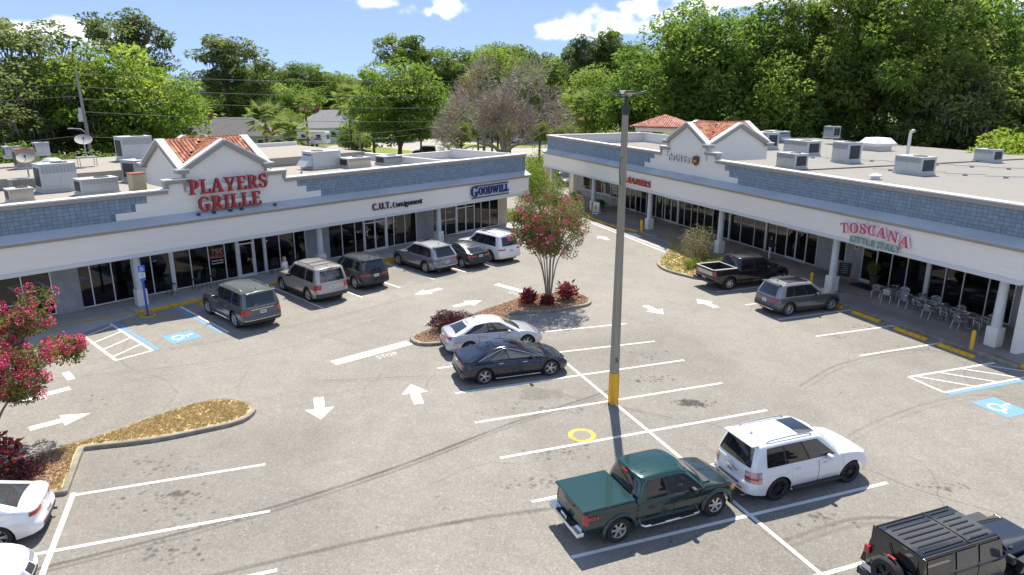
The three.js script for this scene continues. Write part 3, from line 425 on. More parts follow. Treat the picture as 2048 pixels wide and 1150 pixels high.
// ---------- things on the roofs ----------
function roofThing(fr, name, label, cat, x, y, z, turn = 0, group) { const v = V(x, y, z).applyAxisAngle(V(0, 1, 0), fr.rotation.y); return thing(name, label, cat, fr.position.x + v.x, y, fr.position.z + v.z, fr.rotation.y + turn, group); }
function acUnit(fr, label, x, y, z, w, h, d, o = {}) {
  const t = roofThing(fr, 'rooftop_unit', label, 'air conditioner', x, y, z, o.turn ?? 0, 'rooftop air conditioners'), m = o.m ?? palMetal;
  M('kerb_frame', box(w * 1.04, .16, d * 1.04, 0, .08, 0), palMetal, t);
  M('cabinet', rb(w, h, d, .03, 0, .16 + h / 2, 0), m, t);
  M('top_panel', box(w + .06, .04, d + .06, 0, .18 + h, 0), o.top ?? palMetal, t);
  for (const sx of [-1, 1]) M('access_panel', rb(w * .42, h * .42, .02, .008, sx * w * .23, .16 + h * .34, d / 2 + .01), m, t);
  const n = Math.round(w / .1); for (let i = 0; i < n; i++) M('louvre_fin', box(.025, h * .28, .05, -w / 2 + (i + .5) * w / n, .16 + h * .8, d / 2 + .02), i % 2 ? greyMetal : m, t);
  M('coil', box(.03, h * .72, d * .7, w / 2 + .012, .16 + h * .5, 0), darkMetal, t); M('coil', box(.03, h * .72, d * .7, -w / 2 - .012, .16 + h * .5, 0), darkMetal, t);
  M('fan_guard', new THREE.TorusGeometry(Math.min(w, d) * .3, .03, 6, 24).rotateX(Math.PI / 2).translate(w * .15, .21 + h, 0), darkMetal, t);
  M('fan_opening', new THREE.CircleGeometry(Math.min(w, d) * .29, 20).rotateX(-Math.PI / 2).translate(w * .15, .206 + h, 0), mat(.08, .07, .06, .8), t);
  if (o.hood) M('intake_hood', new THREE.ExtrudeGeometry(new THREE.Shape([[0, 0], [.7, 0], [0, h * .7]].map(q => new THREE.Vector2(...q))), { depth: d * .8, bevelEnabled: false }).translate(w / 2, .3, -d * .4), m, t);
  return t;
}
acUnit(left, 'large pale blue rooftop unit with louvred top near the front parapet', 5.9, 5.7, -10.6, 2.0, 1.55, 1.5);
acUnit(left, 'low white rooftop unit half hidden by the front parapet', 7.1, 5.7, -7.2, 2.1, .8, 1.3);
acUnit(left, 'grey condenser with dark coil by the gable tower', 11.5, 5.7, -11.9, 1.9, 1.3, 1.6, { m: greyMetal, turn: .25 });
acUnit(left, 'tall pale unit with sloped intake hood behind the gable tower', 14.2, 6.4, -20.2, 2.3, 1.7, 1.6, { hood: 1 });
acUnit(left, 'pale unit with intake hood and access doors on the Goodwill side roof', 24.6, 5.7, -9.6, 2.6, 1.2, 1.6, { hood: 1, turn: Math.PI });
acUnit(left, 'low beige rooftop box beside the hooded unit', 26.9, 5.7, -8.4, 2.2, .6, 1.5, { m: beige });
acUnit(left, 'low grey fan box near the end of the Goodwill roof', 30.1, 5.7, -8.0, 1.8, .55, 1.4, { m: greyMetal });
acUnit(left, 'low beige unit at the near corner of the left roof', 3.0, 5.7, -7.0, 1.2, .6, 1.0, { m: beige });
acUnit(right, 'pale unit with a rust stain just behind the right parapet', 30.5, 5.95, -7.7, 2.0, 1.0, 1.3);
acUnit(right, 'long pale unit with dark coil end on the right roof', 21.4, 5.95, -17, 3.1, 1.15, 1.6);
acUnit(right, 'cube shaped pale unit on a raised kerb in the roof middle', 28.4, 5.95, -15.3, 1.7, 1.5, 1.5);
acUnit(right, 'pale unit on white skirting nearest the Toscana end', 36.6, 5.95, -13.4, 2.2, 1.1, 1.5);
acUnit(right, 'small pale unit with black coil at the far right roof edge', 32.4, 5.95, -26.8, 1.7, .9, 1.2);
acUnit(right, 'tall grey twin unit beside the UPS gable tower', 15.5, 5.95, -10.5, 2.2, 1.9, 1.5, { m: greyMetal });
acUnit(right, 'pale blue unit behind the UPS gable tower', 14.5, 5.95, -18.5, 2.4, 1.5, 1.5);
acUnit(right, 'small condenser raised on a stand by the trees', 11.8, 6.6, -30, 1.4, 1.1, 1.1, { m: greyMetal });
acUnit(right, 'grey sloped duct unit near the back edge of the roof', 7.5, 5.95, -26, 2.6, 1.1, 1.6, { m: greyMetal, hood: 1 });
{ let t = roofThing(right, 'vent_hood', 'wide white exhaust hood with sloping top on the right roof', 'roof vent', 20.2, 5.95, -27.7); M('skirt', box(2.0, .5, 1.7, 0, .25, 0), capWhite, t); M('hood', new THREE.CylinderGeometry(1.15, 1.75, .55, 4).rotateY(Math.PI / 4).translate(0, .98, 0), capWhite, t); M('hood_lip', box(2.5, .28, 2.5, 0, .6, 0), capWhite, t);
  t = roofThing(right, 'vent_pipe', 'tall bent white vent pipe on the right roof', 'roof vent', 25.5, 5.95, -25.7); M('pipe', tube([[0, 0, 0], [0, 1.2, 0], [0, 2.0, 0], [.12, 2.25, 0], [.42, 2.25, 0]], .14, 10, 20), capWhite, t); M('collar', cyl(.25, .18, .15), capWhite, t);
  t = roofThing(right, 'roof_dome', 'small white dome vent behind the right parapet', 'roof vent', 38, 5.95, -8.2); M('dome', new THREE.SphereGeometry(.42, 16, 6, 0, 6.3, 0, 1.57).scale(1, .45, 1).translate(0, .2, 0), capWhite, t); M('neck', cyl(.28, .28, .2), capWhite, t);
  t = roofThing(right, 'vent_stack', 'slim white vent stack near the trees behind the roof', 'roof vent', 28.2, 5.95, -31); M('stack', cyl(.07, .07, .7), capWhite, t); M('cap', cyl(.14, .1, .25, 0, .6, 0), capWhite, t);
  for (let i = 0; i < 14; i++) { t = roofThing(right, 'conduit_block', 'small block carrying a conduit line across the roof', 'support block', 24.5 + (i % 7) * 2.1 + (i > 6 ? 10 : 0), 5.95, -15.5 - (i % 7) * 1.2 + (i > 6 ? 2 : 0), .4, 'blocks under the roof conduit'); M('block', rb(.28, .1, .16, .015, 0, .05, 0), trimGrey, t); M('conduit', bar([-1.1, .13, .6], [1.1, .13, -.6], .025), greyMetal, t); }
}
function dish(x, y, z, label, s) { const t = roofThing(left, 'satellite_dish', label, 'satellite dish', x, y, z, -.3); const pts = []; for (let i = 0; i <= 8; i++) pts.push(new THREE.Vector2(s * i / 8, s * .3 * (i / 8) ** 2)); const g = new THREE.LatheGeometry(pts, 24).rotateX(.6).translate(0, 1.15, .1); M('reflector', g, mat(.32, .315, .30, .8, { side: THREE.DoubleSide }), t); M('mast', cyl(.05, .05, 1.15), greyMetal, t); M('feed_arm', bar([0, 1.0, .1], [0, 1.35, .95 * s], .02), darkMetal, t); M('feed_horn', cyl(.05, .08, .14, 0, 1.3, .95 * s), darkMetal, t); return t; }
function bench(x, y, z, w, label) { const t = roofThing(left, 'roof_stand', label, 'stand', x, y, z); M('top', box(w, .06, .7, 0, .7, 0), greyMetal, t); for (const sx of [-1, 1]) for (const sz of [-1, 1]) M('leg', bar([sx * (w / 2 - .1), 0, sz * .28], [sx * (w / 2 - .1), .68, sz * .28], .03), palMetal, t); return t; }
bench(4.7, 5.7, -12.6, 1.9, 'white legged pipe stand below the small roof dish'); bench(9.9, 6.4, -17.6, 1.3, 'square legged stand carrying the large roof dish'); bench(8.2, 6.4, -21.8, 1.0, 'stand under the two small condensers by the fence');
dish(9.9, 7.1, -17.6, 'large grey mesh satellite dish on a legged roof stand', .58); dish(5.1, 6.4, -13.3, 'pale satellite dish tilted up at the roof step', .5); dish(3.2, 6.4, -15.5, 'small satellite dish at the near corner of the upper roof', .36);
for (const [x, y, z, h] of [[3.9, 5.7, -10.2, .5], [8.6, 5.7, -9.5, .6], [10.3, 5.7, -8.8, .4], [17.5, 5.7, -9, .5], [20.5, 5.7, -10.5, .7], [21.5, 5.7, -7.6, .4], [12.5, 6.4, -16.5, .5], [2.2, 6.4, -19, .5], [28.5, 5.7, -10.5, .5]]) { const t = roofThing(left, 'roof_pipe', 'short vent pipe with flashing standing on the left roof', 'roof vent', x, y, z, x, 'vent pipes on the left roof'); M('pipe', cyl(.06, .06, h, 0, 0, 0, 10), trimGrey, t); M('flashing', cyl(.2, .08, .12, 0, 0, 0, 12), greyMetal, t); M('cap', cyl(.11, .06, .08, 0, h, 0, 10), rusty, t); }
acUnit(left, 'rust topped beige condenser on the upper roof', 6.5, 6.4, -19.6, 1.2, 1.2, 1.0, { m: mat(.42, .33, .24, .8), top: rusty });
acUnit(left, 'small white condenser beside the rusty one', 6.2, 7.0, -21.5, .9, .7, .8); acUnit(left, 'small pale condenser on a stand by the dark fence', 8.2, 7.1, -21.8, .9, .75, .8);
{ const t = roofThing(left, 'turbine_vent', 'squat round white exhaust fan behind the large unit', 'roof vent', 7.3, 6.4, -16.3); M('base', box(1.1, .25, 1.1, 0, .12, 0), capWhite, t); M('drum', cyl(.62, .58, .45, 0, .25, 0, 20), capWhite, t); M('cap', cyl(.62, .4, .16, 0, .72, 0, 20), palMetal, t); M('outlet', new THREE.CylinderGeometry(.26, .3, .5, 14).rotateZ(1.2).translate(.6, .4, .2), capWhite, t); }
{ const t = roofThing(left, 'equipment_box', 'rust streaked cream box against the gable tower wall', 'box', 8.95, 5.7, -5.8); M('shell', rb(.8, 1.2, .8, .02, 0, .6, 0), mat(.6, .5, .34, .8), t); M('lid', box(.9, .05, .9, 0, 1.22, 0), rusty, t); }

// ---------- vehicles ----------
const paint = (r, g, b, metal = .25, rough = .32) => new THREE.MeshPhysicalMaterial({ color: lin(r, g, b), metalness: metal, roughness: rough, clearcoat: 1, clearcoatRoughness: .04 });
const glassDark = new THREE.MeshPhysicalMaterial({ color: lin(.012, .014, .017), roughness: .03, clearcoat: 1, clearcoatRoughness: .02 });
const glassGrey = new THREE.MeshPhysicalMaterial({ color: lin(.05, .055, .06), roughness: .03, clearcoat: 1, clearcoatRoughness: .02 });
const rubber = mat(.022, .022, .023, .85, { bumpMap: grain, bumpScale: .003 }), plasticBk = mat(.028, .028, .03, .6), seamM = mat(.01, .01, .011, .7), chrome = mat(.75, .76, .78, .12, { metalness: 1 }), alloy = mat(.58, .58, .60, .28, { metalness: .9 }), alloyDk = mat(.06, .06, .065, .35, { metalness: .8 });
const redLamp = new THREE.MeshPhysicalMaterial({ color: lin(.42, .012, .015), roughness: .12, clearcoat: 1 }), clearLamp = new THREE.MeshPhysicalMaterial({ color: lin(.55, .56, .58), roughness: .08, metalness: .5, clearcoat: 1 }), amber = mat(.6, .2, .02, .2), plateM = mat(.68, .70, .66, .5), cabinDk = mat(.02, .02, .021, .9);
function gridGeo(fn, nu, nv, flip) {         // fn(i / nu, j / nv) gives a point
  const p = [], uv = [], ix = []; for (let i = 0; i <= nu; i++) for (let j = 0; j <= nv; j++) { const q = fn(i / nu, j / nv); p.push(q.x, q.y, q.z); uv.push(i / nu, j / nv); }
  for (let i = 0; i < nu; i++) for (let j = 0; j < nv; j++) { const a = i * (nv + 1) + j, b = a + nv + 1; if (flip) ix.push(a, a + 1, b, b, a + 1, b + 1); else ix.push(a, b, a + 1, b, b + 1, a + 1); }
  const g = new THREE.BufferGeometry(); g.setAttribute('position', new THREE.Float32BufferAttribute(p, 3)); g.setAttribute('uv', new THREE.Float32BufferAttribute(uv, 2)); g.setIndex(ix); g.computeVertexNormals(); return g;
}
const lerpK = (k, x) => { if (x <= k[0][0]) return k[0][1]; for (let i = 1; i < k.length; i++) if (x <= k[i][0]) { const t = (x - k[i - 1][0]) / (k[i][0] - k[i - 1][0]), s = t * t * (3 - 2 * t); return mix(k[i - 1][1], k[i][1], t * .5 + s * .5); } return k[k.length - 1][1]; };
const wheelCache = {};
function wheelGeos(R, w, style) {
  const key = R + style; if (wheelCache[key]) return wheelCache[key];
  const r = R * (style === 'off' ? .60 : style === 'lo' ? .72 : .66), pr = [[r, -w * .42], [r + .02, -w * .5], [R * .9, -w * .5], [R * .985, -w * .4], [R, -w * .2], [R, w * .2], [R * .985, w * .4], [R * .9, w * .5], [r + .02, w * .5], [r, w * .42]].map(q => new THREE.Vector2(...q));
  const tyre = new THREE.LatheGeometry(pr, 36).rotateX(Math.PI / 2);
  const sp = [new THREE.LatheGeometry([[r * .9, -w * .4], [r * .9, w * .3], [r * .97, w * .44], [r * 1.01, w * .44], [r * 1.01, -w * .42]].map(q => new THREE.Vector2(...q)), 32).rotateX(Math.PI / 2), cyl(r * .2, r * .17, w * .2, 0, 0, 0, 16).rotateX(Math.PI / 2).translate(0, 0, w * .2)];
  const n = { off: 6, lo: 5, std: 5, multi: 10 }[style] ?? 5, two = style === 'lo' || style === 'std';
  for (let i = 0; i < n; i++) for (const o of two ? [-.16, .16] : [0]) { const g = rb(r * .82, r * (style === 'multi' ? .1 : two ? .13 : .3), w * .16, .012, r * .54, 0, w * .3, 1); sp.push(g.rotateZ(i / n * 6.2832 + o)); }
  const back = cyl(r * .9, r * .9, .02, 0, 0, 0, 24).rotateX(Math.PI / 2);
  return wheelCache[key] = { tyre, rim: mergeGeometries(sp.map(g => g.index ? g.toNonIndexed() : g).map(g => { for (const k of Object.keys(g.attributes)) if (!['position', 'normal', 'uv'].includes(k)) g.deleteAttribute(k); return g; })), back };
}
function addWheel(c, x, y, z, R, w, style, rimM, side) { const g = wheelGeos(R, w, style), q = part('wheel', c); q.position.set(x, y, z); if (side < 0) q.rotation.y = Math.PI; M('tyre', g.tyre, rubber, q); M('rim', g.rim, rimM, q); M('brake_disc', g.back, alloyDk, q); return q; }
// A car: x forward, z to its right, origin on the ground under the middle of the wheelbase.
function car(P) {
  const c = thing(P.name, P.label, P.cat, 0, 0, 0, 0, P.group), { W, wb, R } = P, hw = W / 2, xr = -wb / 2 - P.ro, xf = wb / 2 + P.fo, sill = P.sill ?? .26, aR = P.aR ?? R * 1.17;
  const yb = x => { let y = sill + .1 * sst(xf - .7, xf, x) + .12 * sst(xr + .8, xr, x); for (const ax of [-wb / 2, wb / 2]) { const dx = Math.abs(x - ax); if (dx < aR) y = Math.max(y, R + Math.sqrt(aR * aR - dx * dx) * .98); } return y; };
  const yt = x => lerpK(P.deck, x);
  const rR = P.rR ?? .32, rF = P.rF ?? .5, bow = P.bow ?? .1;
  // half outline in plan, from rear centre to front centre
  const out = []; const put = (x, z, k) => out.push([x, z, k]);
  for (let i = 0; i <= 6; i++) { const z = (hw - rR) * i / 6; put(xr + bow * .6 * (z / hw) ** 2, z, 0); }
  const xr1 = xr + bow * .6 * ((hw - rR) / hw) ** 2; for (let i = 1; i <= 6; i++) { const a = i / 6 * Math.PI / 2; put(xr1 + rR * (1 - Math.cos(a)), hw - rR + rR * Math.sin(a), 1); }
  const xa = xr1 + rR, xf1 = xf - bow * 1.6 * ((hw - rF) / hw) ** 2, xb = xf1 - rF, st = new Set(); for (let i = 1; i < 46; i++) st.add(+(xa + (xb - xa) * i / 46).toFixed(3));
  for (const ax of [-wb / 2, wb / 2]) for (const e of [-aR - .004, -aR + .001, -aR * .97, -aR * .88, aR * .88, aR * .97, aR - .001, aR + .004]) { const x = ax + e; if (x > xa && x < xb) st.add(+x.toFixed(3)); }
  [...st].sort((p, q) => p - q).forEach(x => put(x, hw, 2));
  for (let i = 0; i <= 7; i++) { const a = i / 7 * Math.PI / 2; put(xb + rF * Math.sin(a), hw - rF + rF * Math.cos(a), 3); }
  for (let i = 1; i <= 6; i++) { const z = (hw - rF) * (1 - i / 6); put(xf - bow * 1.6 * (z / hw) ** 2, z, 4); }
  const n = out.length - 1, iS = out.findLastIndex(o => o[2] === 2), TB = [0, .2, .3, .74, .84, 1], IB = [0, 6, 12, iS, iS + 8, n], warp = (v, A, B) => { v = clamp(v, A[0], A[5]); let k = 0; while (k < 4 && v > A[k + 1]) k++; return mix(B[k], B[k + 1], (v - A[k]) / (A[k + 1] - A[k])); }, tOf = i => warp(i, IB, TB), at = t => { const f = warp(t, TB, IB), i = Math.min(n - 1, Math.floor(f)), u = f - i, a = out[i], b = out[i + 1]; return [mix(a[0], b[0], u), mix(a[1], b[1], u)]; };
  const tAtX = x => { let lo = out.findIndex(o => o[2] === 2), hi = out.findLastIndex(o => o[2] === 2); for (let i = lo; i < hi; i++) if (out[i + 1][0] >= x) return tOf(i + (x - out[i][0]) / (out[i + 1][0] - out[i][0])); return tOf(hi); };
  const cen = [-.12 + (xr + xf) / 2, 0], top = P.nose ?? .16, tail = P.tail ?? .06;
  const S = (t, v, sg = 1) => {
    const [x0, z0] = at(t), b = yb(x0), y1 = yt(x0), y = mix(b, y1, v), q = clamp((y - sill) / (y1 - sill + 1e-6)), rd = v > .86 ? 1 - Math.sqrt(Math.max(0, 1 - ((v - .86) / .14) ** 2)) : 0;
    const side = .05 * (1 - sst(0, .4, q)) + (P.shoulder ?? .05) * sst(.5, 1, q) + .055 * rd - .012 * Math.exp(-(((q - .62) / .07) ** 2));
    const end = .07 * (1 - sst(.0, .3, q)), ef = end + top * sst(.38, 1, q) ** 1.5 + .1 * rd, er = end + tail * sst(.42, .6, q) + (P.tail2 ?? .03) * q + .05 * rd;
    let x = x0, z = z0 * (1 - side / hw); const wf = sst(xf - 1.0, xf, x0), wr = sst(xr + .6, xr, x0); x -= ef * wf; x += er * wr; return V(x, y, sg * z);
  };
  const body = []; for (const sg of [1, -1]) body.push(gridGeo((u, v) => S(tOf(u * n), v, sg), n, 16, sg < 0));
  if (!P.openBed) body.push(gridGeo((u, v) => { const p = S(tOf(u * n), 1), w = 2 * v - 1; return V(p.x, p.y + (P.crown ?? .035) * (1 - w * w) * Math.min(1, p.z / .5), p.z * w); }, n, 10, true));
  else { const tA = tAtX(P.bed[1]); body.push(gridGeo((u, v) => { const p = S(mix(tA, 1, u), 1), w = 2 * v - 1; return V(p.x, p.y + .03 * (1 - w * w), p.z * w); }, 50, 8, true)); }
  const weld = g => { const m = mergeVertices(g.deleteAttribute('uv') && g || g, 1e-4); m.computeVertexNormals(); m.setAttribute('uv', new THREE.Float32BufferAttribute(m.attributes.position.count * 2, 2)); return m; };
  M('body', weld(mergeGeometries(body.map(g => { g.deleteAttribute('normal'); return g; }))), P.paint, c);
  M('underbody', [bx(xr + .35, xf - .4, sill - .06, Math.min(.75, P.deck[0][1] - .15), -hw + .3, hw - .3), bx(-wb / 2 + aR + .02, wb / 2 - aR - .02, sill - .05, sill + .25, -hw + .1, hw - .1)], cabinDk, c);
  const patch = (F, t0, t1, v0, v1, off, nu = 8, nv = 5, sg = 1, sk = 0, sk1 = sk) => gridGeo((u, v) => { const T = (a, b) => F(mix(t0 + sk * b, t1 + sk1 * b, a), mix(v0, v1, b), sg), p = T(u, v), e = .02, du = T(Math.min(1, u + e), v).sub(T(Math.max(0, u - e), v)), dv = T(u, Math.min(1, v + e)).sub(T(u, Math.max(0, v - e))), nn = du.cross(dv).normalize().multiplyScalar(sg > 0 ? 1 : -1); if (nn.lengthSq() < .5) nn.set(0, 0, sg); return p.addScaledVector(nn, off); }, nu, nv, sg < 0);
  // cabin
  const K = P.cab, bw = K.bw ?? hw - .07, rw = K.rw ?? hw - .22, nC = 60;
  const half = (x0, x1, w, ra, fb) => t => { if (t < .2) { const z = t / .2 * (w - ra); return [x0 + .05 * (z / w) ** 2, z]; } if (t < .28) { const a = (t - .2) / .08 * Math.PI / 2; return [x0 + .05 + ra * (1 - Math.cos(a)), w - ra + ra * Math.sin(a)]; } if (t < .74) { const f = (t - .28) / .46; return [mix(x0 + .05 + ra, x1 - fb - ra, f), w]; } if (t < .8) { const a = (t - .74) / .06 * Math.PI / 2; return [x1 - fb - ra + ra * Math.sin(a), w - ra + ra * Math.cos(a)]; } const z = (1 - t) / .2 * (w - ra); return [x1 - fb * (z / w) ** 2, z]; };
  const hb = half(K.b0, K.b1, bw, .16, K.fb ?? .2), hr = half(K.r0, K.r1, rw, .14, .1), yB = K.y, yR = P.H;
  const C = (t, v, sg = 1) => { const a = hb(t), b = hr(t), e = Math.pow(v, 1.18), h = v > .9 ? .03 * (1 - Math.sqrt(Math.max(0, 1 - ((v - .9) / .1) ** 2))) : 0; const x = mix(a[0], b[0], e), z = mix(a[1], b[1], e); return V(x, mix(yB + (K.rise ?? 0) * (t < .3 ? 1 : t > .7 ? 0 : (.7 - t) / .4) * (1 - v), yR - (K.arc ?? .03) * ((b[0] - (K.r0 + K.r1) / 2) / ((K.r1 - K.r0) / 2)) ** 2 - (K.drop ?? 0) * (t < .3 ? 1 : t > .55 ? 0 : (.55 - t) / .25), v), sg * (z - h)); };
  const cabG = []; for (const sg of [1, -1]) cabG.push(gridGeo((u, v) => C(u, v, sg), nC, 12, sg < 0));
  cabG.push(gridGeo((u, v) => { const p = C(u, 1), w = 2 * v - 1; return V(p.x, p.y + (K.crown ?? .045) * (1 - w * w) * Math.min(1, p.z / .4), p.z * w); }, nC, 10, true));
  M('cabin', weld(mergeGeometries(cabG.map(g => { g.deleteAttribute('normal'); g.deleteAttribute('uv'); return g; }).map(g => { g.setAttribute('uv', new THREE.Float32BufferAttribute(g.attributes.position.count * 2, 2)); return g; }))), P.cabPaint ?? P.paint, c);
  const two = (F, ...a) => mergeGeometries([1, -1].map(sg => patch(F, ...a.slice(0, 7), sg, a[7] ?? 0, a[8] ?? a[7] ?? 0)));
  M('windscreen', two(C, .805, 1, .06, .9, .006, 8, 6), P.gf ?? glassGrey, c);
  M('rear_window', two(C, 0, K.rg ?? .185, K.rv ?? .12, .88, .006, 8, 6), P.gr ?? glassDark, c);
  for (const sg of [1, -1]) for (const [a, b, s = 0, s1 = s, m] of K.win) M('side_window', patch(C, a, b, .1, .86, .005, 8, 5, sg, s, s1), m ?? P.gs ?? glassDark, c);
  { const w0 = K.win[P.dpillar ? 1 : 0], w1 = K.win[K.win.length - 1]; for (const sg of [1, -1]) M('window_surround', patch(C, w0[0], w1[1], .085, .875, .003, 12, 5, sg, w0[2] ?? 0, w1[3] ?? w1[2] ?? 0), plasticBk, c); M('cowl', two(C, .8, 1, .0, .055, .008, 8, 2), plasticBk, c); }
  // lamps, trim, seams, handles, mirrors, plate
  const tl = P.tl ?? [.08, .24, .62, .86], hl = P.hl ?? [.80, .90, .62, .86];
  for (const sg of [1, -1]) { const T = M('tail_light', patch(S, ...tl, .012, 8, 5, sg), P.tlM ?? redLamp, c); M('headlight', patch(S, ...hl, .012, 8, 5, sg), clearLamp, c); }
  M('front_bumper', two(S, .86, 1, .02, .3, .012, 8, 4), P.bump ?? plasticBk, c); M('grille', two(S, .93, 1, .42, .8, .012, 6, 4), P.grille ?? plasticBk, c);
  M('rear_bumper', two(S, 0, P.rbT ?? .2, P.rb0 ?? .02, P.rb1 ?? .22, P.rbO ?? .014, 10, 4), P.rbump ?? plasticBk, c);
  if (P.clad) { const i0 = tAtX(-wb / 2 + aR + .01), i1 = tAtX(wb / 2 - aR - .01); M('side_cladding', two(S, i0, i1, .01, .2, .012, 16, 3), P.clad, c); for (const ax of [-wb / 2, wb / 2]) M('arch_trim', [1, -1].map(sg => { const pts = []; for (let i = 0; i <= 14; i++) { const a = Math.PI * i / 14, x = ax + Math.cos(a) * aR, y = R + Math.sin(a) * aR * .98; pts.push(V(x, Math.max(y, sill + .02), sg * (hw - .02))); } return tube(pts, .035, 5, 20); }), P.clad, c); }
  for (const x of P.seams ?? [-.95, .05, 1.0]) { const t = tAtX(x); if (x > -wb / 2 - aR) M('door_seam', two(S, t - .0009, t + .0009, .12, .99, .002, 1, 10), seamM, c); }
  for (const x of P.handles ?? [-.75, .3]) { const p = S(tAtX(x), P.hv ?? .8); for (const sg of [1, -1]) M('door_handle', rb(.2, .035, .04, .012, p.x, p.y, sg * (p.z + .015)), P.handleM ?? P.paint, c); }
  for (const sg of [1, -1]) { const x = P.mx ?? K.b1 - .75, m = part('mirror', c); m.position.set(x, K.y + .08, sg * (hw + .08)); M('mirror_shell', rb(.14, .16, .22, .05), P.mirM ?? P.paint, m); M('mirror_arm', box(.06, .04, .14, 0, -.07, -sg * .12), plasticBk, m); }
  { const pv = P.pv ?? .55, p = S(0, pv); M('licence_plate', rb(.02, .15, .31, .006, p.x - (P.po ?? .02), p.y, 0), plateM, c); M('plate_text', box(.004, .06, .22, p.x - (P.po ?? .02) - .011, p.y, 0), mat(.16, .22, .2, .6), c); }
  if (P.rails) for (const sg of [1, -1]) { const p0 = C(.33, 1), p1 = C(.70, 1), zz = rw - .1; M('roof_rail', tube([[p0.x, p0.y + .01, sg * zz], [p0.x + .1, p0.y + .07, sg * zz], [(p0.x + p1.x) / 2, yR + .085, sg * zz], [p1.x - .1, yR + .06, sg * zz], [p1.x, yR + .0, sg * zz]], .022, 6, 24), P.rails, c); }
  if (P.sunroof) { const [a, b, w] = P.sunroof; M('sunroof', gridGeo((u, v) => { const z = (2 * v - 1) * w; const x = mix(a, b, u); return V(x, yR - (K.arc ?? .03) * ((x - (K.r0 + K.r1) / 2) / ((K.r1 - K.r0) / 2)) ** 2 + (K.crown ?? .045) * (1 - (z / rw) ** 2) + .008, z); }, 4, 8, true), glassDark, c); }
  if (P.fin !== 0) M('antenna_fin', new THREE.ConeGeometry(.05, .1, 6).scale(1.6, 1, .5).translate(K.r0 + .35, yR + (K.crown ?? .045) + .04, 0), P.cabPaint ?? P.paint, c);
  if (P.spoiler) M('rear_spoiler', rb(.26, .04, rw * 2 - .1, .015, K.r0 - .02, yR - .01 - (K.drop ?? 0), 0), P.spoiler === true ? P.paint : P.spoiler, c);
  if (P.exhaust) for (const z of P.exhaust) M('exhaust_tip', new THREE.CylinderGeometry(.04, .04, .16, 10, 1, true).rotateZ(Math.PI / 2).translate(xr + .08, sill + .02, z), chrome, c);
  for (const ax of [-wb / 2, wb / 2]) for (const sg of [1, -1]) addWheel(c, ax, R, sg * (hw - .15), R, P.tw ?? .24, P.rim ?? 'std', P.rimM ?? alloy, sg);
  P.extra?.(c, { S, C, tAtX, two, patch, hw, xr, xf, yt, sill });
  return c;
}
// put a car so that its rear wheel on the given side (+1 right, -1 left) touches the ground at (x, z), heading h degrees in the x-z plane
function park(c, x, z, h, side, wb, W, s = 1) { const a = h * Math.PI / 180, f = [Math.cos(a), Math.sin(a)], r = [-f[1], f[0]], k = -side * (W / 2 - .1) * s; c.position.set(x + f[0] * wb / 2 * s + r[0] * k, 0, z + f[1] * wb / 2 * s + r[1] * k); c.rotation.y = -a; c.scale.setScalar(s); return c; }
const suvDeck = (b, L) => [[-2.6, b], [.75, b], [1.15, b - .01], [2.2, b - .14], [2.6, b - .24]];
const suv = o => ({ name: 'suv', cat: 'suv', ro: .98, fo: .92, R: .385, tl: [.185, .295, .55, .84], rbT: .27, rb1: .26, pv: .66, ...o });
const LG = 'vehicles parked along the left shops';
const cars = {};
const winSUV = [[.315, .435, -.012, 0], [.447, .575], [.587, .735, 0, -.03]];
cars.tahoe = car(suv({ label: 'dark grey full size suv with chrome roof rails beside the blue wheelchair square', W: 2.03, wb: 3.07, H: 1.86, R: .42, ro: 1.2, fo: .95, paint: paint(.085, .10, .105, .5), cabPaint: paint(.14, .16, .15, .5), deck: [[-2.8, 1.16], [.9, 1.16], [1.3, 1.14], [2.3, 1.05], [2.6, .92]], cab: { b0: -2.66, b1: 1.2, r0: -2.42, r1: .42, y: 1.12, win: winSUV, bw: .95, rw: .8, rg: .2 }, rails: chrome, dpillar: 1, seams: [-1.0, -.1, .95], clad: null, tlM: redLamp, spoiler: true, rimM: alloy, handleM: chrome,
  extra: (c, { two, S, hw, xr }) => { M('tailgate_chrome', two(S, 0, .17, .84, .875, .02, 8, 1), chrome, c); M('bumper_chrome', two(S, 0, .26, .22, .25, .02, 10, 1), chrome, c); M('step_bar', bx(-1.1, 1.0, .33, .37, -hw - .02, -hw + .1), chrome, c); for (let i = -3; i <= 3; i++) M('roof_rib', rb(2.0, .012, .03, .005, -1.0, 1.893 - Math.abs(i) * .006, i * .19), mat(.16, .18, .17, .4), c); } }));
cars.exped = car(suv({ label: 'silver beige suv with dark lower cladding and black roof rack', group: LG, W: 2.0, wb: 3.02, H: 1.90, R: .40, ro: 1.1, fo: .92, paint: paint(.46, .43, .39, .45), deck: [[-2.8, 1.14], [.9, 1.14], [1.3, 1.13], [2.2, 1.06], [2.5, .92]], cab: { b0: -2.55, b1: 1.15, r0: -2.36, r1: .35, y: 1.1, win: winSUV, bw: .94, rw: .8 }, rails: plasticBk, dpillar: 1, clad: mat(.10, .075, .06, .6), tl: [.2, .29, .56, .88], rim: 'std', rbump: mat(.06, .05, .045, .6), mirM: plasticBk, rb1: .3, extra: (c, { two, S }) => { M('plate_panel', two(S, 0, .1, .62, .78, .014, 6, 2), mat(.55, .52, .48, .4), c); for (const x of [-1.7, -1.0]) M('cross_bar', rb(.05, .03, 1.3, .01, x, 1.98, 0), plasticBk, c); M('high_brake_lamp', box(.03, .05, .3, -2.42, 1.84, 0), redLamp, c); M('running_board', bx(-1.1, 1.0, .3, .36, -1.04, -.88), plasticBk, c); } }));
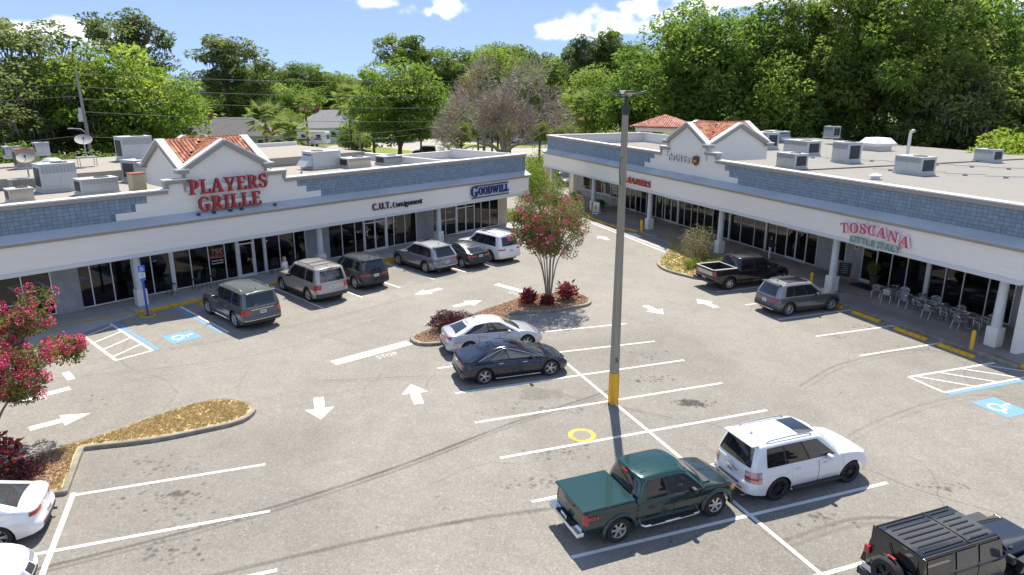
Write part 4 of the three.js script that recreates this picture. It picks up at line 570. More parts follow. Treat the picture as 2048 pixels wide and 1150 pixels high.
cars.cherokee = car(suv({ label: 'black suv with wide red tail lights between the silver beige and grey suvs', group: LG, W: 1.94, wb: 2.92, H: 1.76, R: .385, ro: .98, paint: paint(.012, .012, .013, .2), cabPaint: paint(.03, .033, .036, .2), deck: suvDeck(1.06), cab: { b0: -2.36, b1: 1.05, r0: -2.05, r1: .28, y: 1.03, win: winSUV, bw: .91, rw: .73 }, rails: chrome, tl: [.13, .28, .74, .9], pv: .72, spoiler: true, clad: plasticBk, rb1: .3, extra: (c, { two, S }) => M('tailgate_chrome', two(S, 0, .06, .8, .84, .016, 4, 1), chrome, c) }));
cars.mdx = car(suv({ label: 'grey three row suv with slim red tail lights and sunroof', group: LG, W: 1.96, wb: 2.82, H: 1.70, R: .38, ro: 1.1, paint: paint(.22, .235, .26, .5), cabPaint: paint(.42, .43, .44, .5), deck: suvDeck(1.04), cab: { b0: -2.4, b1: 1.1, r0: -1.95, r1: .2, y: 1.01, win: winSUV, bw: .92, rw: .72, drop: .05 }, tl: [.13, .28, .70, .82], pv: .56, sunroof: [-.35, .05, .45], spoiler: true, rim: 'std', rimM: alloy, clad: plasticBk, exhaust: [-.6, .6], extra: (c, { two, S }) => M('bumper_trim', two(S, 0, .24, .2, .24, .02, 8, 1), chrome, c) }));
cars.coupe = car(suv({ label: 'black low sloping car with red tail lights between two larger suvs', name: 'car', cat: 'car', group: LG, W: 1.88, wb: 2.81, H: 1.50, R: .36, ro: .95, paint: paint(.012, .012, .014, .2), cabPaint: paint(.025, .027, .03, .2), deck: [[-2.5, 1.02], [-1.8, 1.03], [.8, .98], [1.2, .96], [2.1, .84], [2.4, .72]], cab: { b0: -2.15, b1: 1.05, r0: -1.35, r1: .25, arc: .1, y: .97, win: [[.33, .5, -.0, .0], [.512, .735, 0, -.03]], bw: .87, rw: .62, drop: .1 }, tl: [.12, .28, .7, .86], pv: .74, rb1: .34, rim: 'multi', extra: (c) => M('boot_lip', rb(.12, .03, 1.3, .01, -2.3, 1.06, 0), paint(.012, .012, .014), c) }));
cars.infiniti = car(suv({ label: 'large white suv with a sunroof in front of the Goodwill doors', group: LG, W: 2.03, wb: 3.07, H: 1.9, R: .42, ro: 1.2, fo: .98, paint: paint(.80, .80, .79, .05, .3), deck: [[-2.9, 1.14], [.9, 1.14], [1.3, 1.13], [2.3, 1.05], [2.6, .9]], cab: { b0: -2.6, b1: 1.2, r0: -2.3, r1: .4, y: 1.11, win: [[.32, .435, -.0, .01], [.447, .575], [.587, .735, 0, -.03]], bw: .95, rw: .78 }, tl: [.15, .29, .72, .84], pv: .64, rails: chrome, sunroof: [-.3, .2, .4], rim: 'std', rb1: .18, rbump: mat(.7, .7, .69, .4), extra: (c, { two, S }) => M('bumper_chrome', two(S, 0, .24, .2, .23, .02, 8, 1), chrome, c) }));
park(cars.tahoe, -14.28, -34.34, -135.5, -1, 3.07, 2.03, 1.06); park(cars.exped, -11.77, -38.93, -133.5, -1, 3.02, 2.0, 1.08); park(cars.cherokee, -9.65, -41.62, -133, -1, 2.92, 1.94, 1.06); park(cars.mdx, -5.77, -45.54, -134, -1, 2.82, 1.96, 1.09); park(cars.coupe, -3.41, -46.95, -132, -1, 2.81, 1.88, 1.05); park(cars.infiniti, -1.52, -48.72, -132, -1, 3.07, 2.03, 1.03);
// sedans in the double row
const sed = o => ({ name: 'sedan', cat: 'sedan', ro: 1.02, fo: .9, R: .345, sill: .2, shoulder: .07, ...o });
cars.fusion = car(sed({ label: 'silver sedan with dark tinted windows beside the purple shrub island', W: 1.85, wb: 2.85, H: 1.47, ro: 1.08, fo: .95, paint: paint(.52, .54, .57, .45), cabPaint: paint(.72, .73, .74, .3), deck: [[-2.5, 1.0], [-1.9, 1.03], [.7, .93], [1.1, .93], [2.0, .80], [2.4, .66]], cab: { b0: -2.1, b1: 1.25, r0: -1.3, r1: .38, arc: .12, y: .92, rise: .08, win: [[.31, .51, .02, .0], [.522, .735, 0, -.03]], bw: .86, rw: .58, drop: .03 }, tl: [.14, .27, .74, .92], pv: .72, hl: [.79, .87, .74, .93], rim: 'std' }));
park(cars.fusion, -2.0, -30.45, -18.5, 1, 2.85, 1.85);
cars.tesla = car(sed({ label: 'glossy navy blue fastback sedan with silver double spoke wheels', W: 1.96, wb: 2.96, H: 1.44, R: .355, ro: 1.03, fo: .96, paint: paint(.003, .0045, .016, .15, .18), deck: [[-2.5, 1.02], [-1.95, 1.05], [.6, .94], [1.1, .92], [2.0, .80], [2.5, .64]], cab: { b0: -2.3, b1: 1.35, r0: -1.45, r1: .32, arc: .15, y: .92, rise: .1, win: [[.335, .53, .0, .0, glassGrey], [.54, .735, 0, -.03, glassGrey]], bw: .9, rw: .58, drop: .03 }, tl: [.14, .25, .72, .84], pv: .76, hl: [.80, .87, .72, .9], rim: 'lo', rb1: .3, sunroof: [-.9, -.2, .45], handleM: chrome, hv: .82, rimM: alloy,
  extra: (c, { two, S, C, tAtX, hw }) => { for (const sg of [1, -1]) { const pts = []; for (let i = 0; i <= 20; i++) { const u = i / 20, p = C(mix(.33, .745, u), .08 + .82 * Math.sin(Math.PI * u) ** .55, sg); pts.push(p.add(V(0, 0, sg * .012))); } M('window_chrome', tube(pts, .012, 5, 40), chrome, c); } M('sill_chrome', bx(-1.0, 1.0, .2, .225, -hw + .03, hw - .03), chrome, c); M('tail_chrome', two(S, 0, .12, .82, .85, .016, 6, 1), chrome, c); } }));
park(cars.tesla, -1.15, -27.13, -18.6, 1, 2.96, 1.96);
cars.sonata = car(sed({ label: 'white sedan with red tail lights parked nose to the turf island', W: 1.84, wb: 2.8, H: 1.47, ro: 1.05, paint: paint(.80, .81, .82, .05, .3), deck: [[-2.5, 1.0], [-1.75, 1.04], [.7, .95], [1.1, .92], [2.0, .78], [2.4, .66]], cab: { b0: -2.0, b1: 1.25, r0: -1.1, r1: .35, arc: .11, y: .93, rise: .08, win: [[.31, .51], [.522, .735, 0, -.03]], bw: .86, rw: .6, drop: .03 }, gr: glassGrey, tl: [.13, .27, .72, .88], pv: .4, rim: 'std', exhaust: [.5], extra: (c, { two, S }) => M('tail_chrome', two(S, 0, .14, .86, .885, .016, 6, 1), chrome, c) }));
park(cars.sonata, -13.75, -16.2, 160.6, -1, 2.8, 1.84);
cars.corner = car(sed({ label: 'white car parked beside the white sedan', W: 1.82, wb: 2.7, H: 1.46, paint: paint(.78, .79, .80, .05, .3), deck: [[-2.4, 1.0], [-1.7, 1.03], [.7, .94], [1.1, .92], [2.0, .78], [2.4, .64]], cab: { b0: -1.95, b1: 1.2, r0: -.75, r1: .2, y: .93, win: [[.31, .51], [.522, .735, 0, -.03]], bw: .85, rw: .6 } }));
cars.corner.position.set(-13.95, 0, -14.0); cars.corner.rotation.y = 19.4 * Math.PI / 180;
// white off-road suv and the suv by the right-hand shops
cars.lexus = car(suv({ label: 'white suv with clear tail lights and sunroof in front of the green pickup', W: 1.9, wb: 2.79, H: 1.83, R: .385, ro: 1.15, fo: .94, paint: paint(.78, .79, .80, .05, .28), deck: [[-2.7, 1.14], [.75, 1.14], [1.15, 1.12], [2.1, 1.02], [2.5, .88]], cab: { b0: -2.42, b1: 1.1, r0: -2.18, r1: .3, y: 1.1, win: [[.33, .435, -.015, .0], [.445, .572], [.584, .735, 0, -.03, glassGrey]], bw: .9, rw: .72, rg: .2 }, tl: [.2, .31, .5, .92], tlM: new THREE.MeshPhysicalMaterial({ color: lin(.5, .36, .36), metalness: .4, roughness: .12, clearcoat: 1 }), pv: .6, rails: greyMetal, sunroof: [-.5, .12, .5], rim: 'multi', rimM: alloyDk, rb1: .2, rbump: paint(.78, .79, .80, .05), handleM: chrome, spoiler: true, exhaust: [.62],
  extra: (c, { two, S, hw, xr }) => { M('bumper_pad', two(S, 0, .15, .3, .36, .03, 8, 2), plasticBk, c); M('reflector', two(S, .13, .2, .12, .19, .02, 5, 2), redLamp, c); M('running_board', [bx(-.92, .9, .34, .40, hw - .1, hw + .09), bx(-.92, .9, .34, .40, -hw - .09, -hw + .1)], plasticBk, c); M('tailgate_chrome', two(S, 0, .11, .7, .735, .02, 6, 1), chrome, c); const p = S(0, .84); M('emblem', new THREE.TorusGeometry(.08, .015, 6, 20).scale(1.3, 1, 1).rotateY(Math.PI / 2).translate(p.x - .03, p.y, 0), chrome, c); M('emblem_stroke', tube([[p.x - .03, p.y + .05, -.05], [p.x - .03, p.y - .03, -.02], [p.x - .03, p.y - .035, .06]], .012, 5, 8), chrome, c); M('lamp_red', two(S, .2, .29, .62, .7, .02, 5, 2), redLamp, c); } }));
park(cars.lexus, 7.95, -18.55, -20.6, 1, 2.79, 1.9);
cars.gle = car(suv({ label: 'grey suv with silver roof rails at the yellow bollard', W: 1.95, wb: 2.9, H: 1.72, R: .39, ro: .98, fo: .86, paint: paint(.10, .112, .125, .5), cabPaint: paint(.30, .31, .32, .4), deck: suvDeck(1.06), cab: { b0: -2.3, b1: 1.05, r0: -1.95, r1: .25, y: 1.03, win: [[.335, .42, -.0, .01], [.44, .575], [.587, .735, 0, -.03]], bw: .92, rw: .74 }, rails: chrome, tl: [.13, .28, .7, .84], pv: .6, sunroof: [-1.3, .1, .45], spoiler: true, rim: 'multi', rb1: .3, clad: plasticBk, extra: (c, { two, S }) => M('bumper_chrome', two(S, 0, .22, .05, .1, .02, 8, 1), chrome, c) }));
park(cars.gle, 15.02, -36.29, -19.7, 1, 2.9, 1.95);
// pickups
const bedBox = (c, a, b, w, y0, y1) => M('cargo_bed', [bx(a, b, y0, y0 + .04, -w, w), bx(a, a + .06, y0, y1, -w, w), bx(b - .06, b, y0, y1, -w, w), bx(a, b, y0, y1, -w - .04, -w), bx(a, b, y0, y1, w, w + .04)], plasticBk, c);
cars.colorado = car({ name: 'pickup_truck', cat: 'pickup', label: 'dark green crew cab pickup with matching bed cover behind the white suv', W: 1.75, wb: 3.2, H: 1.70, R: .385, ro: 1.15, fo: .88, sill: .42, aR: .5, rR: .12, rF: .4, paint: paint(.008, .028, .026, .3, .25), cabPaint: paint(.008, .052, .046, .35, .22), nose: .12, tail: .02, tail2: .02, deck: [[-2.8, 1.17], [-1.12, 1.17], [-1.06, 1.06], [.8, 1.06], [1.25, 1.08], [2.2, 1.0], [2.5, .86]], cab: { b0: -1.12, b1: 1.42, r0: -.92, r1: .66, y: 1.05, win: [[.31, .475, .0, .0], [.5, .735, 0, -.05, glassGrey]], bw: .84, rw: .67, rg: .2, rv: .15 }, tl: [.2, .29, .42, .86], pv: .2, po: .12, seams: [-1.09, .12, 1.05], handles: [-.6, .3], hv: .72, mx: .72, mirM: plasticBk, rim: 'off', rimM: mat(.62, .60, .55, .35, { metalness: .8 }), rbT: .2, rb0: .02, rb1: .2, rbump: chrome, fin: 0,
  extra: (c, { two, S, hw, xr }) => {
    M('bed_cover', rb(1.62, .07, 1.68, .03, -1.93, 1.2, 0, 3), paint(.008, .052, .046, .35, .22), c); M('cover_latch', rb(.05, .08, .5, .02, -2.74, 1.15, .1), darkMetal, c);
    for (let i = -2; i <= 2; i++) M('roof_rib', rb(1.2, .012, .04, .005, -.12, 1.732 - Math.abs(i) * .008, i * .19), paint(.008, .052, .046, .35, .22), c);
    M('step_bumper', [rb(.22, .13, 1.72, .03, xr - .04, .55, 0)], chrome, c); M('bumper_pad', rb(.2, .02, .9, .008, xr - .05, .625, 0), plasticBk, c);
    for (const sg of [1, -1]) { M('step_rail', tube([[-.95, .42, sg * (hw - .1)], [-.85, .4, sg * (hw + .08)], [0, .39, sg * (hw + .1)], [.9, .4, sg * (hw + .08)], [1.0, .42, sg * (hw - .1)]], .04, 8, 30), chrome, c); for (const x of [-.45, .5]) M('step_pad', rb(.45, .02, .1, .008, x, .435, sg * (hw + .1)), plasticBk, c);
      for (const ax of [-1.6, 1.6]) { const pts = []; for (let i = 0; i <= 16; i++) { const a = Math.PI * i / 16; pts.push(V(ax + Math.cos(a) * .5, .385 + Math.sin(a) * .5, sg * (hw - .01))); } M('fender_flare', tube(pts, .065, 6, 24), paint(.008, .028, .026, .3, .3), c); M('mud_flap', box(.03, .3, .24, ax - .52, .38, sg * (hw - .14)), plasticBk, c); } }
    for (const sg of [1, -1]) { const t = new TextGeometry('Z71', { font: fontB, size: .16, depth: .006, curveSegments: 3 }); t.computeBoundingBox(); const w = t.boundingBox.max.x; if (sg > 0) t.translate(-2.6, .86, hw - .012); else t.rotateY(Math.PI).translate(-2.2, .86, -hw + .035); M('decal', t, mat(.7, .08, .06, .5), c); }
    M('high_brake_lamp', box(.03, .05, .26, -.98, 1.64, 0), redLamp, c); M('turn_lamp', two(S, .76, .8, .62, .84, .018, 4, 3), amber, c); M('hood_line', [bx(.95, 2.2, 1.105, 1.115, -.012, 0)], seamM, c); M('wiper_cowl', rb(.22, .03, 1.3, .01, 1.36, 1.1, 0), plasticBk, c); } });
park(cars.colorado, 2.88, -16.51, -22.4, 1, 3.2, 1.75);
cars.f150 = car({ name: 'pickup_truck', cat: 'pickup', label: 'black crew cab pickup with open bed at the shop island', W: 2.03, wb: 3.68, H: 1.92, R: .42, ro: 1.2, fo: .95, sill: .45, aR: .52, rR: .1, rF: .4, paint: paint(.010, .010, .012, .2, .25), nose: .12, tail: .02, tail2: .01, openBed: 1, bed: [-2.95, -1.3], deck: [[-3.1, 1.34], [-1.3, 1.34], [-1.25, 1.22], [1.0, 1.2], [1.4, 1.2], [2.5, 1.1], [2.8, .95]], cab: { b0: -1.32, b1: 1.6, r0: -1.1, r1: .82, y: 1.2, win: [[.31, .49], [.505, .735, 0, -.04]], bw: .96, rw: .78, rg: .2 }, tl: [.19, .29, .5, .86], pv: .2, seams: [-1.27, 0, 1.05], handles: [-.75, .3], rim: 'off', rimM: alloy, rbump: plasticBk, fin: 0,
  extra: (c, { two, S, hw, xr }) => { bedBox(c, -2.98, -1.34, .8, .85, 1.33); M('bed_rail', [bx(-3.0, -1.32, 1.335, 1.365, .82, .96), bx(-3.0, -1.32, 1.335, 1.365, -.96, -.82), bx(-3.06, -2.96, 1.335, 1.365, -.82, .82), bx(-1.39, -1.31, 1.335, 1.365, -.82, .82)], mat(.5, .5, .5, .4, { metalness: .5 }), c); M('tailgate_panel', two(S, 0, .17, .5, .82, .014, 6, 3), mat(.5, .49, .47, .35, { metalness: .6 }), c); M('step_bumper', rb(.24, .16, 1.9, .03, xr - .04, .6, 0), plasticBk, c); M('high_brake_lamp', box(.03, .06, .3, -1.15, 1.87, 0), redLamp, c); } });
park(cars.f150, 13.31, -41.36, -19.7, 1, 3.68, 2.03);
// black open-country suv with ribbed hard top, separate fenders and rear spare wheel
{
  const c = thing('off_road_suv', 'black boxy four door suv with ribbed hardtop and rear spare wheel', 'suv'), bk = paint(.010, .011, .014, .2, .2), W = .8;
  M('tub', [rb(2.75, .62, 1.56, .06, -.75, .98, 0, 3), bx(-2.0, 2.0, .5, .72, -.68, .68)], bk, c); M('hood', gridGeo((u, v) => { const x = mix(.72, 2.1, u), w = mix(.68, .6, u), z = (2 * v - 1) * w; return V(x, 1.3 - .08 * u - .10 * Math.pow(Math.abs(2 * v - 1), 5), z); }, 10, 16, true), bk, c); M('engine_bay', bx(.72, 2.08, .6, 1.19, -.6, .6), bk, c); M('grille', rb(.12, .5, 1.3, .04, 2.12, .95, 0), bk, c);
  const sec = (x, w, y) => [x, w, y]; M('hard_top', [gridGeo((u, v) => { const x = mix(-2.1, .28, u), a = (v * 2 - 1); const s = Math.sign(a), q = Math.abs(a); return q < .8 ? V(x, 1.86 - .03 * (q / .8) ** 4, s * q / .8 * .64) : V(x, 1.83 - (q - .8) / .2 * .55, s * (.64 + (q - .8) / .2 * .12)); }, 12, 30, true), rb(.06, .56, 1.44, .02, -2.08, 1.55, 0)], bk, c);
  for (let i = -3; i <= 3; i++) { M('roof_rib', rb(1.25, .022, .045, .008, -1.32, 1.868 - Math.abs(i) * .003, i * .17), mat(.012, .013, .016, .25), c); M('front_panel_rib', rb(.62, .022, .045, .008, -.2, 1.868 - Math.abs(i) * .003, i * .17), mat(.012, .013, .016, .25), c); }
  M('roof_seam', box(.02, .01, 1.28, -.6, 1.866, 0), seamM, c); M('drip_rail', [bx(-2.08, .3, 1.815, 1.835, .64, .665), bx(-2.08, .3, 1.815, 1.835, -.665, -.64)], plasticBk, c);
  M('windscreen', gridGeo((u, v) => V(mix(.72, .32, v), mix(1.28, 1.82, v), (2 * u - 1) * mix(.68, .62, v)), 4, 4), glassGrey, c);
  for (const sg of [1, -1]) { for (const [a, b, g] of [[-1.98, -1.15, glassDark], [-1.08, -.42, glassGrey], [-.34, .4, glassGrey]]) M('side_window', gridGeo((u, v) => V(mix(a, b, u), mix(1.33, 1.75, v), sg * (.765 - .085 * v)), 3, 3), g, c); M('front_fender', new THREE.ExtrudeGeometry(new THREE.Shape([[-.62, .86], [-.5, 1.06], [.45, 1.08], [.62, .95], [.58, .88], [.42, .99], [-.44, .97], [-.55, .82]].map(q => new THREE.Vector2(...q))), { depth: .36, bevelEnabled: true, bevelSize: .015, bevelThickness: .015, bevelSegments: 2 }).translate(1.5, 0, sg > 0 ? .58 : -.94), bk, c); M('rear_fender', new THREE.ExtrudeGeometry(new THREE.Shape([[-.56, .7], [-.45, 1.02], [.45, 1.02], [.6, .78], [.54, .76], [.4, .95], [-.4, .95], [-.5, .7]].map(q => new THREE.Vector2(...q))), { depth: .22, bevelEnabled: false }).translate(-1.5, 0, sg > 0 ? .74 : -.96), plasticBk, c);
    M('mirror', rb(.12, .2, .2, .04, .42, 1.36, sg * .95), plasticBk, c); M('tail_light', rb(.07, .2, .15, .015, -2.16, 1.18, sg * .72), redLamp, c); M('door_seam', [bx(-1.12, -1.1, .8, 1.3, sg * .782 - .003, sg * .782 + .003), bx(-.38, -.36, .8, 1.3, sg * .782 - .003, sg * .782 + .003)], seamM, c); M('hood_latch', rb(.1, .03, .06, .01, 1.0, 1.27, sg * .56), plasticBk, c); M('headlight', cyl(.11, .11, .04, 0, 0, 0, 18).rotateZ(-Math.PI / 2).translate(2.16, 1.02, sg * .45), clearLamp, c); }
  M('rear_window', gridGeo((u, v) => V(-2.135 + v * .02, mix(1.36, 1.76, v), (2 * u - 1) * .56), 3, 3, true), glassDark, c); M('wiper', bar([-2.16, 1.38, 0], [-2.15, 1.68, -.2], .012), plasticBk, c);
  { const g = wheelGeos(.40, .26, 'std'), q = part('spare_wheel', c); q.position.set(-2.34, 1.05, .05); q.rotation.y = -Math.PI / 2; M('tyre', g.tyre, rubber, q); M('rim', g.rim, alloyDk, q); M('brake_disc', g.back, alloyDk, q); } M('high_brake_lamp', rb(.06, .05, .22, .01, -2.3, 1.5, .05), redLamp, c); M('rear_bumper', rb(.22, .2, 1.6, .03, -2.22, .6, 0), plasticBk, c); M('licence_plate', rb(.02, .15, .3, .005, -2.26, .78, -.58), plateM, c); M('front_bumper', rb(.25, .2, 1.5, .03, 2.3, .65, 0), plasticBk, c);
  for (const ax of [-1.5, 1.5]) for (const sg of [1, -1]) addWheel(c, ax, .4, sg * .8, .4, .26, 'off', alloyDk, sg);
  c.position.set(10.9, 0, -14.7); c.rotation.y = 20.6 * Math.PI / 180; c.scale.setScalar(1.0); cars.wrangler = c;
}
// more vehicles at the back
cars.alley = car(suv({ label: 'dark suv parked behind the breezeway between the shop rows', W: 1.9, wb: 2.75, H: 1.68, paint: paint(.03, .035, .04, .3), deck: suvDeck(1.05), cab: { b0: -2.3, b1: 1.05, r0: -1.95, r1: .25, y: 1.02, win: winSUV } })); cars.alley.position.set(6.6, 0, -90.5); cars.alley.rotation.y = -70 * Math.PI / 180;
cars.street = car(suv({ label: 'black soft top car on the street beyond the left roof', W: 1.85, wb: 2.6, H: 1.8, paint: paint(.012, .012, .012, .2), deck: suvDeck(1.05), cab: { b0: -2.2, b1: 1.0, r0: -2.0, r1: .3, y: 1.02, win: winSUV } })); cars.street.position.set(-16.2, .05, -131); cars.street.rotation.y = Math.PI;
cars.streetWhite = car(suv({ label: 'white pickup like suv parked across the street behind the dead tree', W: 1.95, wb: 3.0, H: 1.85, paint: paint(.75, .75, .75, .05), deck: suvDeck(1.1), cab: { b0: -2.4, b1: 1.05, r0: -2.1, r1: .3, y: 1.08, win: winSUV } })); cars.streetWhite.position.set(1.5, .05, -163); cars.streetWhite.rotation.y = -1.0;

// ---------- trees and shrubs ----------
const leafMat = new THREE.MeshPhysicalMaterial({ color: lin(1, 1, 1), vertexColors: true, roughness: 1, specularIntensity: .15, transmission: .5, thickness: 0, side: THREE.DoubleSide });
const leafTints = [[1.02, 1.12, 1.15], [1.12, 1.18, 1.0], [.88, 1.0, 1.05], [.98, 1.04, 1.0]].map(c => { const m = leafMat.clone(); m.color = lin(...c); return m; });
const twigMat = new THREE.MeshPhysicalMaterial({ color: lin(1, 1, 1), vertexColors: true, roughness: .95, side: THREE.DoubleSide });
const bark = mat(1, 1, 1, .95, { map: noiseTone(256, .6, 1.3, [.17, .135, .105], 10, 1), bumpMap: lumpy, bumpScale: .05 }), barkPale = mat(1, 1, 1, .95, { map: noiseTone(256, .7, 1.3, [.34, .29, .24], 10, 1), bumpMap: lumpy, bumpScale: .03 });
class Leaves {
  constructor() { this.p = []; this.n = []; this.c = []; }
  // a leaf: folded four-cornered blade of length l and width w at (x, y, z) pointing along d, with colour c
  leaf(x, y, z, d, up, l, w, c) {
    const s = d.clone().cross(up).normalize().multiplyScalar(w / 2), m = d.clone().multiplyScalar(l * .5), nr = s.clone().cross(d).normalize(), f = nr.clone().multiplyScalar(w * .25), e = d.clone().multiplyScalar(l).addScaledVector(nr, -w * .2);
    const A = [x, y, z], B = [x + m.x + s.x + f.x, y + m.y + s.y + f.y, z + m.z + s.z + f.z], C = [x + e.x, y + e.y, z + e.z], D = [x + m.x - s.x + f.x, y + m.y - s.y + f.y, z + m.z - s.z + f.z];
    this.p.push(...A, ...B, ...C, ...A, ...C, ...D); for (let i = 0; i < 6; i++) { this.n.push(nr.x, nr.y, nr.z); this.c.push(...c); }
  }
  geo() { const g = new THREE.BufferGeometry(); g.setAttribute('position', new THREE.Float32BufferAttribute(this.p, 3)); g.setAttribute('normal', new THREE.Float32BufferAttribute(this.n, 3)); g.setAttribute('color', new THREE.Float32BufferAttribute(this.c, 3)); return g; }
}
const rv = r => { const z = r() * 2 - 1, a = r() * 6.2832, q = Math.sqrt(1 - z * z); return V(q * Math.cos(a), z, q * Math.sin(a)); };
function limb(path, r0, r1, n = 6) {      // tapered branch along points
  const c = new THREE.CatmullRomCurve3(path), k = Math.max(4, path.length * 3), g = new THREE.TubeGeometry(c, k, 1, n), p = g.attributes.position; for (let i = 0; i <= k; i++) { const o = c.getPointAt(i / k), r = mix(r0, r1, i / k); for (let j = 0; j <= n; j++) { const q = i * (n + 1) + j; p.setXYZ(q, o.x + (p.getX(q) - o.x) * r, o.y + (p.getY(q) - o.y) * r, o.z + (p.getZ(q) - o.z) * r); } } g.computeVertexNormals(); return g;
}
// crown clumps fill an uneven ellipsoid; leaves sit on the clumps. Height 1 unit = 1 m
function makeTree(o) {
  const r = RNG(o.seed), { h, w, base, n, leaf, cols } = o, wood = [], L = new Leaves(), moss = o.moss ? new Leaves() : null, cl = [], ch = h - base, cy = base + ch * .5;
  let tries = 0; while (cl.length < o.clumps && tries++ < 6000) {
    const d = rv(r), q = Math.pow(r(), .38), wob = .72 + .5 * vn(d.x * 1.7 + o.seed, d.z * 1.7 + d.y * 1.3 + 5), x = d.x * q * w / 2 * wob, z = d.z * q * w / 2 * wob * (o.depth ?? 1), y = cy + d.y * q * ch / 2 * (d.y < 0 ? .9 : wob * 1.05);
    if (o.gap && vn(x * .45 + o.seed * 3, y * .45 + z * .3) < o.gap) continue;
    cl.push([x, y, z, (o.cr ?? 1.3) * (.6 + .7 * r()), cols[Math.floor(r() * cols.length)], .78 + .44 * r()]);
  }
  const tops = V(0, base, 0), lean = o.lean ?? 0;
  wood.push(limb([V(0, -.2, 0), V(lean * .3 + (r() - .5) * .3, base * .5, (r() - .5) * .3), V(lean * .7, base, 0), V(lean, cy, 0), V(lean, h * .86, 0)], o.tr ?? .32, .06, 8));
  const nb = o.limbs ?? 14; for (let i = 0; i < nb && i < cl.length; i++) { const c = cl[Math.floor(i * cl.length / nb)], s = V(lean * .7, mix(base * .75, cy, r()), 0), e = V(c[0], c[1], c[2]), m = s.clone().lerp(e, .5).add(V((r() - .5) * 1.2, .6 * r(), (r() - .5) * 1.2)); wood.push(limb([s, m, e], (o.tr ?? .32) * .42, .03, 5)); }
  const per = Math.ceil(n / cl.length);
  for (const [x, y, z, cr, col, tone] of cl) for (let i = 0; i < per; i++) {
    const d = rv(r), q = cr * (.55 + .5 * Math.pow(r(), .5)), px = x + d.x * q * 1.15, py = y + d.y * q * .72, pz = z + d.z * q * 1.15, dd = rv(r); dd.y = dd.y * .5 - .15; dd.addScaledVector(d, .7).normalize();
    const k = tone * (.75 + .5 * r()), up = rv(r); up.y += 1.2; L.leaf(px, py, pz, dd, up, leaf * (.6 + .8 * r()), leaf * .62 * (.6 + .7 * r()), [col[0] * k, col[1] * k, col[2] * k]);
  }
  if (moss) for (let i = 0; i < o.moss; i++) { const c = cl[Math.floor(r() * cl.length)], d = rv(r), k = .7 + .5 * r(); moss.leaf(c[0] + d.x * c[3], c[1] - c[3] * .3, c[2] + d.z * c[3], V((r() - .5) * .15, -1, (r() - .5) * .15).normalize(), rv(r), .8 + 1.4 * r(), .12 + .12 * r(), [.16 * k, .16 * k, .13 * k]); }
  return { wood: mergeGeometries(wood.map(g => g.toNonIndexed())), crown: L.geo(), moss: moss?.geo(), h };
}
function plantTree(name, label, t, x, z, s = 1, turn = 0, group, y = 0, barkM = bark, tint) {
  const g = thing(name, label, 'tree', x, y, z, turn, group); M('trunk', t.wood, barkM, g); M('crown', t.crown, leafTints[tint ?? Math.floor(hsh(Math.round(x * 10), Math.round(z * 10)) * 4)], g); if (t.moss) M('hanging_moss', t.moss, twigMat, g); if (Array.isArray(s)) g.scale.set(...s); else g.scale.setScalar(s); return g;
}
const G1 = [[.20, .29, .045], [.25, .34, .06], [.16, .24, .04], [.31, .38, .07]], G2 = [[.15, .22, .045], [.19, .26, .055], [.12, .18, .04], [.24, .29, .06]], G3 = [[.27, .36, .05], [.32, .40, .065], [.22, .31, .05], [.36, .42, .085]], GO = [[.20, .235, .075], [.24, .26, .09], [.16, .195, .065], [.28, .31, .095]];
const T = {
  oakA: makeTree({ seed: 11, h: 16, w: 16, base: 3, n: 15000, leaf: .52, cols: G1, clumps: 130, cr: 1.5, tr: .4, gap: .2 }),
  oakB: makeTree({ seed: 23, h: 17, w: 13, base: 3.5, n: 14000, leaf: .5, cols: G3, clumps: 110, cr: 1.4, tr: .38, gap: .25 }),
  oakMoss: makeTree({ seed: 31, h: 18, w: 15, base: 3, n: 14000, leaf: .5, cols: GO, clumps: 120, cr: 1.4, tr: .42, gap: .3, moss: 700 }),
  tall: makeTree({ seed: 47, h: 25, w: 12, base: 9, n: 9000, leaf: .5, cols: GO, clumps: 70, cr: 1.2, tr: .35, gap: .4, moss: 400 }),
  pine: makeTree({ seed: 53, h: 24, w: 12, base: 16, n: 8000, leaf: .5, cols: G2, clumps: 60, cr: 1.1, tr: .3, gap: .4, limbs: 20 }),
  round: makeTree({ seed: 61, h: 15, w: 13, base: 2, n: 14000, leaf: .5, cols: G2, clumps: 110, cr: 1.5, tr: .35, gap: .15 }),
  big: makeTree({ seed: 71, h: 23, w: 22, base: 5, n: 26000, leaf: .6, cols: G1, clumps: 220, cr: 1.7, tr: .55, gap: .28, limbs: 26, lean: 1 }),
  big2: makeTree({ seed: 83, h: 25, w: 22, base: 4, n: 27000, leaf: .6, cols: [...G2, ...GO.slice(0, 2), ...G1.slice(0, 2)], clumps: 220, cr: 1.7, tr: .55, gap: .3, limbs: 26 }),
  bush: makeTree({ seed: 91, h: 5, w: 6.5, base: .3, n: 6000, leaf: .36, cols: G3, clumps: 60, cr: .8, tr: .12, gap: .15 }),
  bushDk: makeTree({ seed: 97, h: 6, w: 8, base: .2, n: 7000, leaf: .4, cols: G2, clumps: 70, cr: 1.0, tr: .12, gap: .1 })
};
const BL = 'trees behind the left shop row', BR = 'trees behind the right shop row', FT = 'trees of the far treeline';
plantTree('oak_tree', 'spreading moss hung oak behind the near end of the left roof', T.oakMoss, -60, -92, [1.2, 1.06, 1.2], .4);
plantTree('oak_tree', 'olive green oak at the left end of the dark fence', T.oakMoss, -63, -80, [1.1, .86, 1.1], 2.4);
plantTree('oak_tree', 'tall open moss draped oak rising above the other trees', T.tall, -62, -120, [1.1, 1.04, 1.1], 1);
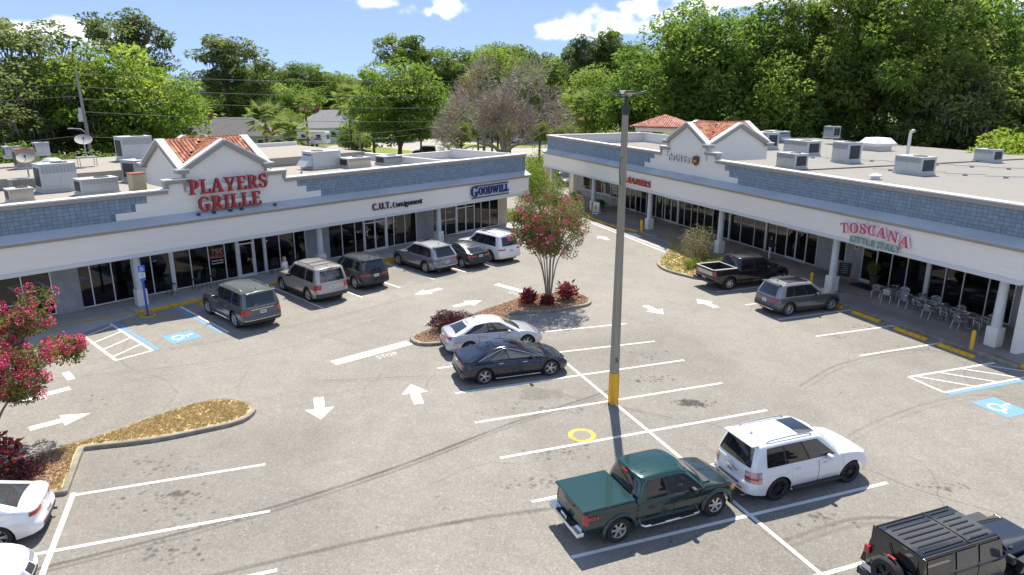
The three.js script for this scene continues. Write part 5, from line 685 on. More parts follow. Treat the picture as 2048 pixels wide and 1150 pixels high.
plantTree('oak_tree', 'broad bright green tree beside the utility pole', T.oakA, -48.5, -92, [1.1, 1.1, 1.1], 0);
plantTree('oak_tree', 'slender tall tree with bare trunk behind the grey roofed house', T.tall, -64, -164, [1.5, 1.0, 1.5], 3);
plantTree('round_tree', 'rounded tree above the chimney of the grey roofed house', T.round, -59, -165, [.85, 1.1, .85], 1);
plantTree('oak_tree', 'dark oak shading the back of the left roof', T.oakMoss, -55, -96, [1.0, .8, 1.0], 5); plantTree('oak_tree', 'dense oak crown over the small white shed', T.round, -66, -98, [1.3, 1.05, 1.3], 3);
plantTree('pine_tree', 'umbrella shaped pine rising over the street trees', T.pine, -27, -180, [1.15, 1.02, 1.15], .5); plantTree('pine_tree', 'leaning pine behind the brown leafless tree', T.pine, 25.3, -190, [.8, 1.1, .8], 2); plantTree('pine_tree', 'dark narrow pine over the far treeline', T.tall, 18, -190, [.95, 1.08, .95], 4);
plantTree('oak_tree', 'big bright green street tree with dark forked trunk', T.oakB, -17.6, -112, [1.15, .93, 1.15], 1.3);
plantTree('oak_tree', 'lighter green tree beside the dark forked trunk', T.oakA, -9.5, -124, [.5, .7, .5], 4);
plantTree('big_tree', 'large spreading green tree with pale limbs behind the UPS gable tower', T.big, 28.5, -108, [1.1, 1.02, 1.1], .2);
for (const [x, z, t, s, a, l] of [[41, -106, 'big2', [.72, .94, .72], 1, 'dense green tree between the pale limbed tree and the tall vine clad tree'], [48.5, -98, 'big2', [1.06, 1.1, 1.06], 2.2, 'tallest vine clad tree behind the middle of the right roof'], [62, -102, 'big', [.95, 1.1, .95], 4, 'wide dark tree over the far end of the right roof'], [66, -90, 'oakA', [1, 1.1, 1], 2, 'tree at the right hand edge of the woods'], [37, -98, 'oakB', [.9, .95, .9], 5, 'narrow tree with bare trunk rising from behind the roof condenser'], [54.5, -90, 'oakMoss', [1, .8, 1], 1, 'lower shaded tree in front of the vine clad tree'], [21, -122, 'oakA', [.95, 1.05, .95], 2, 'round tree behind the tiled gazebo'], [15.5, -138, 'oakB', [1, .92, 1], 0, 'light green tree behind the white flowering shrub'], [31, -95, 'bushDk', [1.2, 1.3, 1], 2, 'dark shrub mass below the pale limbed tree'], [75, -110, 'big2', [1, .9, 1], 3, 'distant tree above the houses at the right edge']]) plantTree('woodland_tree', l, T[t], x, z, s, a, BR);
const rT = RNG(9);
const far = [[-95, -190, 'round'], [-84, -205, 'oakA'], [-76, -215, 'big2'], [-69, -218, 'tall'], [-62, -216, 'big2'], [-55, -224, 'big'], [-50, -214, 'oakB'], [-43, -220, 'round'], [-36, -224, 'big2'], [-28, -215, 'round'], [-20, -205, 'big'], [-13, -200, 'big2'], [-6, -210, 'pine'], [0, -204, 'big2'], [8, -200, 'tall'], [14, -206, 'big'], [22, -200, 'round'], [30, -195, 'big2'], [38, -190, 'big'], [-110, -175, 'big2'], [-104, -150, 'oakA'], [90, -160, 'big2'], [102, -150, 'oakA'], [82, -175, 'big'], [48, -160, 'big2'], [60, -150, 'big'], [112, -170, 'big2'], [-34, -176, 'round'], [-58, -184, 'oakA'], [-80, -168, 'round'], [6, -172, 'round'], [-4, -182, 'oakB']];
far.forEach(([x, z, t], i) => plantTree('treeline_tree', 'dense green tree in the far treeline beyond the houses', T[t], x, z, [1.0 + .35 * rT(), (t === 'pine' || t === 'tall' ? .92 : t[0] === 'b' ? .92 : 1.2) * (.9 + .2 * rT()) * (x < -25 ? .74 : 1), 1.1], rT() * 6, FT));
// understorey
[[-62, -72], [-56, -70], [-50, -72], [-45, -73], [-40, -74], [-66, -78]].forEach(([x, z], i) => plantTree('hedge_shrub', 'dark green shrub growing along the fence behind the left roof', T.bushDk, x, z, [1, .8 + .3 * rT(), 1], i, 'shrubs along the back fence'));
[[29, -110], [36, -104], [42, -99], [47, -94], [52, -88], [58, -84], [64, -80], [44, -106], [56, -96], [70, -92]].forEach(([x, z], i) => plantTree('woodland_shrub', 'dark undergrowth below the woods behind the right roof', T.bushDk, x, z, [1.2, 1.2 + .4 * rT(), 1.2], i * 2, 'undergrowth behind the right roof'));
[[48, -68], [53, -66], [57, -64], [62, -66], [52, -74], [60, -73]].forEach(([x, z], i) => plantTree('woodland_shrub', 'yellow green shrub overhanging the far corner of the right roof', T.bush, x, z, [1.15, 1.25 + .3 * rT(), 1.15], i * 2, 'yellow green shrubs at the roof corner'));
[[-33, -144, .8], [-30, -142, .7], [-75, -150, 1.2], [-52, -168, 1.3], [-60, -165, 1.2], [14, -150, 1.2], [2, -178, 1.2], [-12, -186, 1.3], [20, -160, 1.4]].forEach(([x, z, s], i) => plantTree('garden_shrub', 'garden shrub among the houses beyond the street', i % 2 ? T.bush : T.bushDk, x, z, s, i, 'garden shrubs beyond the street'));
// leafless brown tree in the middle
{
  const r = RNG(123), wood = [], tw = new Leaves(), rust = new Leaves(), tips = [];
  const grow = (p, d, len, rad, lev) => { const e = p.clone().addScaledVector(d, len), m = p.clone().lerp(e, .5).add(rv(r).multiplyScalar(len * .12)); wood.push(limb([p, m, e], rad, rad * .6, lev < 2 ? 7 : 4)); if (lev >= 4) { tips.push([e, d]); return; } const n = lev === 0 ? 5 : 3; for (let i = 0; i < n; i++) { const q = d.clone().addScaledVector(rv(r), lev === 0 ? .75 : .8); q.y = q.y * .75 + (lev < 2 ? .28 : .05); q.normalize(); grow(e, q, len * (.68 + .2 * r()), rad * .55, lev + 1); } };
  grow(V(0, -.2, 0), V(.1, 1, 0).normalize(), 3.2, .5, 0); grow(V(.4, 2.2, 0), V(-.95, .42, .3).normalize(), 4.4, .28, 1); grow(V(.4, 2.4, 0), V(.95, .36, .2).normalize(), 4.2, .28, 1); grow(V(.3, 2.4, 0), V(-.5, .5, -.6).normalize(), 4, .26, 1); grow(V(.3, 2.8, 0), V(.55, .7, .4).normalize(), 4.2, .26, 1); grow(V(.3, 3, 0), V(-.35, .9, .2).normalize(), 4.4, .26, 1);
  for (const [e, d] of tips) for (let i = 0; i < 55; i++) { const q = rv(r), k = .6 + .7 * r(), f = d.clone().addScaledVector(q, 1.1); f.y -= .1; f.normalize(); tw.leaf(e.x + q.x * 1.1, e.y + q.y * .9, e.z + q.z * 1.1, f, rv(r), .5 + .7 * r(), .045 + .05 * r(), [.43 * k, .365 * k, .29 * k]); }
  for (let i = 0; i < 16; i++) { const [e] = tips[Math.floor(r() * tips.length)]; for (let j = 0; j < 60; j++) { const q = rv(r), k = .6 + .7 * r(); rust.leaf(e.x + q.x * .7, e.y + q.y * .6, e.z + q.z * .7, rv(r), rv(r), .3, .16, [.42 * k, .18 * k, .08 * k]); } }
  const b = new THREE.Box3().setFromPoints(tips.map(t => t[0])), g = thing('bare_tree', 'wide leafless grey brown tree with a few rusty leaf tufts', 'tree', -1.6, 0, -103, .6); M('trunk', mergeGeometries(wood.map(q => q.toNonIndexed())), barkPale, g); M('twigs', tw.geo(), twigMat, g); M('rusty_leaves', rust.geo(), twigMat, g);
  const sz = b.getSize(V(0, 0, 0)); g.scale.set(19.5 / sz.x, 15.8 / b.max.y, 17 / sz.z);
}
// slim street trees below it
for (const [x, s] of [[-14.3, 1], [-8.0, .95], [-5.6, 1], [-3.1, 1.05], [-2.2, 1], [-.4, .95], [4.2, 1], [6.8, .9], [8.6, .95]]) { const g = thing('street_tree', 'slim brown trunked young tree in the row beside the street', 'tree', x, 0, -112 + (x * 7 % 5), x, 'young trees beside the street'); M('trunk', limb([V(0, -.2, 0), V(.1, 2, 0), V(0, 4.6 * s, 0)], .2, .14, 7), mat(.16, .09, .06, .95), g); M('crown', T.bush.crown, leafMat, g).position.set(0, 4.2 * s, 0); g.children[1].scale.set(.45, .5, .45); }
// palms
function palm(label, x, z, h, s, seed) {
  const r = RNG(seed), g = thing('palm_tree', label, 'palm', x, 0, z, seed), L = new Leaves(); M('trunk', limb([V(0, -.1, 0), V(.12, h * .5, 0), V(0, h, 0)], .24, .17, 8), bark, g);
  for (let i = 0; i < 34; i++) { const el = 1.25 - 2.1 * (i / 34) + (r() - .5) * .3, az = i * 2.4 + r() * .4, d = V(Math.cos(az) * Math.cos(el), Math.sin(el), Math.sin(az) * Math.cos(el)), p = V(0, h, 0).addScaledVector(d, 1.0 * s), dead = i > 29, k = .8 + .4 * r(), col = dead ? [.4 * k, .3 * k, .15 * k] : [.27 * k, .34 * k, .09 * k], side = d.clone().cross(V(0, 1, 0)).normalize(), up = side.clone().cross(d).normalize();
    L.leaf(0, h, 0, d, side, 1.05 * s, .05, col); for (let j = -6; j <= 6; j++) { const q = d.clone().addScaledVector(side, j * .17).addScaledVector(V(0, -1, 0), .08 * Math.abs(j) * .6 + .12).normalize(); L.leaf(p.x, p.y, p.z, q, up, (1.15 - .05 * Math.abs(j)) * s, .12 * s, col); } }
  M('fronds', L.geo(), leafMat, g); return g;
}
palm('tall cabbage palm beside the street light', -26.5, -118, 10.0, 1.75, 3); palm('shorter palm in front of the street light', -23, -118.5, 7.6, 1.7, 5); palm('low bushy palm beside the travel trailer', -31.9, -102, 5.6, 1.75, 7); palm('palm at the corner of the grey roofed house', -38.4, -112, 7.4, 1.75, 9); palm('palm behind the white flowering shrub', 12.8, -125, 9.0, 1.7, 11); palm('far palm between the house roofs', -43, -150, 9, 1.2, 13);
// crape myrtles: many slender stems, small leaves, clustered blossoms
function myrtle(label, x, z, h, w, base, seed, nL, nF, pinkTop, y = .1) {
  const r = RNG(seed), g = thing('crape_myrtle', label, 'tree', x, y, z), L = new Leaves(), F = new Leaves(), wood = [], ends = [];
  for (let i = 0; i < 9; i++) { const a = i * .7 + r() * .3, q = .12 + .5 * r(), top = V(Math.cos(a) * w * .34 * q * 2, base + (h - base) * (.3 + .5 * r()), Math.sin(a) * w * .34 * q * 2); wood.push(limb([V(Math.cos(a) * .1, -.1, Math.sin(a) * .1), V(Math.cos(a) * (.12 + w * .03), base * .5, Math.sin(a) * (.12 + w * .03)), V(top.x * .36, base * 1.02, top.z * .36), top], .05, .02, 6)); ends.push(top); for (let k = 0; k < 5; k++) { const e = top.clone().add(rv(r).multiplyScalar(w * .2)); e.y = Math.max(e.y, base * .9); wood.push(limb([V(top.x * .7, mix(base, top.y, .5), top.z * .7), top.clone().lerp(e, .5), e], .018, .006, 4)); ends.push(e); } }
  const cl = []; while (cl.length < 90) { const d = rv(r), q = Math.pow(r(), .35), wob = .75 + .45 * vn(d.x * 2 + seed, d.z * 2 + d.y * 2); cl.push([d.x * q * w / 2 * wob, mix(base, h, .5) + d.y * q * (h - base) / 2 * wob, d.z * q * w / 2 * wob, .2 + .25 * r(), .8 + .4 * r()]); }
  const cols = [[.15, .21, .05], [.19, .23, .06], [.23, .2, .07], [.12, .17, .045], [.28, .22, .09]];
  for (const [cx, cy, cz, cr, t] of cl) { for (let i = 0; i < nL / 90; i++) { const d = rv(r), k = t * (.7 + .6 * r()), c = cols[Math.floor(r() * 5)]; L.leaf(cx + d.x * cr * 1.3, cy + d.y * cr, cz + d.z * cr * 1.3, rv(r), rv(r), .11 + .06 * r(), .065, c.map(v => v * k)); } }
  for (let i = 0; i < nF; i++) { const c = cl[Math.floor(r() * cl.length)]; if (!pinkTop && r() < .25) continue; const d = rv(r); d.y = Math.abs(d.y) * .8 - .15; const bx0 = c[0] + d.x * c[3] * 1.7, by = c[1] + d.y * c[3] * 1.7, bz = c[2] + d.z * c[3] * 1.7, pk = .7 + .5 * r(), nb = 46; for (let j = 0; j < nb; j++) { const q = rv(r); F.leaf(bx0 + q.x * .14, by + q.y * .18, bz + q.z * .14, rv(r), rv(r), .06, .055, [.74 * pk * (.8 + .4 * r()), .05 * pk, .17 * pk * (.7 + .6 * r())]); } }
  M('stems', mergeGeometries(wood.map(q => q.toNonIndexed())), barkPale, g); M('crown', L.geo(), leafMat, g); M('blossoms', F.geo(), new THREE.MeshPhysicalMaterial({ color: lin(1, 1, 1), vertexColors: true, roughness: .8, transmission: .2, thickness: 0, side: THREE.DoubleSide }), g); return g;
}
myrtle('crape myrtle with thin bare stems and pink flowers on the middle island', 2.1, -38.8, 6.3, 4.5, 2.5, 5, 12000, 170, false);
myrtle('crape myrtle full of deep pink blossom over the turf island', -17.6, -21.2, 5.7, 5.6, 1.7, 8, 20000, 480, true);
// broadleaf shrubs near the shops
function shrub(label, cat, x, z, h, w, seed, n, leaf, cols, y = .1, extra) { const r = RNG(seed), g = thing('shrub', label, cat, x, y, z, seed), L = new Leaves(), wood = []; for (let i = 0; i < 7; i++) { const a = i * .9; wood.push(limb([V(0, 0, 0), V(Math.cos(a) * w * .12, h * .4, Math.sin(a) * w * .12), V(Math.cos(a) * w * .3, h * .8, Math.sin(a) * w * .3)], .025, .01, 4)); } for (let i = 0; i < n; i++) { const d = rv(r), q = Math.pow(r(), .4), k = .7 + .6 * r(), c = cols[Math.floor(r() * cols.length)], wob = .75 + .5 * vn(d.x * 3 + seed, d.y * 3 + d.z * 3), f = rv(r); f.y = f.y * .5 + .4; L.leaf(d.x * q * w / 2 * wob, h * .52 + d.y * q * h / 2 * wob, d.z * q * w / 2 * wob, f.normalize(), rv(r), leaf * (.6 + .8 * r()), leaf * .45, c.map(v => v * k)); } M('stems', mergeGeometries(wood.map(q => q.toNonIndexed())), bark, g); M('foliage', L.geo(), leafMat, g); return g; }
const lime = [[.28, .36, .05], [.23, .31, .04], [.34, .41, .08], [.17, .25, .04]], purple = [[.11, .02, .05], [.16, .03, .07], [.08, .02, .04], [.06, .05, .03]], redC = [[.36, .05, .06], [.26, .04, .05], [.42, .09, .10], [.16, .10, .06]], dryC = [[.34, .27, .16], [.27, .27, .11], [.4, .32, .2], [.2, .22, .08]];
shrub('bright light green sapling between the two shop rows', 'tree', 2.0, -66.5, 5.2, 3.6, 21, 5200, .2, lime); shrub('second light green sapling with white blossom at the breezeway', 'tree', 4.3, -68.5, 3.9, 2.6, 22, 2600, .16, [...lime, [.5, .5, .42]]);
shrub('low green hedge at the end of the Goodwill wall', 'shrub', -.2, -64.6, 1.0, 3.2, 23, 2200, .14, G1); shrub('olive shrub in front of the far end of the right shop row', 'shrub', 5.0, -63.5, 2.4, 3.2, 24, 2600, .14, [...G1, ...dryC]); shrub('dark shrub beside the white menu board', 'shrub', 6.6, -72, 1.7, 1.6, 25, 1200, .14, G2); shrub('leafy dark shrub beyond the corner of the two rows', 'shrub', 3.2, -84, 4.6, 4.6, 26, 3600, .22, [...G2, ...G1]);
shrub('twiggy half dry shrub on the shop island', 'shrub', 13.1, -48.2, 2.55, 2.5, 27, 3000, .1, dryC); for (const [x, z, i] of [[12.6, -46.6, 1], [12.0, -46.2, 2], [14.4, -46.6, 3], [13.4, -46.0, 4], [13.8, -48.9, 5]]) shrub('clipped lime green mound at the foot of the dry shrub', 'shrub', x, z, .7, .95, 30 + i, 800, .07, lime).userData.group = 'lime green mounds on the shop island';
shrub('purple loropetalum mound at the tip of the middle island', 'shrub', -3.1, -33.6, .95, 2.4, 41, 3800, .11, purple); for (const [x, z, h, l] of [[.9, -38.2, .75, 'red cordyline clump left of the myrtle stems'], [3.2, -39.0, .95, 'tall red cordyline right of the myrtle stems'], [2.0, -37.9, .5, 'low red cordylines in front of the myrtle stems'], [-16.4, -19.7, 1.4, 'red cordyline in the mulch of the turf island']]) shrub(l, 'plant', x, z, h, h * 1.25, Math.round(h * 100), 260, .3, redC); shrub('low purple groundcover beside the red cordyline on the turf island', 'plant', -15.5, -19.5, .45, 1.5, 51, 900, .12, purple);
shrub('white flowering oleander behind the right parapet', 'shrub', 13.6, -93, 6.8, 8.0, 61, 7000, .3, [...lime, [.14, .2, .05], [.62, .60, .52]]); shrub('potted shrub at the last column before the grey wall', 'plant', 25.3, -32.5, 1.0, .8, 62, 700, .12, G1, .55); shrub('potted shrub in a dark planter at the Toscana door', 'plant', 22.1, -41.5, .9, .7, 63, 600, .1, G1, .85); shrub('green fern on the terrace by the menu board', 'plant', 8.9, -71.4, .8, 1.3, 64, 700, .2, G1, .14);

// ---------- street furniture and small things ----------
const RP = (s, d) => [OR[0] + .3552 * s - .9348 * d, OR[1] + .9348 * s + .3552 * d], yellowPaint = mat(.78, .44, .02, .5, { bumpMap: grain, bumpScale: .003 }), bluePost = mat(.03, .10, .42, .5), signBlue = mat(.04, .16, .55, .5), signWhite = mat(.75, .75, .74, .6), concPole = mat(1, 1, 1, .95, { map: noiseTone(256, .7, 1.2, [.33, .295, .23], 10, .6), bumpMap: grain, bumpScale: .004 }), timber = mat(1, 1, 1, .95, { map: noiseTone(256, .7, 1.2, [.30, .28, .25], 10, .6) });
{ // tall concrete light pole in the double row
  const t = thing('light_pole', 'tall square concrete light pole with yellow painted foot', 'light pole', 3.98, 0, -25.29, .35);
  const g = new THREE.BoxGeometry(1, 11.2, 1, 1, 8, 1), p = g.attributes.position; for (let i = 0; i < p.count; i++) { const y = p.getY(i) + 5.6, w = mix(.29, .165, y / 11.2); p.setXYZ(i, Math.sign(p.getX(i)) * w / 2, y, Math.sign(p.getZ(i)) * w / 2); } g.computeVertexNormals(); M('shaft', g, concPole, t);
  M('painted_foot', new THREE.CylinderGeometry(.212, .22, 1.28, 4).rotateY(Math.PI / 4).translate(0, .64, 0), yellowPaint, t);
  M('pole_cap', box(.21, .34, .21, 0, 11.2, 0), darkMetal, t); M('mount', cyl(.05, .05, .4, 0, 11.3, 0), darkMetal, t);
  for (const [a, k] of [[0, 1], [Math.PI, 1], [Math.PI / 2, .8], [-Math.PI / 2, .8]]) { const l = part('lamp_head', t); l.position.set(0, 11.62, 0); l.rotation.y = a - .35; l.scale.setScalar(.82); M('lamp_arm', bar([0, 0, 0], [.3, .06, 0], .035), darkMetal, l); M('housing', rb(.62, .07, .34, .02, .58, .06, 0).rotateZ(.22), mat(.10, .09, .085, .5), l); M('lens', box(.5, .01, .26, .58, .018, 0).rotateZ(.22), mat(.35, .34, .32, .3), l); for (let i = 0; i < 5; i++) M('cooling_fin', box(.3, .05, .012, .5, .11, -.12 + i * .06).rotateZ(.22), darkMetal, l); }
  const n = new TextGeometry('5', { font: fontB, size: .2, depth: .004 }).translate(-.07, 1.75, .139); M('pole_number', n, mat(.05, .05, .05, .8), t); M('conduit', tube([[-.1, 8.6, .08], [-.2, 8.9, .1], [-.19, 9.4, .1], [-.09, 9.6, .08]], .012, 5, 16), darkMetal, t);
}
function post(name, label, cat, x, z, h, r, m, y = 0, group) { const t = thing(name, label, cat, x, y, z, 0, group); M('tube', cyl(r, r, h - r * .5, 0, 0, 0, 16), m, t); M('rounded_cap', new THREE.SphereGeometry(r, 16, 8, 0, 6.3, 0, 1.57).scale(1, .7, 1).translate(0, h - r * .5, 0), m, t); return t; }
for (const [s, d, l] of [[53.0, 1.05, 'yellow bollard beside the last column of the right row'], [41.9, .2, 'yellow bollard in front of the grey suv'], [22.95, .8, 'front bollard of the yellow pair at the column past the light pole'], [22.4, .55, 'rear bollard of the yellow pair at the column past the light pole'], [12.3, .15, 'yellow bollard beside the white sandwich board']]) { const p = RP(s, d); post('bollard', l, 'bollard', p[0], p[1], 1.05, .09, yellowPaint, .02); }
function wheelStop(x, z, turn, l, group) { const t = thing('wheel_stop', l, 'wheel stop', x, 0, z, turn, group); const s = new THREE.Shape([[-.1, 0], [.1, 0], [.07, .12], [-.07, .12]].map(q => new THREE.Vector2(...q))); M('block', new THREE.ExtrudeGeometry(s, { depth: 1.8, bevelEnabled: true, bevelSize: .01, bevelThickness: .01, bevelSegments: 1 }).translate(0, .01, -.9), yellow, t); for (const z0 of [-.6, .6]) M('anchor_pin', cyl(.02, .02, .02, 0, .135, z0, 8), darkMetal, t); }
for (const [s, d] of [[44.7, 1.42], [47.3, 1.45], [50.2, 1.6], [52.7, 1.65]]) { const p = RP(s, d); wheelStop(p[0], p[1], Math.atan2(.3552, .9348), 'yellow painted wheel stop in front of the Toscana terrace', 'wheel stops before the Toscana terrace'); }
{ const p = LL(9.6, 1.75); wheelStop(p[0], p[1], TL + Math.PI / 2, 'worn yellow wheel stop under the nose of the dark grey suv'); const q = LL(22.6, 1.6); wheelStop(q[0], q[1], TL + Math.PI / 2, 'yellow wheel stop under the nose of the grey three row suv'); }
{ // blue sign post for the wheelchair bay
  const t = thing('parking_sign', 'blue square post carrying blue and white wheelchair parking signs', 'sign', -19.85, 0, -36.3, TL); M('post', rb(.1, 2.0, .1, .01, 0, 1.0, 0), bluePost, t); M('pole', cyl(.03, .03, .9, 0, 1.9, 0), greyMetal, t); M('base_ring', new THREE.TorusGeometry(.36, .07, 8, 28).rotateX(Math.PI / 2).scale(1, .4, 1).translate(0, .02, 0), yellowPaint, t);
  const b = M('sign_plate', rb(.34, .36, .012, .02, 0, 2.66, .05), signBlue, t); M('wheelchair_symbol', [new THREE.TorusGeometry(.075, .016, 6, 20, 4.6).rotateZ(2).translate(-.01, 2.62, .06), new THREE.CircleGeometry(.026, 12).translate(-.02, 2.77, .062), box(.03, .1, .004, -.015, 2.70, .06), box(.09, .026, .004, .03, 2.66, .06), box(.026, .08, .004, .08, 2.61, .06).rotateZ(0)], signWhite, t);
  M('notice_plate', rb(.3, .3, .012, .01, 0, 2.3, .05), signWhite, t); M('notice_text', [0, 1, 2, 3].map(i => box(.2, .02, .003, 0, 2.4 - i * .06, .058)), mat(.05, .12, .35, .6), t); M('fine_plate', rb(.3, .13, .012, .01, 0, 2.06, .05), signBlue, t);
}
// aluminium café sets on the terrace
function chairProto() {
  const t = thing('cafe_chair', 'aluminium slatted armchair at a café table on the Toscana terrace', 'chair', 0, 0, 0, 0, 'aluminium chairs on the Toscana terrace'), a = mat(.70, .71, .72, .25, { metalness: .9 });
  for (const sx of [-1, 1]) { M('leg', bar([sx * .24, 0, .26], [sx * .25, .64, .2], .014), a, t); M('leg', bar([sx * .22, 0, -.28], [sx * .24, .44, -.18], .014), a, t); M('arm', tube([[sx * .25, .64, .2], [sx * .27, .66, .05], [sx * .26, .70, -.2], [sx * .17, .80, -.27]], .016, 6, 14), a, t); }
  for (let i = 0; i < 7; i++) M('seat_slat', rb(.44, .012, .045, .004, 0, .44, -.18 + i * .062), a, t); for (let i = 0; i < 4; i++) M('back_slat', rb(.40 - i * .01, .045, .012, .004, 0, .53 + i * .075, -.22 - i * .018), a, t);
  M('back_hoop', tube([[-.22, .44, -.2], [-.2, .74, -.27], [0, .84, -.3], [.2, .74, -.27], [.22, .44, -.2]], .015, 6, 24), a, t); return t;
}
const chair0 = chairProto(); let firstChair = true;
const tableSpots = [[45.6, -2.1], [47.55, -2.05], [49.35, -1.65], [51.1, -1.55]], tbl = [];
tableSpots.forEach(([s, d], i) => {
  const p = RP(s, d), t = thing('cafe_table', 'round aluminium café table on a pedestal between four chairs', 'table', p[0], .15, p[1], TR + .2 * i, 'round tables on the Toscana terrace'), a = mat(.45, .46, .48, .25, { metalness: .9 }); M('top', cyl(.36, .36, .025, 0, .72, 0, 28), a, t); M('rim', new THREE.TorusGeometry(.36, .014, 6, 32).rotateX(Math.PI / 2).translate(0, .732, 0), chrome, t); M('pedestal', cyl(.035, .035, .7, 0, .02, 0), a, t); for (let k = 0; k < 4; k++) M('foot', bar([0, .06, 0], [Math.cos(k * 1.571) * .3, .02, Math.sin(k * 1.571) * .3], .02), a, t);
  for (let k = 0; k < 4; k++) { const an = TR + .2 * i + k * Math.PI / 2 + .5, x = p[0] + Math.sin(an) * .66, z = p[1] + Math.cos(an) * .66, turn = an + Math.PI; if (firstChair) { chair0.position.set(x, .15, z); chair0.rotation.y = turn; firstChair = false; } else copy(chair0, x, .15, z, turn); }
});
// black bar chairs outside the Players Grille windows
{ let first; for (const s of [8.4, 9.9, 10.8, 15.1, 16.6]) { const p = LL(s, -1.25); if (!first) { first = thing('bar_chair', 'black metal slat back chair outside the Players Grille windows', 'chair', p[0], .15, p[1], TL + .3, 'black chairs outside Players Grille'); for (const sx of [-1, 1]) for (const sz of [-1, 1]) M('leg', bar([sx * .2, 0, sz * .2], [sx * .18, .62, sz * .17], .016), darkMetal, first); M('seat', rb(.42, .04, .42, .015, 0, .64, 0), darkMetal, first); M('back_frame', tube([[-.19, .64, -.18], [-.2, 1.1, -.24], [.2, 1.1, -.24], [.19, .64, -.18]], .016, 6, 18), darkMetal, first); for (let i = -2; i <= 2; i++) M('back_slat', bar([i * .07, .66, -.19], [i * .07, 1.08, -.24], .01), mat(.16, .16, .17, .4, { metalness: .5 }), first); } else copy(first, p[0], .15, p[1], TL + .3 + s); } }
// pavement boards
function aBoard(x, z, turn, label, m, lines, h = 1.15) { const t = thing('sandwich_board', label, 'sign board', x, .15, z, turn); for (const sg of [1, -1]) M('panel', rb(.7, h, .03, .01, 0, h / 2, 0).rotateX(-sg * .16).translate(0, 0, sg * .2), m, t); M('hinge', [box(.06, .08, .08, -.15, h + .02, 0), box(.06, .08, .08, .15, h + .02, 0)], darkMetal, t); if (lines) M('print', lines.map(([y, w, k]) => box(w, k, .006, 0, y, .02).rotateX(-.16).translate(0, 0, .2)), mat(.05, .05, .06, .7), t); return t; }
{ const p = RP(13.6, .3); aBoard(p[0], p[1], -.75, 'white sandwich board with black print beside the yellow bollard', signWhite, [[.85, .2, .1], [.72, .42, .03], [.6, .5, .08], [.48, .3, .05], [.36, .44, .05], [.18, .56, .09]]); const q = RP(8.8, 1.0); aBoard(q[0], q[1], -.6, 'plain white menu board by the planting bed', signWhite, [[.9, .4, .02], [.7, .4, .02], [.5, .4, .02]]);
  const c = RP(41.9, -2.35), t = thing('chalkboard_easel', 'black chalkboard in a wooden easel frame by the Toscana door', 'chalkboard', c[0], .15, c[1], TR + .55); const wd = mat(.36, .2, .09, .7); M('board', box(.72, .9, .03, 0, .88, 0).rotateX(-.12), mat(.03, .035, .035, .9), t); M('frame', [box(.05, 1.35, .05, -.38, .7, 0), box(.05, 1.35, .05, .38, .7, 0), box(.8, .06, .05, 0, 1.34, 0), box(.8, .06, .05, 0, .4, 0)].map(g => g.rotateX(-.12)), wd, t); M('back_leg', bar([0, 1.3, -.16], [0, 0, -.55], .025), wd, t); M('chalk_writing', [0, 1, 2, 3, 4].map(i => box(.3 + .12 * (i % 2), .022, .004, -.05 + .04 * (i % 3), 1.2 - i * .13, .02).rotateX(-.12)), mat(.4, .42, .4, .9), t);
  const m = RP(43.0, -3.0), d = thing('door_mat', 'black door mat at the Toscana entrance', 'mat', m[0], .155, m[1], TR); M('mat', rb(1.6, .02, 1.0, .008, 0, .01, 0), mat(.015, .015, .016, .95), d);
  for (const [s, dd, l, h] of [[43.3, -3.35, 'tall dark planter at the Toscana door', .75], [52.8, -3.0, 'brown planter behind the last column', .45]]) { const q = RP(s, dd), g = thing('planter', l, 'planter', q[0], .15, q[1], 0); M('pot', new THREE.LatheGeometry([[0, 0], [.2, 0], [.28, h], [.24, h], [.2, h - .06], [0, h - .06]].map(v => new THREE.Vector2(...v)), 20), mat(.06, .05, .045, .7), g); }
  const k = thing('corner_kerb', 'yellow kerb around a mulched corner bed at the last column', 'kerb', RP(53.9, 1.0)[0], 0, RP(53.9, 1.0)[1], TR); M('kerb_bar', rb(2.4, .15, .18, .02, 1.1, .075, -.2), yellowPaint, k); M('mulch_fill', bx(.0, 2.2, .02, .14, -1.6, -.3), mulch, k); }
// posters, banners and mannequins behind the glass
function glassPanel(fr, name, label, cat, x, y, z, w, h, m, txt) { const t = roofThing(fr, name, label, cat, x, y, z); M('sheet', box(w, h, .006), m, t); if (txt) for (const [s, size, px, py, mm, f] of txt) { const g = new TextGeometry(s, { font: f ?? fontB, size, depth: .003, curveSegments: 3 }); g.computeBoundingBox(); g.translate(-g.boundingBox.max.x / 2 + px, py, .004); M('lettering', g, mm, t); } return t; }
const LW = -1.94, RW = -3.94, clearSheet = new THREE.MeshPhysicalMaterial({ color: lin(.9, .9, .9), transmission: 1, thickness: 0, roughness: .02 }), pinkInk = mat(.55, .18, .16, .7), whInk = mat(.8, .8, .8, .7);
glassPanel(left, 'window_lettering', 'pink and white lettering 75¢ Wings on a Players Grille pane', 'window lettering', 11.62, 1.7, LW + .06, .02, .02, pinkInk, [['75¢', .34, 0, .25, pinkInk], ['WINGS', .19, 0, .0, pinkInk], ['Dine-in Only', .09, 0, -.2, whInk], ['Every Monday', .08, 0, -.36, whInk]]);
glassPanel(left, 'neon_open_sign', 'dull red oval sign inside the Players Grille door', 'sign', 13.5, 1.85, LW - .1, .46, .2, mat(.16, .03, .025, .6));
glassPanel(left, 'door_lettering', 'white letters C U T down the consignment shop door', 'window lettering', 23.05, 1.7, LW + .06, .01, .01, whInk, [['C', .2, 0, .2, whInk], ['U', .2, 0, -.08, whInk], ['T', .2, 0, -.36, whInk]]);
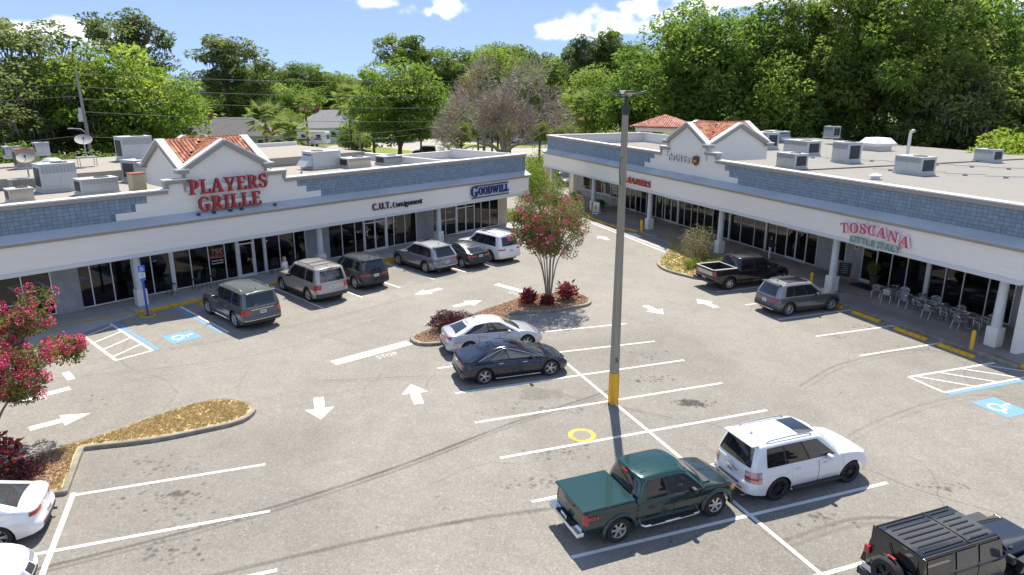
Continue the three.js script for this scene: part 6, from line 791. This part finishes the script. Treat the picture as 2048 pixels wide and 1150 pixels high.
glassPanel(left, 'window_banner', 'pale banner with dark writing in the upper Goodwill window', 'banner', 30.85, 2.05, LW - .05, 2.2, .85, mat(.42, .40, .36, .8), [['GOODWILL', .26, 0, .1, mat(.03, .03, .05, .7), fontS]]); glassPanel(left, 'window_film', 'blue film across the lower Goodwill window', 'window film', 30.85, .85, LW - .05, 2.2, 1.15, mat(.02, .06, .22, .5));
glassPanel(left, 'blue_panel', 'blue hanging panel inside the Goodwill shop window', 'panel', 35.6, 1.2, LW - .6, 1.1, 1.5, mat(.05, .14, .40, .6)); glassPanel(left, 'window_notice', 'white notice taped inside the consignment door side window', 'notice', 25.2, 1.75, LW - .03, .28, .4, whInk); glassPanel(left, 'window_poster', 'pale poster standing low in the consignment window', 'poster', 25.75, .75, LW - .05, .9, .9, mat(.5, .5, .48, .8)); glassPanel(left, 'door_notice', 'white notice on the Goodwill door', 'notice', 32.75, 1.45, LW - .03, .3, .28, whInk);
glassPanel(right, 'door_notices', 'two white notices beside the Toscana door', 'notice', 43.4, 1.55, RW - .03, .5, .32, whInk); glassPanel(right, 'cleaners_lettering', 'white lettering in the window left of the cleaners', 'window lettering', 9.4, 2.1, RW + .06, .01, .01, whInk, [['Alterations', .22, 0, .2, whInk], ['Leather', .22, 0, -.1, whInk], ['Suede', .22, 0, -.4, whInk]]); for (const [s, y, l] of [[21.85, 1.6, 'white notice on the shipping shop door side'], [22.1, 1.2, 'small white notice low on the shipping shop glass'], [25.8, 2.35, 'framed poster high in the window past the light pole'], [29.3, 2.25, 'framed poster high in the window by the dry shrub']]) glassPanel(right, 'window_notice', l, 'notice', s, y, RW - .03, .42, .36, whInk); glassPanel(right, 'wall_sign', 'small square white sign with a red disc on the grey wall', 'sign', 41.2, 2.2, -3.87, .3, .3, signWhite).add((() => { const m = new THREE.Mesh(new THREE.CircleGeometry(.1, 20).translate(0, 0, .006), mat(.5, .03, .03, .5)); m.name = 'red_disc'; return m; })());
{ let first; for (const [x, l, c] of [[20.4, 'mannequin in a pale blue dress in the consignment window', [.5, .55, .62]], [21.1, 'mannequin in a white dress in the consignment window', [.75, .75, .73]], [22.3, 'mannequin in a cream dress by the consignment door', [.55, .53, .45]], [26.1, 'mannequin in grey trousers right of the consignment door', [.35, .36, .38]], [27.1, 'mannequin in a white skirt at the end of the consignment window', [.7, .7, .7]]]) { const t = roofThing(left, 'mannequin', l, 'mannequin', x, .16, LW - .55); const pr = [[.0, 1.62], [.06, 1.6], [.08, 1.48], [.16, 1.42], [.17, 1.25], [.12, 1.08], [.2, .85], [.27, .5], [.28, .45], [0, .45]].map(q => new THREE.Vector2(...q)); M('dress', new THREE.LatheGeometry(pr, 14).scale(1, 1, .7), mat(...c, .9), t); M('head', new THREE.SphereGeometry(.1, 10, 8).scale(.85, 1.15, .9).translate(0, 1.72, 0), mat(.55, .45, .38, .6), t); M('stand', [cyl(.015, .015, .5, 0, 0, 0, 8), cyl(.17, .17, .02, 0, 0, 0, 16)], steel, t); for (const sg of [1, -1]) M('arm', limb([V(sg * .15, 1.4, 0), V(sg * .24, 1.15, .04), V(sg * .22, .9, .1)], .045, .03, 6), mat(.55, .45, .38, .6), t); } }
// people
function person(label, x, y, z, turn, o) {
  const t = thing('person', label, 'person', x, y, z, turn), N = 52, S = 1.0, mc = new MarchingCubes(N, new THREE.MeshStandardMaterial(), false, false, 200000);
  const bones = [[[0, .93, 0], [0, 1.38, 0], .145, .155], [[-.14, 1.4, 0], [.14, 1.4, 0], .075, .075], [[0, 1.42, 0], [0, 1.53, .01], .055, .05], [[0, 1.6, .015], [0, 1.68, .01], .085, .095]];
  for (const s of [-1, 1]) { bones.push([[s * .09, .93, 0], [s * .1, .5, s * .05], .095, .065], [[s * .1, .5, s * .05], [s * .1, .08, s * .04], .062, .042], [[s * .1, .05, s * .04], [s * .11, .035, s * .04 + .14], .04, .035]); const el = o.bent ? [s * .24, 1.14, .08] : [s * .25, 1.12, -.02], wr = o.bent ? [s * .16, 1.1, .3] : [s * .25, .88, .05]; bones.push([[s * .19, 1.38, 0], el, .055, .042], [el, wr, .04, .03], [wr, [wr[0], wr[1] - .06, wr[2] + .04], .036, .025]); for (let f = 0; f < 4; f++) bones.push([[wr[0] + (f - 1.5) * .016, wr[1] - .07, wr[2] + .04], [wr[0] + (f - 1.5) * .017, wr[1] - .13 + .01 * Math.abs(f - 1.5), wr[2] + .06], .01, .008]); bones.push([[wr[0] - s * .02, wr[1] - .04, wr[2] + .04], [wr[0] - s * .045, wr[1] - .08, wr[2] + .07], .011, .009]); }
  bones.push([[0, 1.615, .1], [0, 1.60, .115], .014, .012]);
  const A = V(0, 0, 0), B = V(0, 0, 0), p = V(0, 0, 0), dist = () => { let d = 1e3; for (const [a, b, r0, r1] of bones) { A.set(...a); B.set(...b); const ab = B.clone().sub(A), h = clamp(p.clone().sub(A).dot(ab) / ab.lengthSq()), q = p.distanceTo(A.addScaledVector(ab, h)) - mix(r0, r1, h), k = .03, m = clamp(.5 + .5 * (d - q) / k); d = mix(d, q, m) - k * m * (1 - m); } return d; };
  mc.isolation = 0; const half = N / 2; for (let k = 0; k < N; k++) for (let j = 0; j < N; j++) for (let i = 0; i < N; i++) { p.set((i - half) / half, (j - half) / half + .9, (k - half) / half); mc.field[i + j * N + k * N * N] = Math.abs(p.x) > .45 || Math.abs(p.z) > .45 ? -1 : -dist(); }
  mc.update(); const n = mc.count, pos = mc.positionArray.slice(0, n * 3), nor = mc.normalArray.slice(0, n * 3), g = new THREE.BufferGeometry(), col = []; for (let i = 0; i < n; i++) { pos[i * 3 + 1] += .9; const y0 = pos[i * 3 + 1], ax = Math.abs(pos[i * 3]); const c = y0 > 1.46 ? [.42, .26, .18] : y0 > .92 && ax < .235 ? o.top : y0 > .92 ? (y0 > 1.2 ? o.top : [.42, .26, .18]) : (ax > .2 ? [.42, .26, .18] : y0 < .07 ? [.05, .05, .05] : o.legs); col.push(...c); }
  g.setAttribute('position', new THREE.Float32BufferAttribute(pos, 3)); g.setAttribute('normal', new THREE.Float32BufferAttribute(nor, 3)); g.setAttribute('color', new THREE.Float32BufferAttribute(col, 3)); M('body', g, new THREE.MeshPhysicalMaterial({ vertexColors: true, roughness: .85 }), t);
  M('hair', [new THREE.SphereGeometry(.105, 14, 10).scale(.95, 1.0, 1).translate(0, 1.69, -.025), ...(o.long ? [rb(.17, .26, .07, .03, 0, 1.54, -.085)] : [])], mat(...o.hair, .8), t); for (const s of [-1, 1]) M('eye', new THREE.SphereGeometry(.011, 6, 5).translate(s * .032, 1.645, .095), mat(.03, .02, .02, .3), t); return t;
}
{ const p = RP(35.1, -2.4); person('person in black top and white trousers walking along the right arcade', p[0], .15, p[1], TR + 2.6, { top: [.02, .02, .022], legs: [.72, .71, .70], hair: [.03, .02, .015], long: 1, bent: 1 }); const q = [-14.1, -42.2]; person('person with light brown hair standing by the silver beige suv', q[0], .15, q[1], TL + .4, { top: [.6, .6, .6], legs: [.08, .09, .14], hair: [.28, .15, .07], long: 1 }); }
// ---------- beyond the shops: fence, poles, wires, houses ----------
{ const t = thing('board_fence', 'dark reddish brown board fence behind the left roof', 'fence', -52, 0, -66, -.12), m = [mat(.07, .035, .025, .95), mat(.09, .045, .03, .95), mat(.055, .03, .022, .95)]; for (let i = 0; i < 150; i++) M('board', box(.26, 1.9 + .03 * ((i * 7) % 3), .03, -20 + i * .27, .97, 0), m[(i * 5) % 3], t); M('rail', [box(40.5, .1, .05, 0, .5, -.04), box(40.5, .1, .05, 0, 1.5, -.04)], m[0], t); }
{ const t = thing('utility_pole', 'grey wooden utility pole with transformer and street lamp arm', 'utility pole', -45, 0, -76); M('pole', limb([V(0, -.1, 0), V(-.1, 7, 0), V(-.25, 13.6, 0)], .2, .13, 10), timber, t); M('transformer', [cyl(.26, .26, .8, -.42, 8.6, .2, 16)], palMetal, t); M('insulator', [bar([-.25, 13.4, 0], [-.25, 13.9, 0], .05), bar([-.2, 10.8, 0], [.2, 10.9, .1], .04)], greyMetal, t); M('lamp_arm', tube([[-.1, 7.2, 0], [-.5, 7.8, .3], [-1.3, 7.9, .5]], .04, 6, 14), palMetal, t); M('lamp_head', rb(.5, .12, .2, .04, -1.5, 7.9, .55), palMetal, t); M('meter_box', rb(.35, .6, .25, .03, -.35, 9.7, .2), palMetal, t); }
{ const wire = mat(.08, .08, .085, .7), P0 = [-45.2, 0, -76]; for (const [h, e, sag, l] of [[13.4, [40, 17, -150], 2.0, 'topmost power line running from the utility pole to the right'], [12.1, [40, 14.5, -150], 2.2, 'second power line running from the utility pole to the right'], [10.9, [40, 11.5, -150], 2.0, 'third power line running from the utility pole to the right'], [9.6, [30, 9.0, -140], 2.0, 'lowest long cable running from the utility pole to the right'], [7.0, [-12, 6.5, -104], .8, 'service cable from the utility pole toward the palms'], [5.2, [-12, 5.8, -104], .6, 'low service cable crossing behind the gable tower'], [12.4, [-120, 12.4, -60], 1.2, 'upper power line leaving the utility pole to the left'], [11.2, [-120, 10.6, -60], 1.2, 'middle power line leaving the utility pole to the left'], [7.2, [-95, 4.8, -50], .8, 'service cable dropping left over the roof dishes'], [5.4, [-95, 3.0, -50], .6, 'low cable dropping left behind the roof units']]) { const a = V(P0[0], h, P0[2]), b = V(...e), pts = []; for (let i = 0; i <= 20; i++) { const p = a.clone().lerp(b, i / 20); p.y -= sag * 4 * (i / 20) * (1 - i / 20); pts.push(p); } tag(M('power_line', tube(pts, .028, 4, 60), wire), l, 'cable'); } }
{ const t = thing('street_light', 'slim grey street light pole between the palms', 'street light', -24.5, 0, -115); M('pole', cyl(.17, .11, 9.6), mat(.42, .43, .44, .6), t); M('arm', bar([0, 9.5, 0], [-.6, 9.75, .2], .05), greyMetal, t); M('lamp_head', rb(.6, .12, .28, .04, -.8, 9.8, .25), greyMetal, t); const u = thing('street_pole', 'grey roadside pole with meter boxes below the bare tree', 'pole', -4.2, 0, -107); M('pole', cyl(.25, .2, 7.5), timber, u); M('meter_box', [rb(.5, .8, .3, .03, .2, 2.2, .25), rb(.4, .6, .3, .03, -.4, 1.4, .2)], palMetal, u); }
function house(name, label, x, z, turn, w, d, eave, ridge, wallM, roofM, wins, y = 0) {
  const t = thing(name, label, 'house', x, y, z, turn), o = .5; M('wall', bx(-w / 2, w / 2, 0, eave, -d / 2, d / 2), wallM, t); const r = part('roof', t), A = [-w / 2 - o, eave, d / 2 + o], k = Math.min(w, d) / 2 + o, g = new THREE.BufferGeometry(), W = w / 2 + o, D = d / 2 + o, q = W - D > 0 ? W - D : .1, v = [[-W, eave, D], [W, eave, D], [W, eave, -D], [-W, eave, -D], [-q, ridge, 0], [q, ridge, 0]], f = [[0, 1, 5], [0, 5, 4], [1, 2, 5], [2, 3, 4], [2, 4, 5], [3, 0, 4]], p = []; f.forEach(i => i.forEach(j => p.push(...v[j]))); g.setAttribute('position', new THREE.Float32BufferAttribute(p, 3)); g.computeVertexNormals(); g.setAttribute('uv', new THREE.Float32BufferAttribute(p.flatMap((_, i) => i % 3 === 0 ? [p[i] * .3, p[i + 2] * .3 + p[i + 1] * .3] : []), 2)); M('roof_slopes', g, roofM, r); M('eave_board', bx(-W, W, eave - .12, eave - .005, -D, D), mat(.6, .58, .54, .8), r); M('chimney', rb(.9, 1.6, .9, .02, -w * .22, ridge + .1, -.3), mat(.22, .07, .05, .9), r);
  for (const [s, a, b, ww, hh] of wins) { const wn = part('window', t); wn.position.set(a, b, s * (d / 2 + .03)); M('frame', [box(ww + .16, .08, .08, 0, hh / 2, 0), box(ww + .16, .08, .08, 0, -hh / 2, 0), box(.08, hh, .08, -ww / 2, 0, 0), box(.08, hh, .08, ww / 2, 0, 0)], signWhite, wn); M('pane', box(ww, hh, .03), glassDark, wn); } return t;
}
const shingle = mat(1, 1, 1, .95, { map: noiseTone(256, .7, 1.25, [.17, .16, .155], 24, 1) }), shingle2 = mat(1, 1, 1, .95, { map: noiseTone(256, .75, 1.2, [.27, .27, .27], 24, 1) }), wallGreen = mat(.36, .38, .32, .9), wallBlue = mat(.55, .66, .74, .8), wallWhite = mat(.7, .7, .68, .9);
house('house', 'low house with dark grey hipped roof and brick chimney', -57, -146, .1, 18, 10, 3.0, 6.4, wallGreen, shingle, [[1, 3, 1.7, 1.6, 1.2], [1, 6.6, 1.7, 1.2, 1.2], [1, 0, 1.7, 1.2, 1.2], [1, -4, 1.7, 1.6, 1.2]]);
house('house', 'pale blue house with grey roof behind the palms', -42, -170, .35, 17, 11, 3.4, 7.2, wallBlue, shingle2, [[1, 2.5, 1.9, 1.2, 1.3], [1, 5.5, 1.9, 1.2, 1.3], [1, -1, 1.9, 1.2, 1.3]]); house('house', 'white walled house with light grey roof behind the travel trailer', -62, -184, .3, 16, 10, 3.4, 6.8, wallWhite, shingle2, [[1, 2, 1.9, 1.4, 1.2], [1, -3, 1.9, 1.4, 1.2]]); house('house', 'far small house with dark porch up the street', -44, -196, 0, 13, 9, 3.6, 6.4, mat(.3, .2, .16, .9), shingle, [[1, 2, 1.9, 1.4, 1.2], [1, -2, 1.9, 1.4, 1.2]]);
house('house', 'house with pale grey hip roofs at the right edge of the woods', 92, -138, .4, 18, 12, 3.2, 6.4, mat(.4, .4, .38, .9), shingle2, [[1, 2, 1.9, 1.4, 1.2]]); house('house', 'second pale roof beyond the right edge of the woods', 108, -140, -.2, 16, 12, 3.2, 6.2, wallWhite, shingle2, [[1, 0, 1.9, 1.4, 1.2]]); house('shed', 'small white shed beneath the trees', -70, -150, .2, 4, 4, 3.6, 5.2, wallWhite, shingle2, [[1, 0, 2.2, .8, .8]]); house('house', 'red brick house across the street under the trees', 14, -192, 0, 18, 10, 3.4, 6.4, mat(.2, .08, .06, .9), shingle, [[1, 2, 1.9, 1.6, 1.2], [1, -4, 1.9, 1.6, 1.2]]); house('house', 'red walled house glimpsed behind the utility pole', -47, -104, .2, 12, 8, 3.2, 5.6, mat(.28, .06, .05, .9), shingle2, [[1, 0, 1.8, 1.4, 1.2]]);
{ const t = thing('travel_trailer', 'white travel trailer with dark swoosh stripes beside the blue house', 'trailer', -42.5, 0, -153, -.18); M('shell', rb(6.6, 2.6, 2.4, .25, 0, 1.9, 0, 3), mat(.78, .77, .74, .5), t); M('roof_cap', rb(6.3, .14, 2.2, .05, 0, 3.22, 0), mat(.5, .42, .36, .7), t); M('stripe', [bx(-3.1, -.2, 1.3, 1.7, 1.2, 1.215), bx(.6, 2.4, 1.5, 1.8, 1.2, 1.215)], mat(.06, .07, .08, .5), t); M('front_mark', box(.02, .9, 1.5, 3.305, 2.1, 0), mat(.08, .1, .14, .5), t); M('window', [bx(-2.2, -1.2, 1.9, 2.6, 1.2, 1.22), bx(1.2, 2.2, 1.9, 2.6, 1.2, 1.22)], glassDark, t); M('door', bx(.0, .7, .9, 2.9, 1.2, 1.225), mat(.6, .6, .58, .5), t); for (const x of [-.9, .1]) for (const z of [-1.05, 1.05]) M('wheel', cyl(.36, .36, .24, 0, -.12, 0, 18).rotateX(Math.PI / 2).translate(x, .36, z), rubber, t); M('hitch', [bar([3.2, .7, .5], [4.4, .6, 0], .05), bar([3.2, .7, -.5], [4.4, .6, 0], .05)], darkMetal, t); }
{ // tiled gazebo behind the right roof
  const t = thing('tiled_pavilion', 'small pavilion with red barrel tile hip roof behind the right roof', 'pavilion', 19.8, 0, -93, -.5), h = 7.2, w = 3.0; for (const sx of [-1, 1]) for (const sz of [-1, 1]) M('pillar', box(.45, h, .45, sx * (w - .4), h / 2, sz * (w - .4)), stucco, t); M('beam', [bx(-w, w, h - .5, h, w - .5, w - .1), bx(-w, w, h - .5, h, -w + .1, -w + .5), bx(-w + .1, -w + .5, h - .5, h, -w + .5, w - .5), bx(w - .5, w - .1, h - .5, h, -w + .5, w - .5)], stucco, t); M('infill_wall', bx(-w + .6, w - .6, 0, h - 1.2, -w + .5, -w + .7), mat(.2, .2, .21, .9), t); const r = part('roof', t), e = w + .5, A = 1.35, ang = Math.atan2(A, e), L = Math.hypot(A, e), R = RNG(4), pinkT = [[.46, .20, .15], [.52, .24, .18], [.40, .16, .12], [.56, .30, .24]].map(c => mat(...c, .85)); M('roof_base', new THREE.ConeGeometry(e * Math.SQRT2, A, 4).rotateY(Math.PI / 4).translate(0, h + A / 2, 0), pinkT[2], r);
  const big = new THREE.CylinderGeometry(.12, .14, .5, 6, 1, true, -Math.PI / 2, Math.PI).rotateX(-Math.PI / 2 + .05); for (let k = 0; k < 4; k++) for (let x = -e + .2; x < e - .1; x += .3) for (let l = .3; l < (e - Math.abs(x)) * L / e; l += .46) { const o = new THREE.Object3D(); o.rotation.order = 'YXZ'; const q = L - l; o.position.set(x, h + A - q * Math.sin(ang) + .07, q * Math.cos(ang)); o.rotation.set(ang, 0, 0); o.updateMatrix(); M('roof_tile', big, pinkT[Math.floor(R() * 4)], r).applyMatrix4(new THREE.Matrix4().makeRotationY(k * Math.PI / 2).multiply(o.matrix)); } for (let k = 0; k < 4; k++) M('hip_ridge', bar([0, h + A + .06, 0], [Math.SQRT2 * e * Math.sin(k * 1.5708 + .7854), h + .08, Math.SQRT2 * e * Math.cos(k * 1.5708 + .7854)], .11, 8), pinkT[1], r); }
renderer.render(scene, camera);
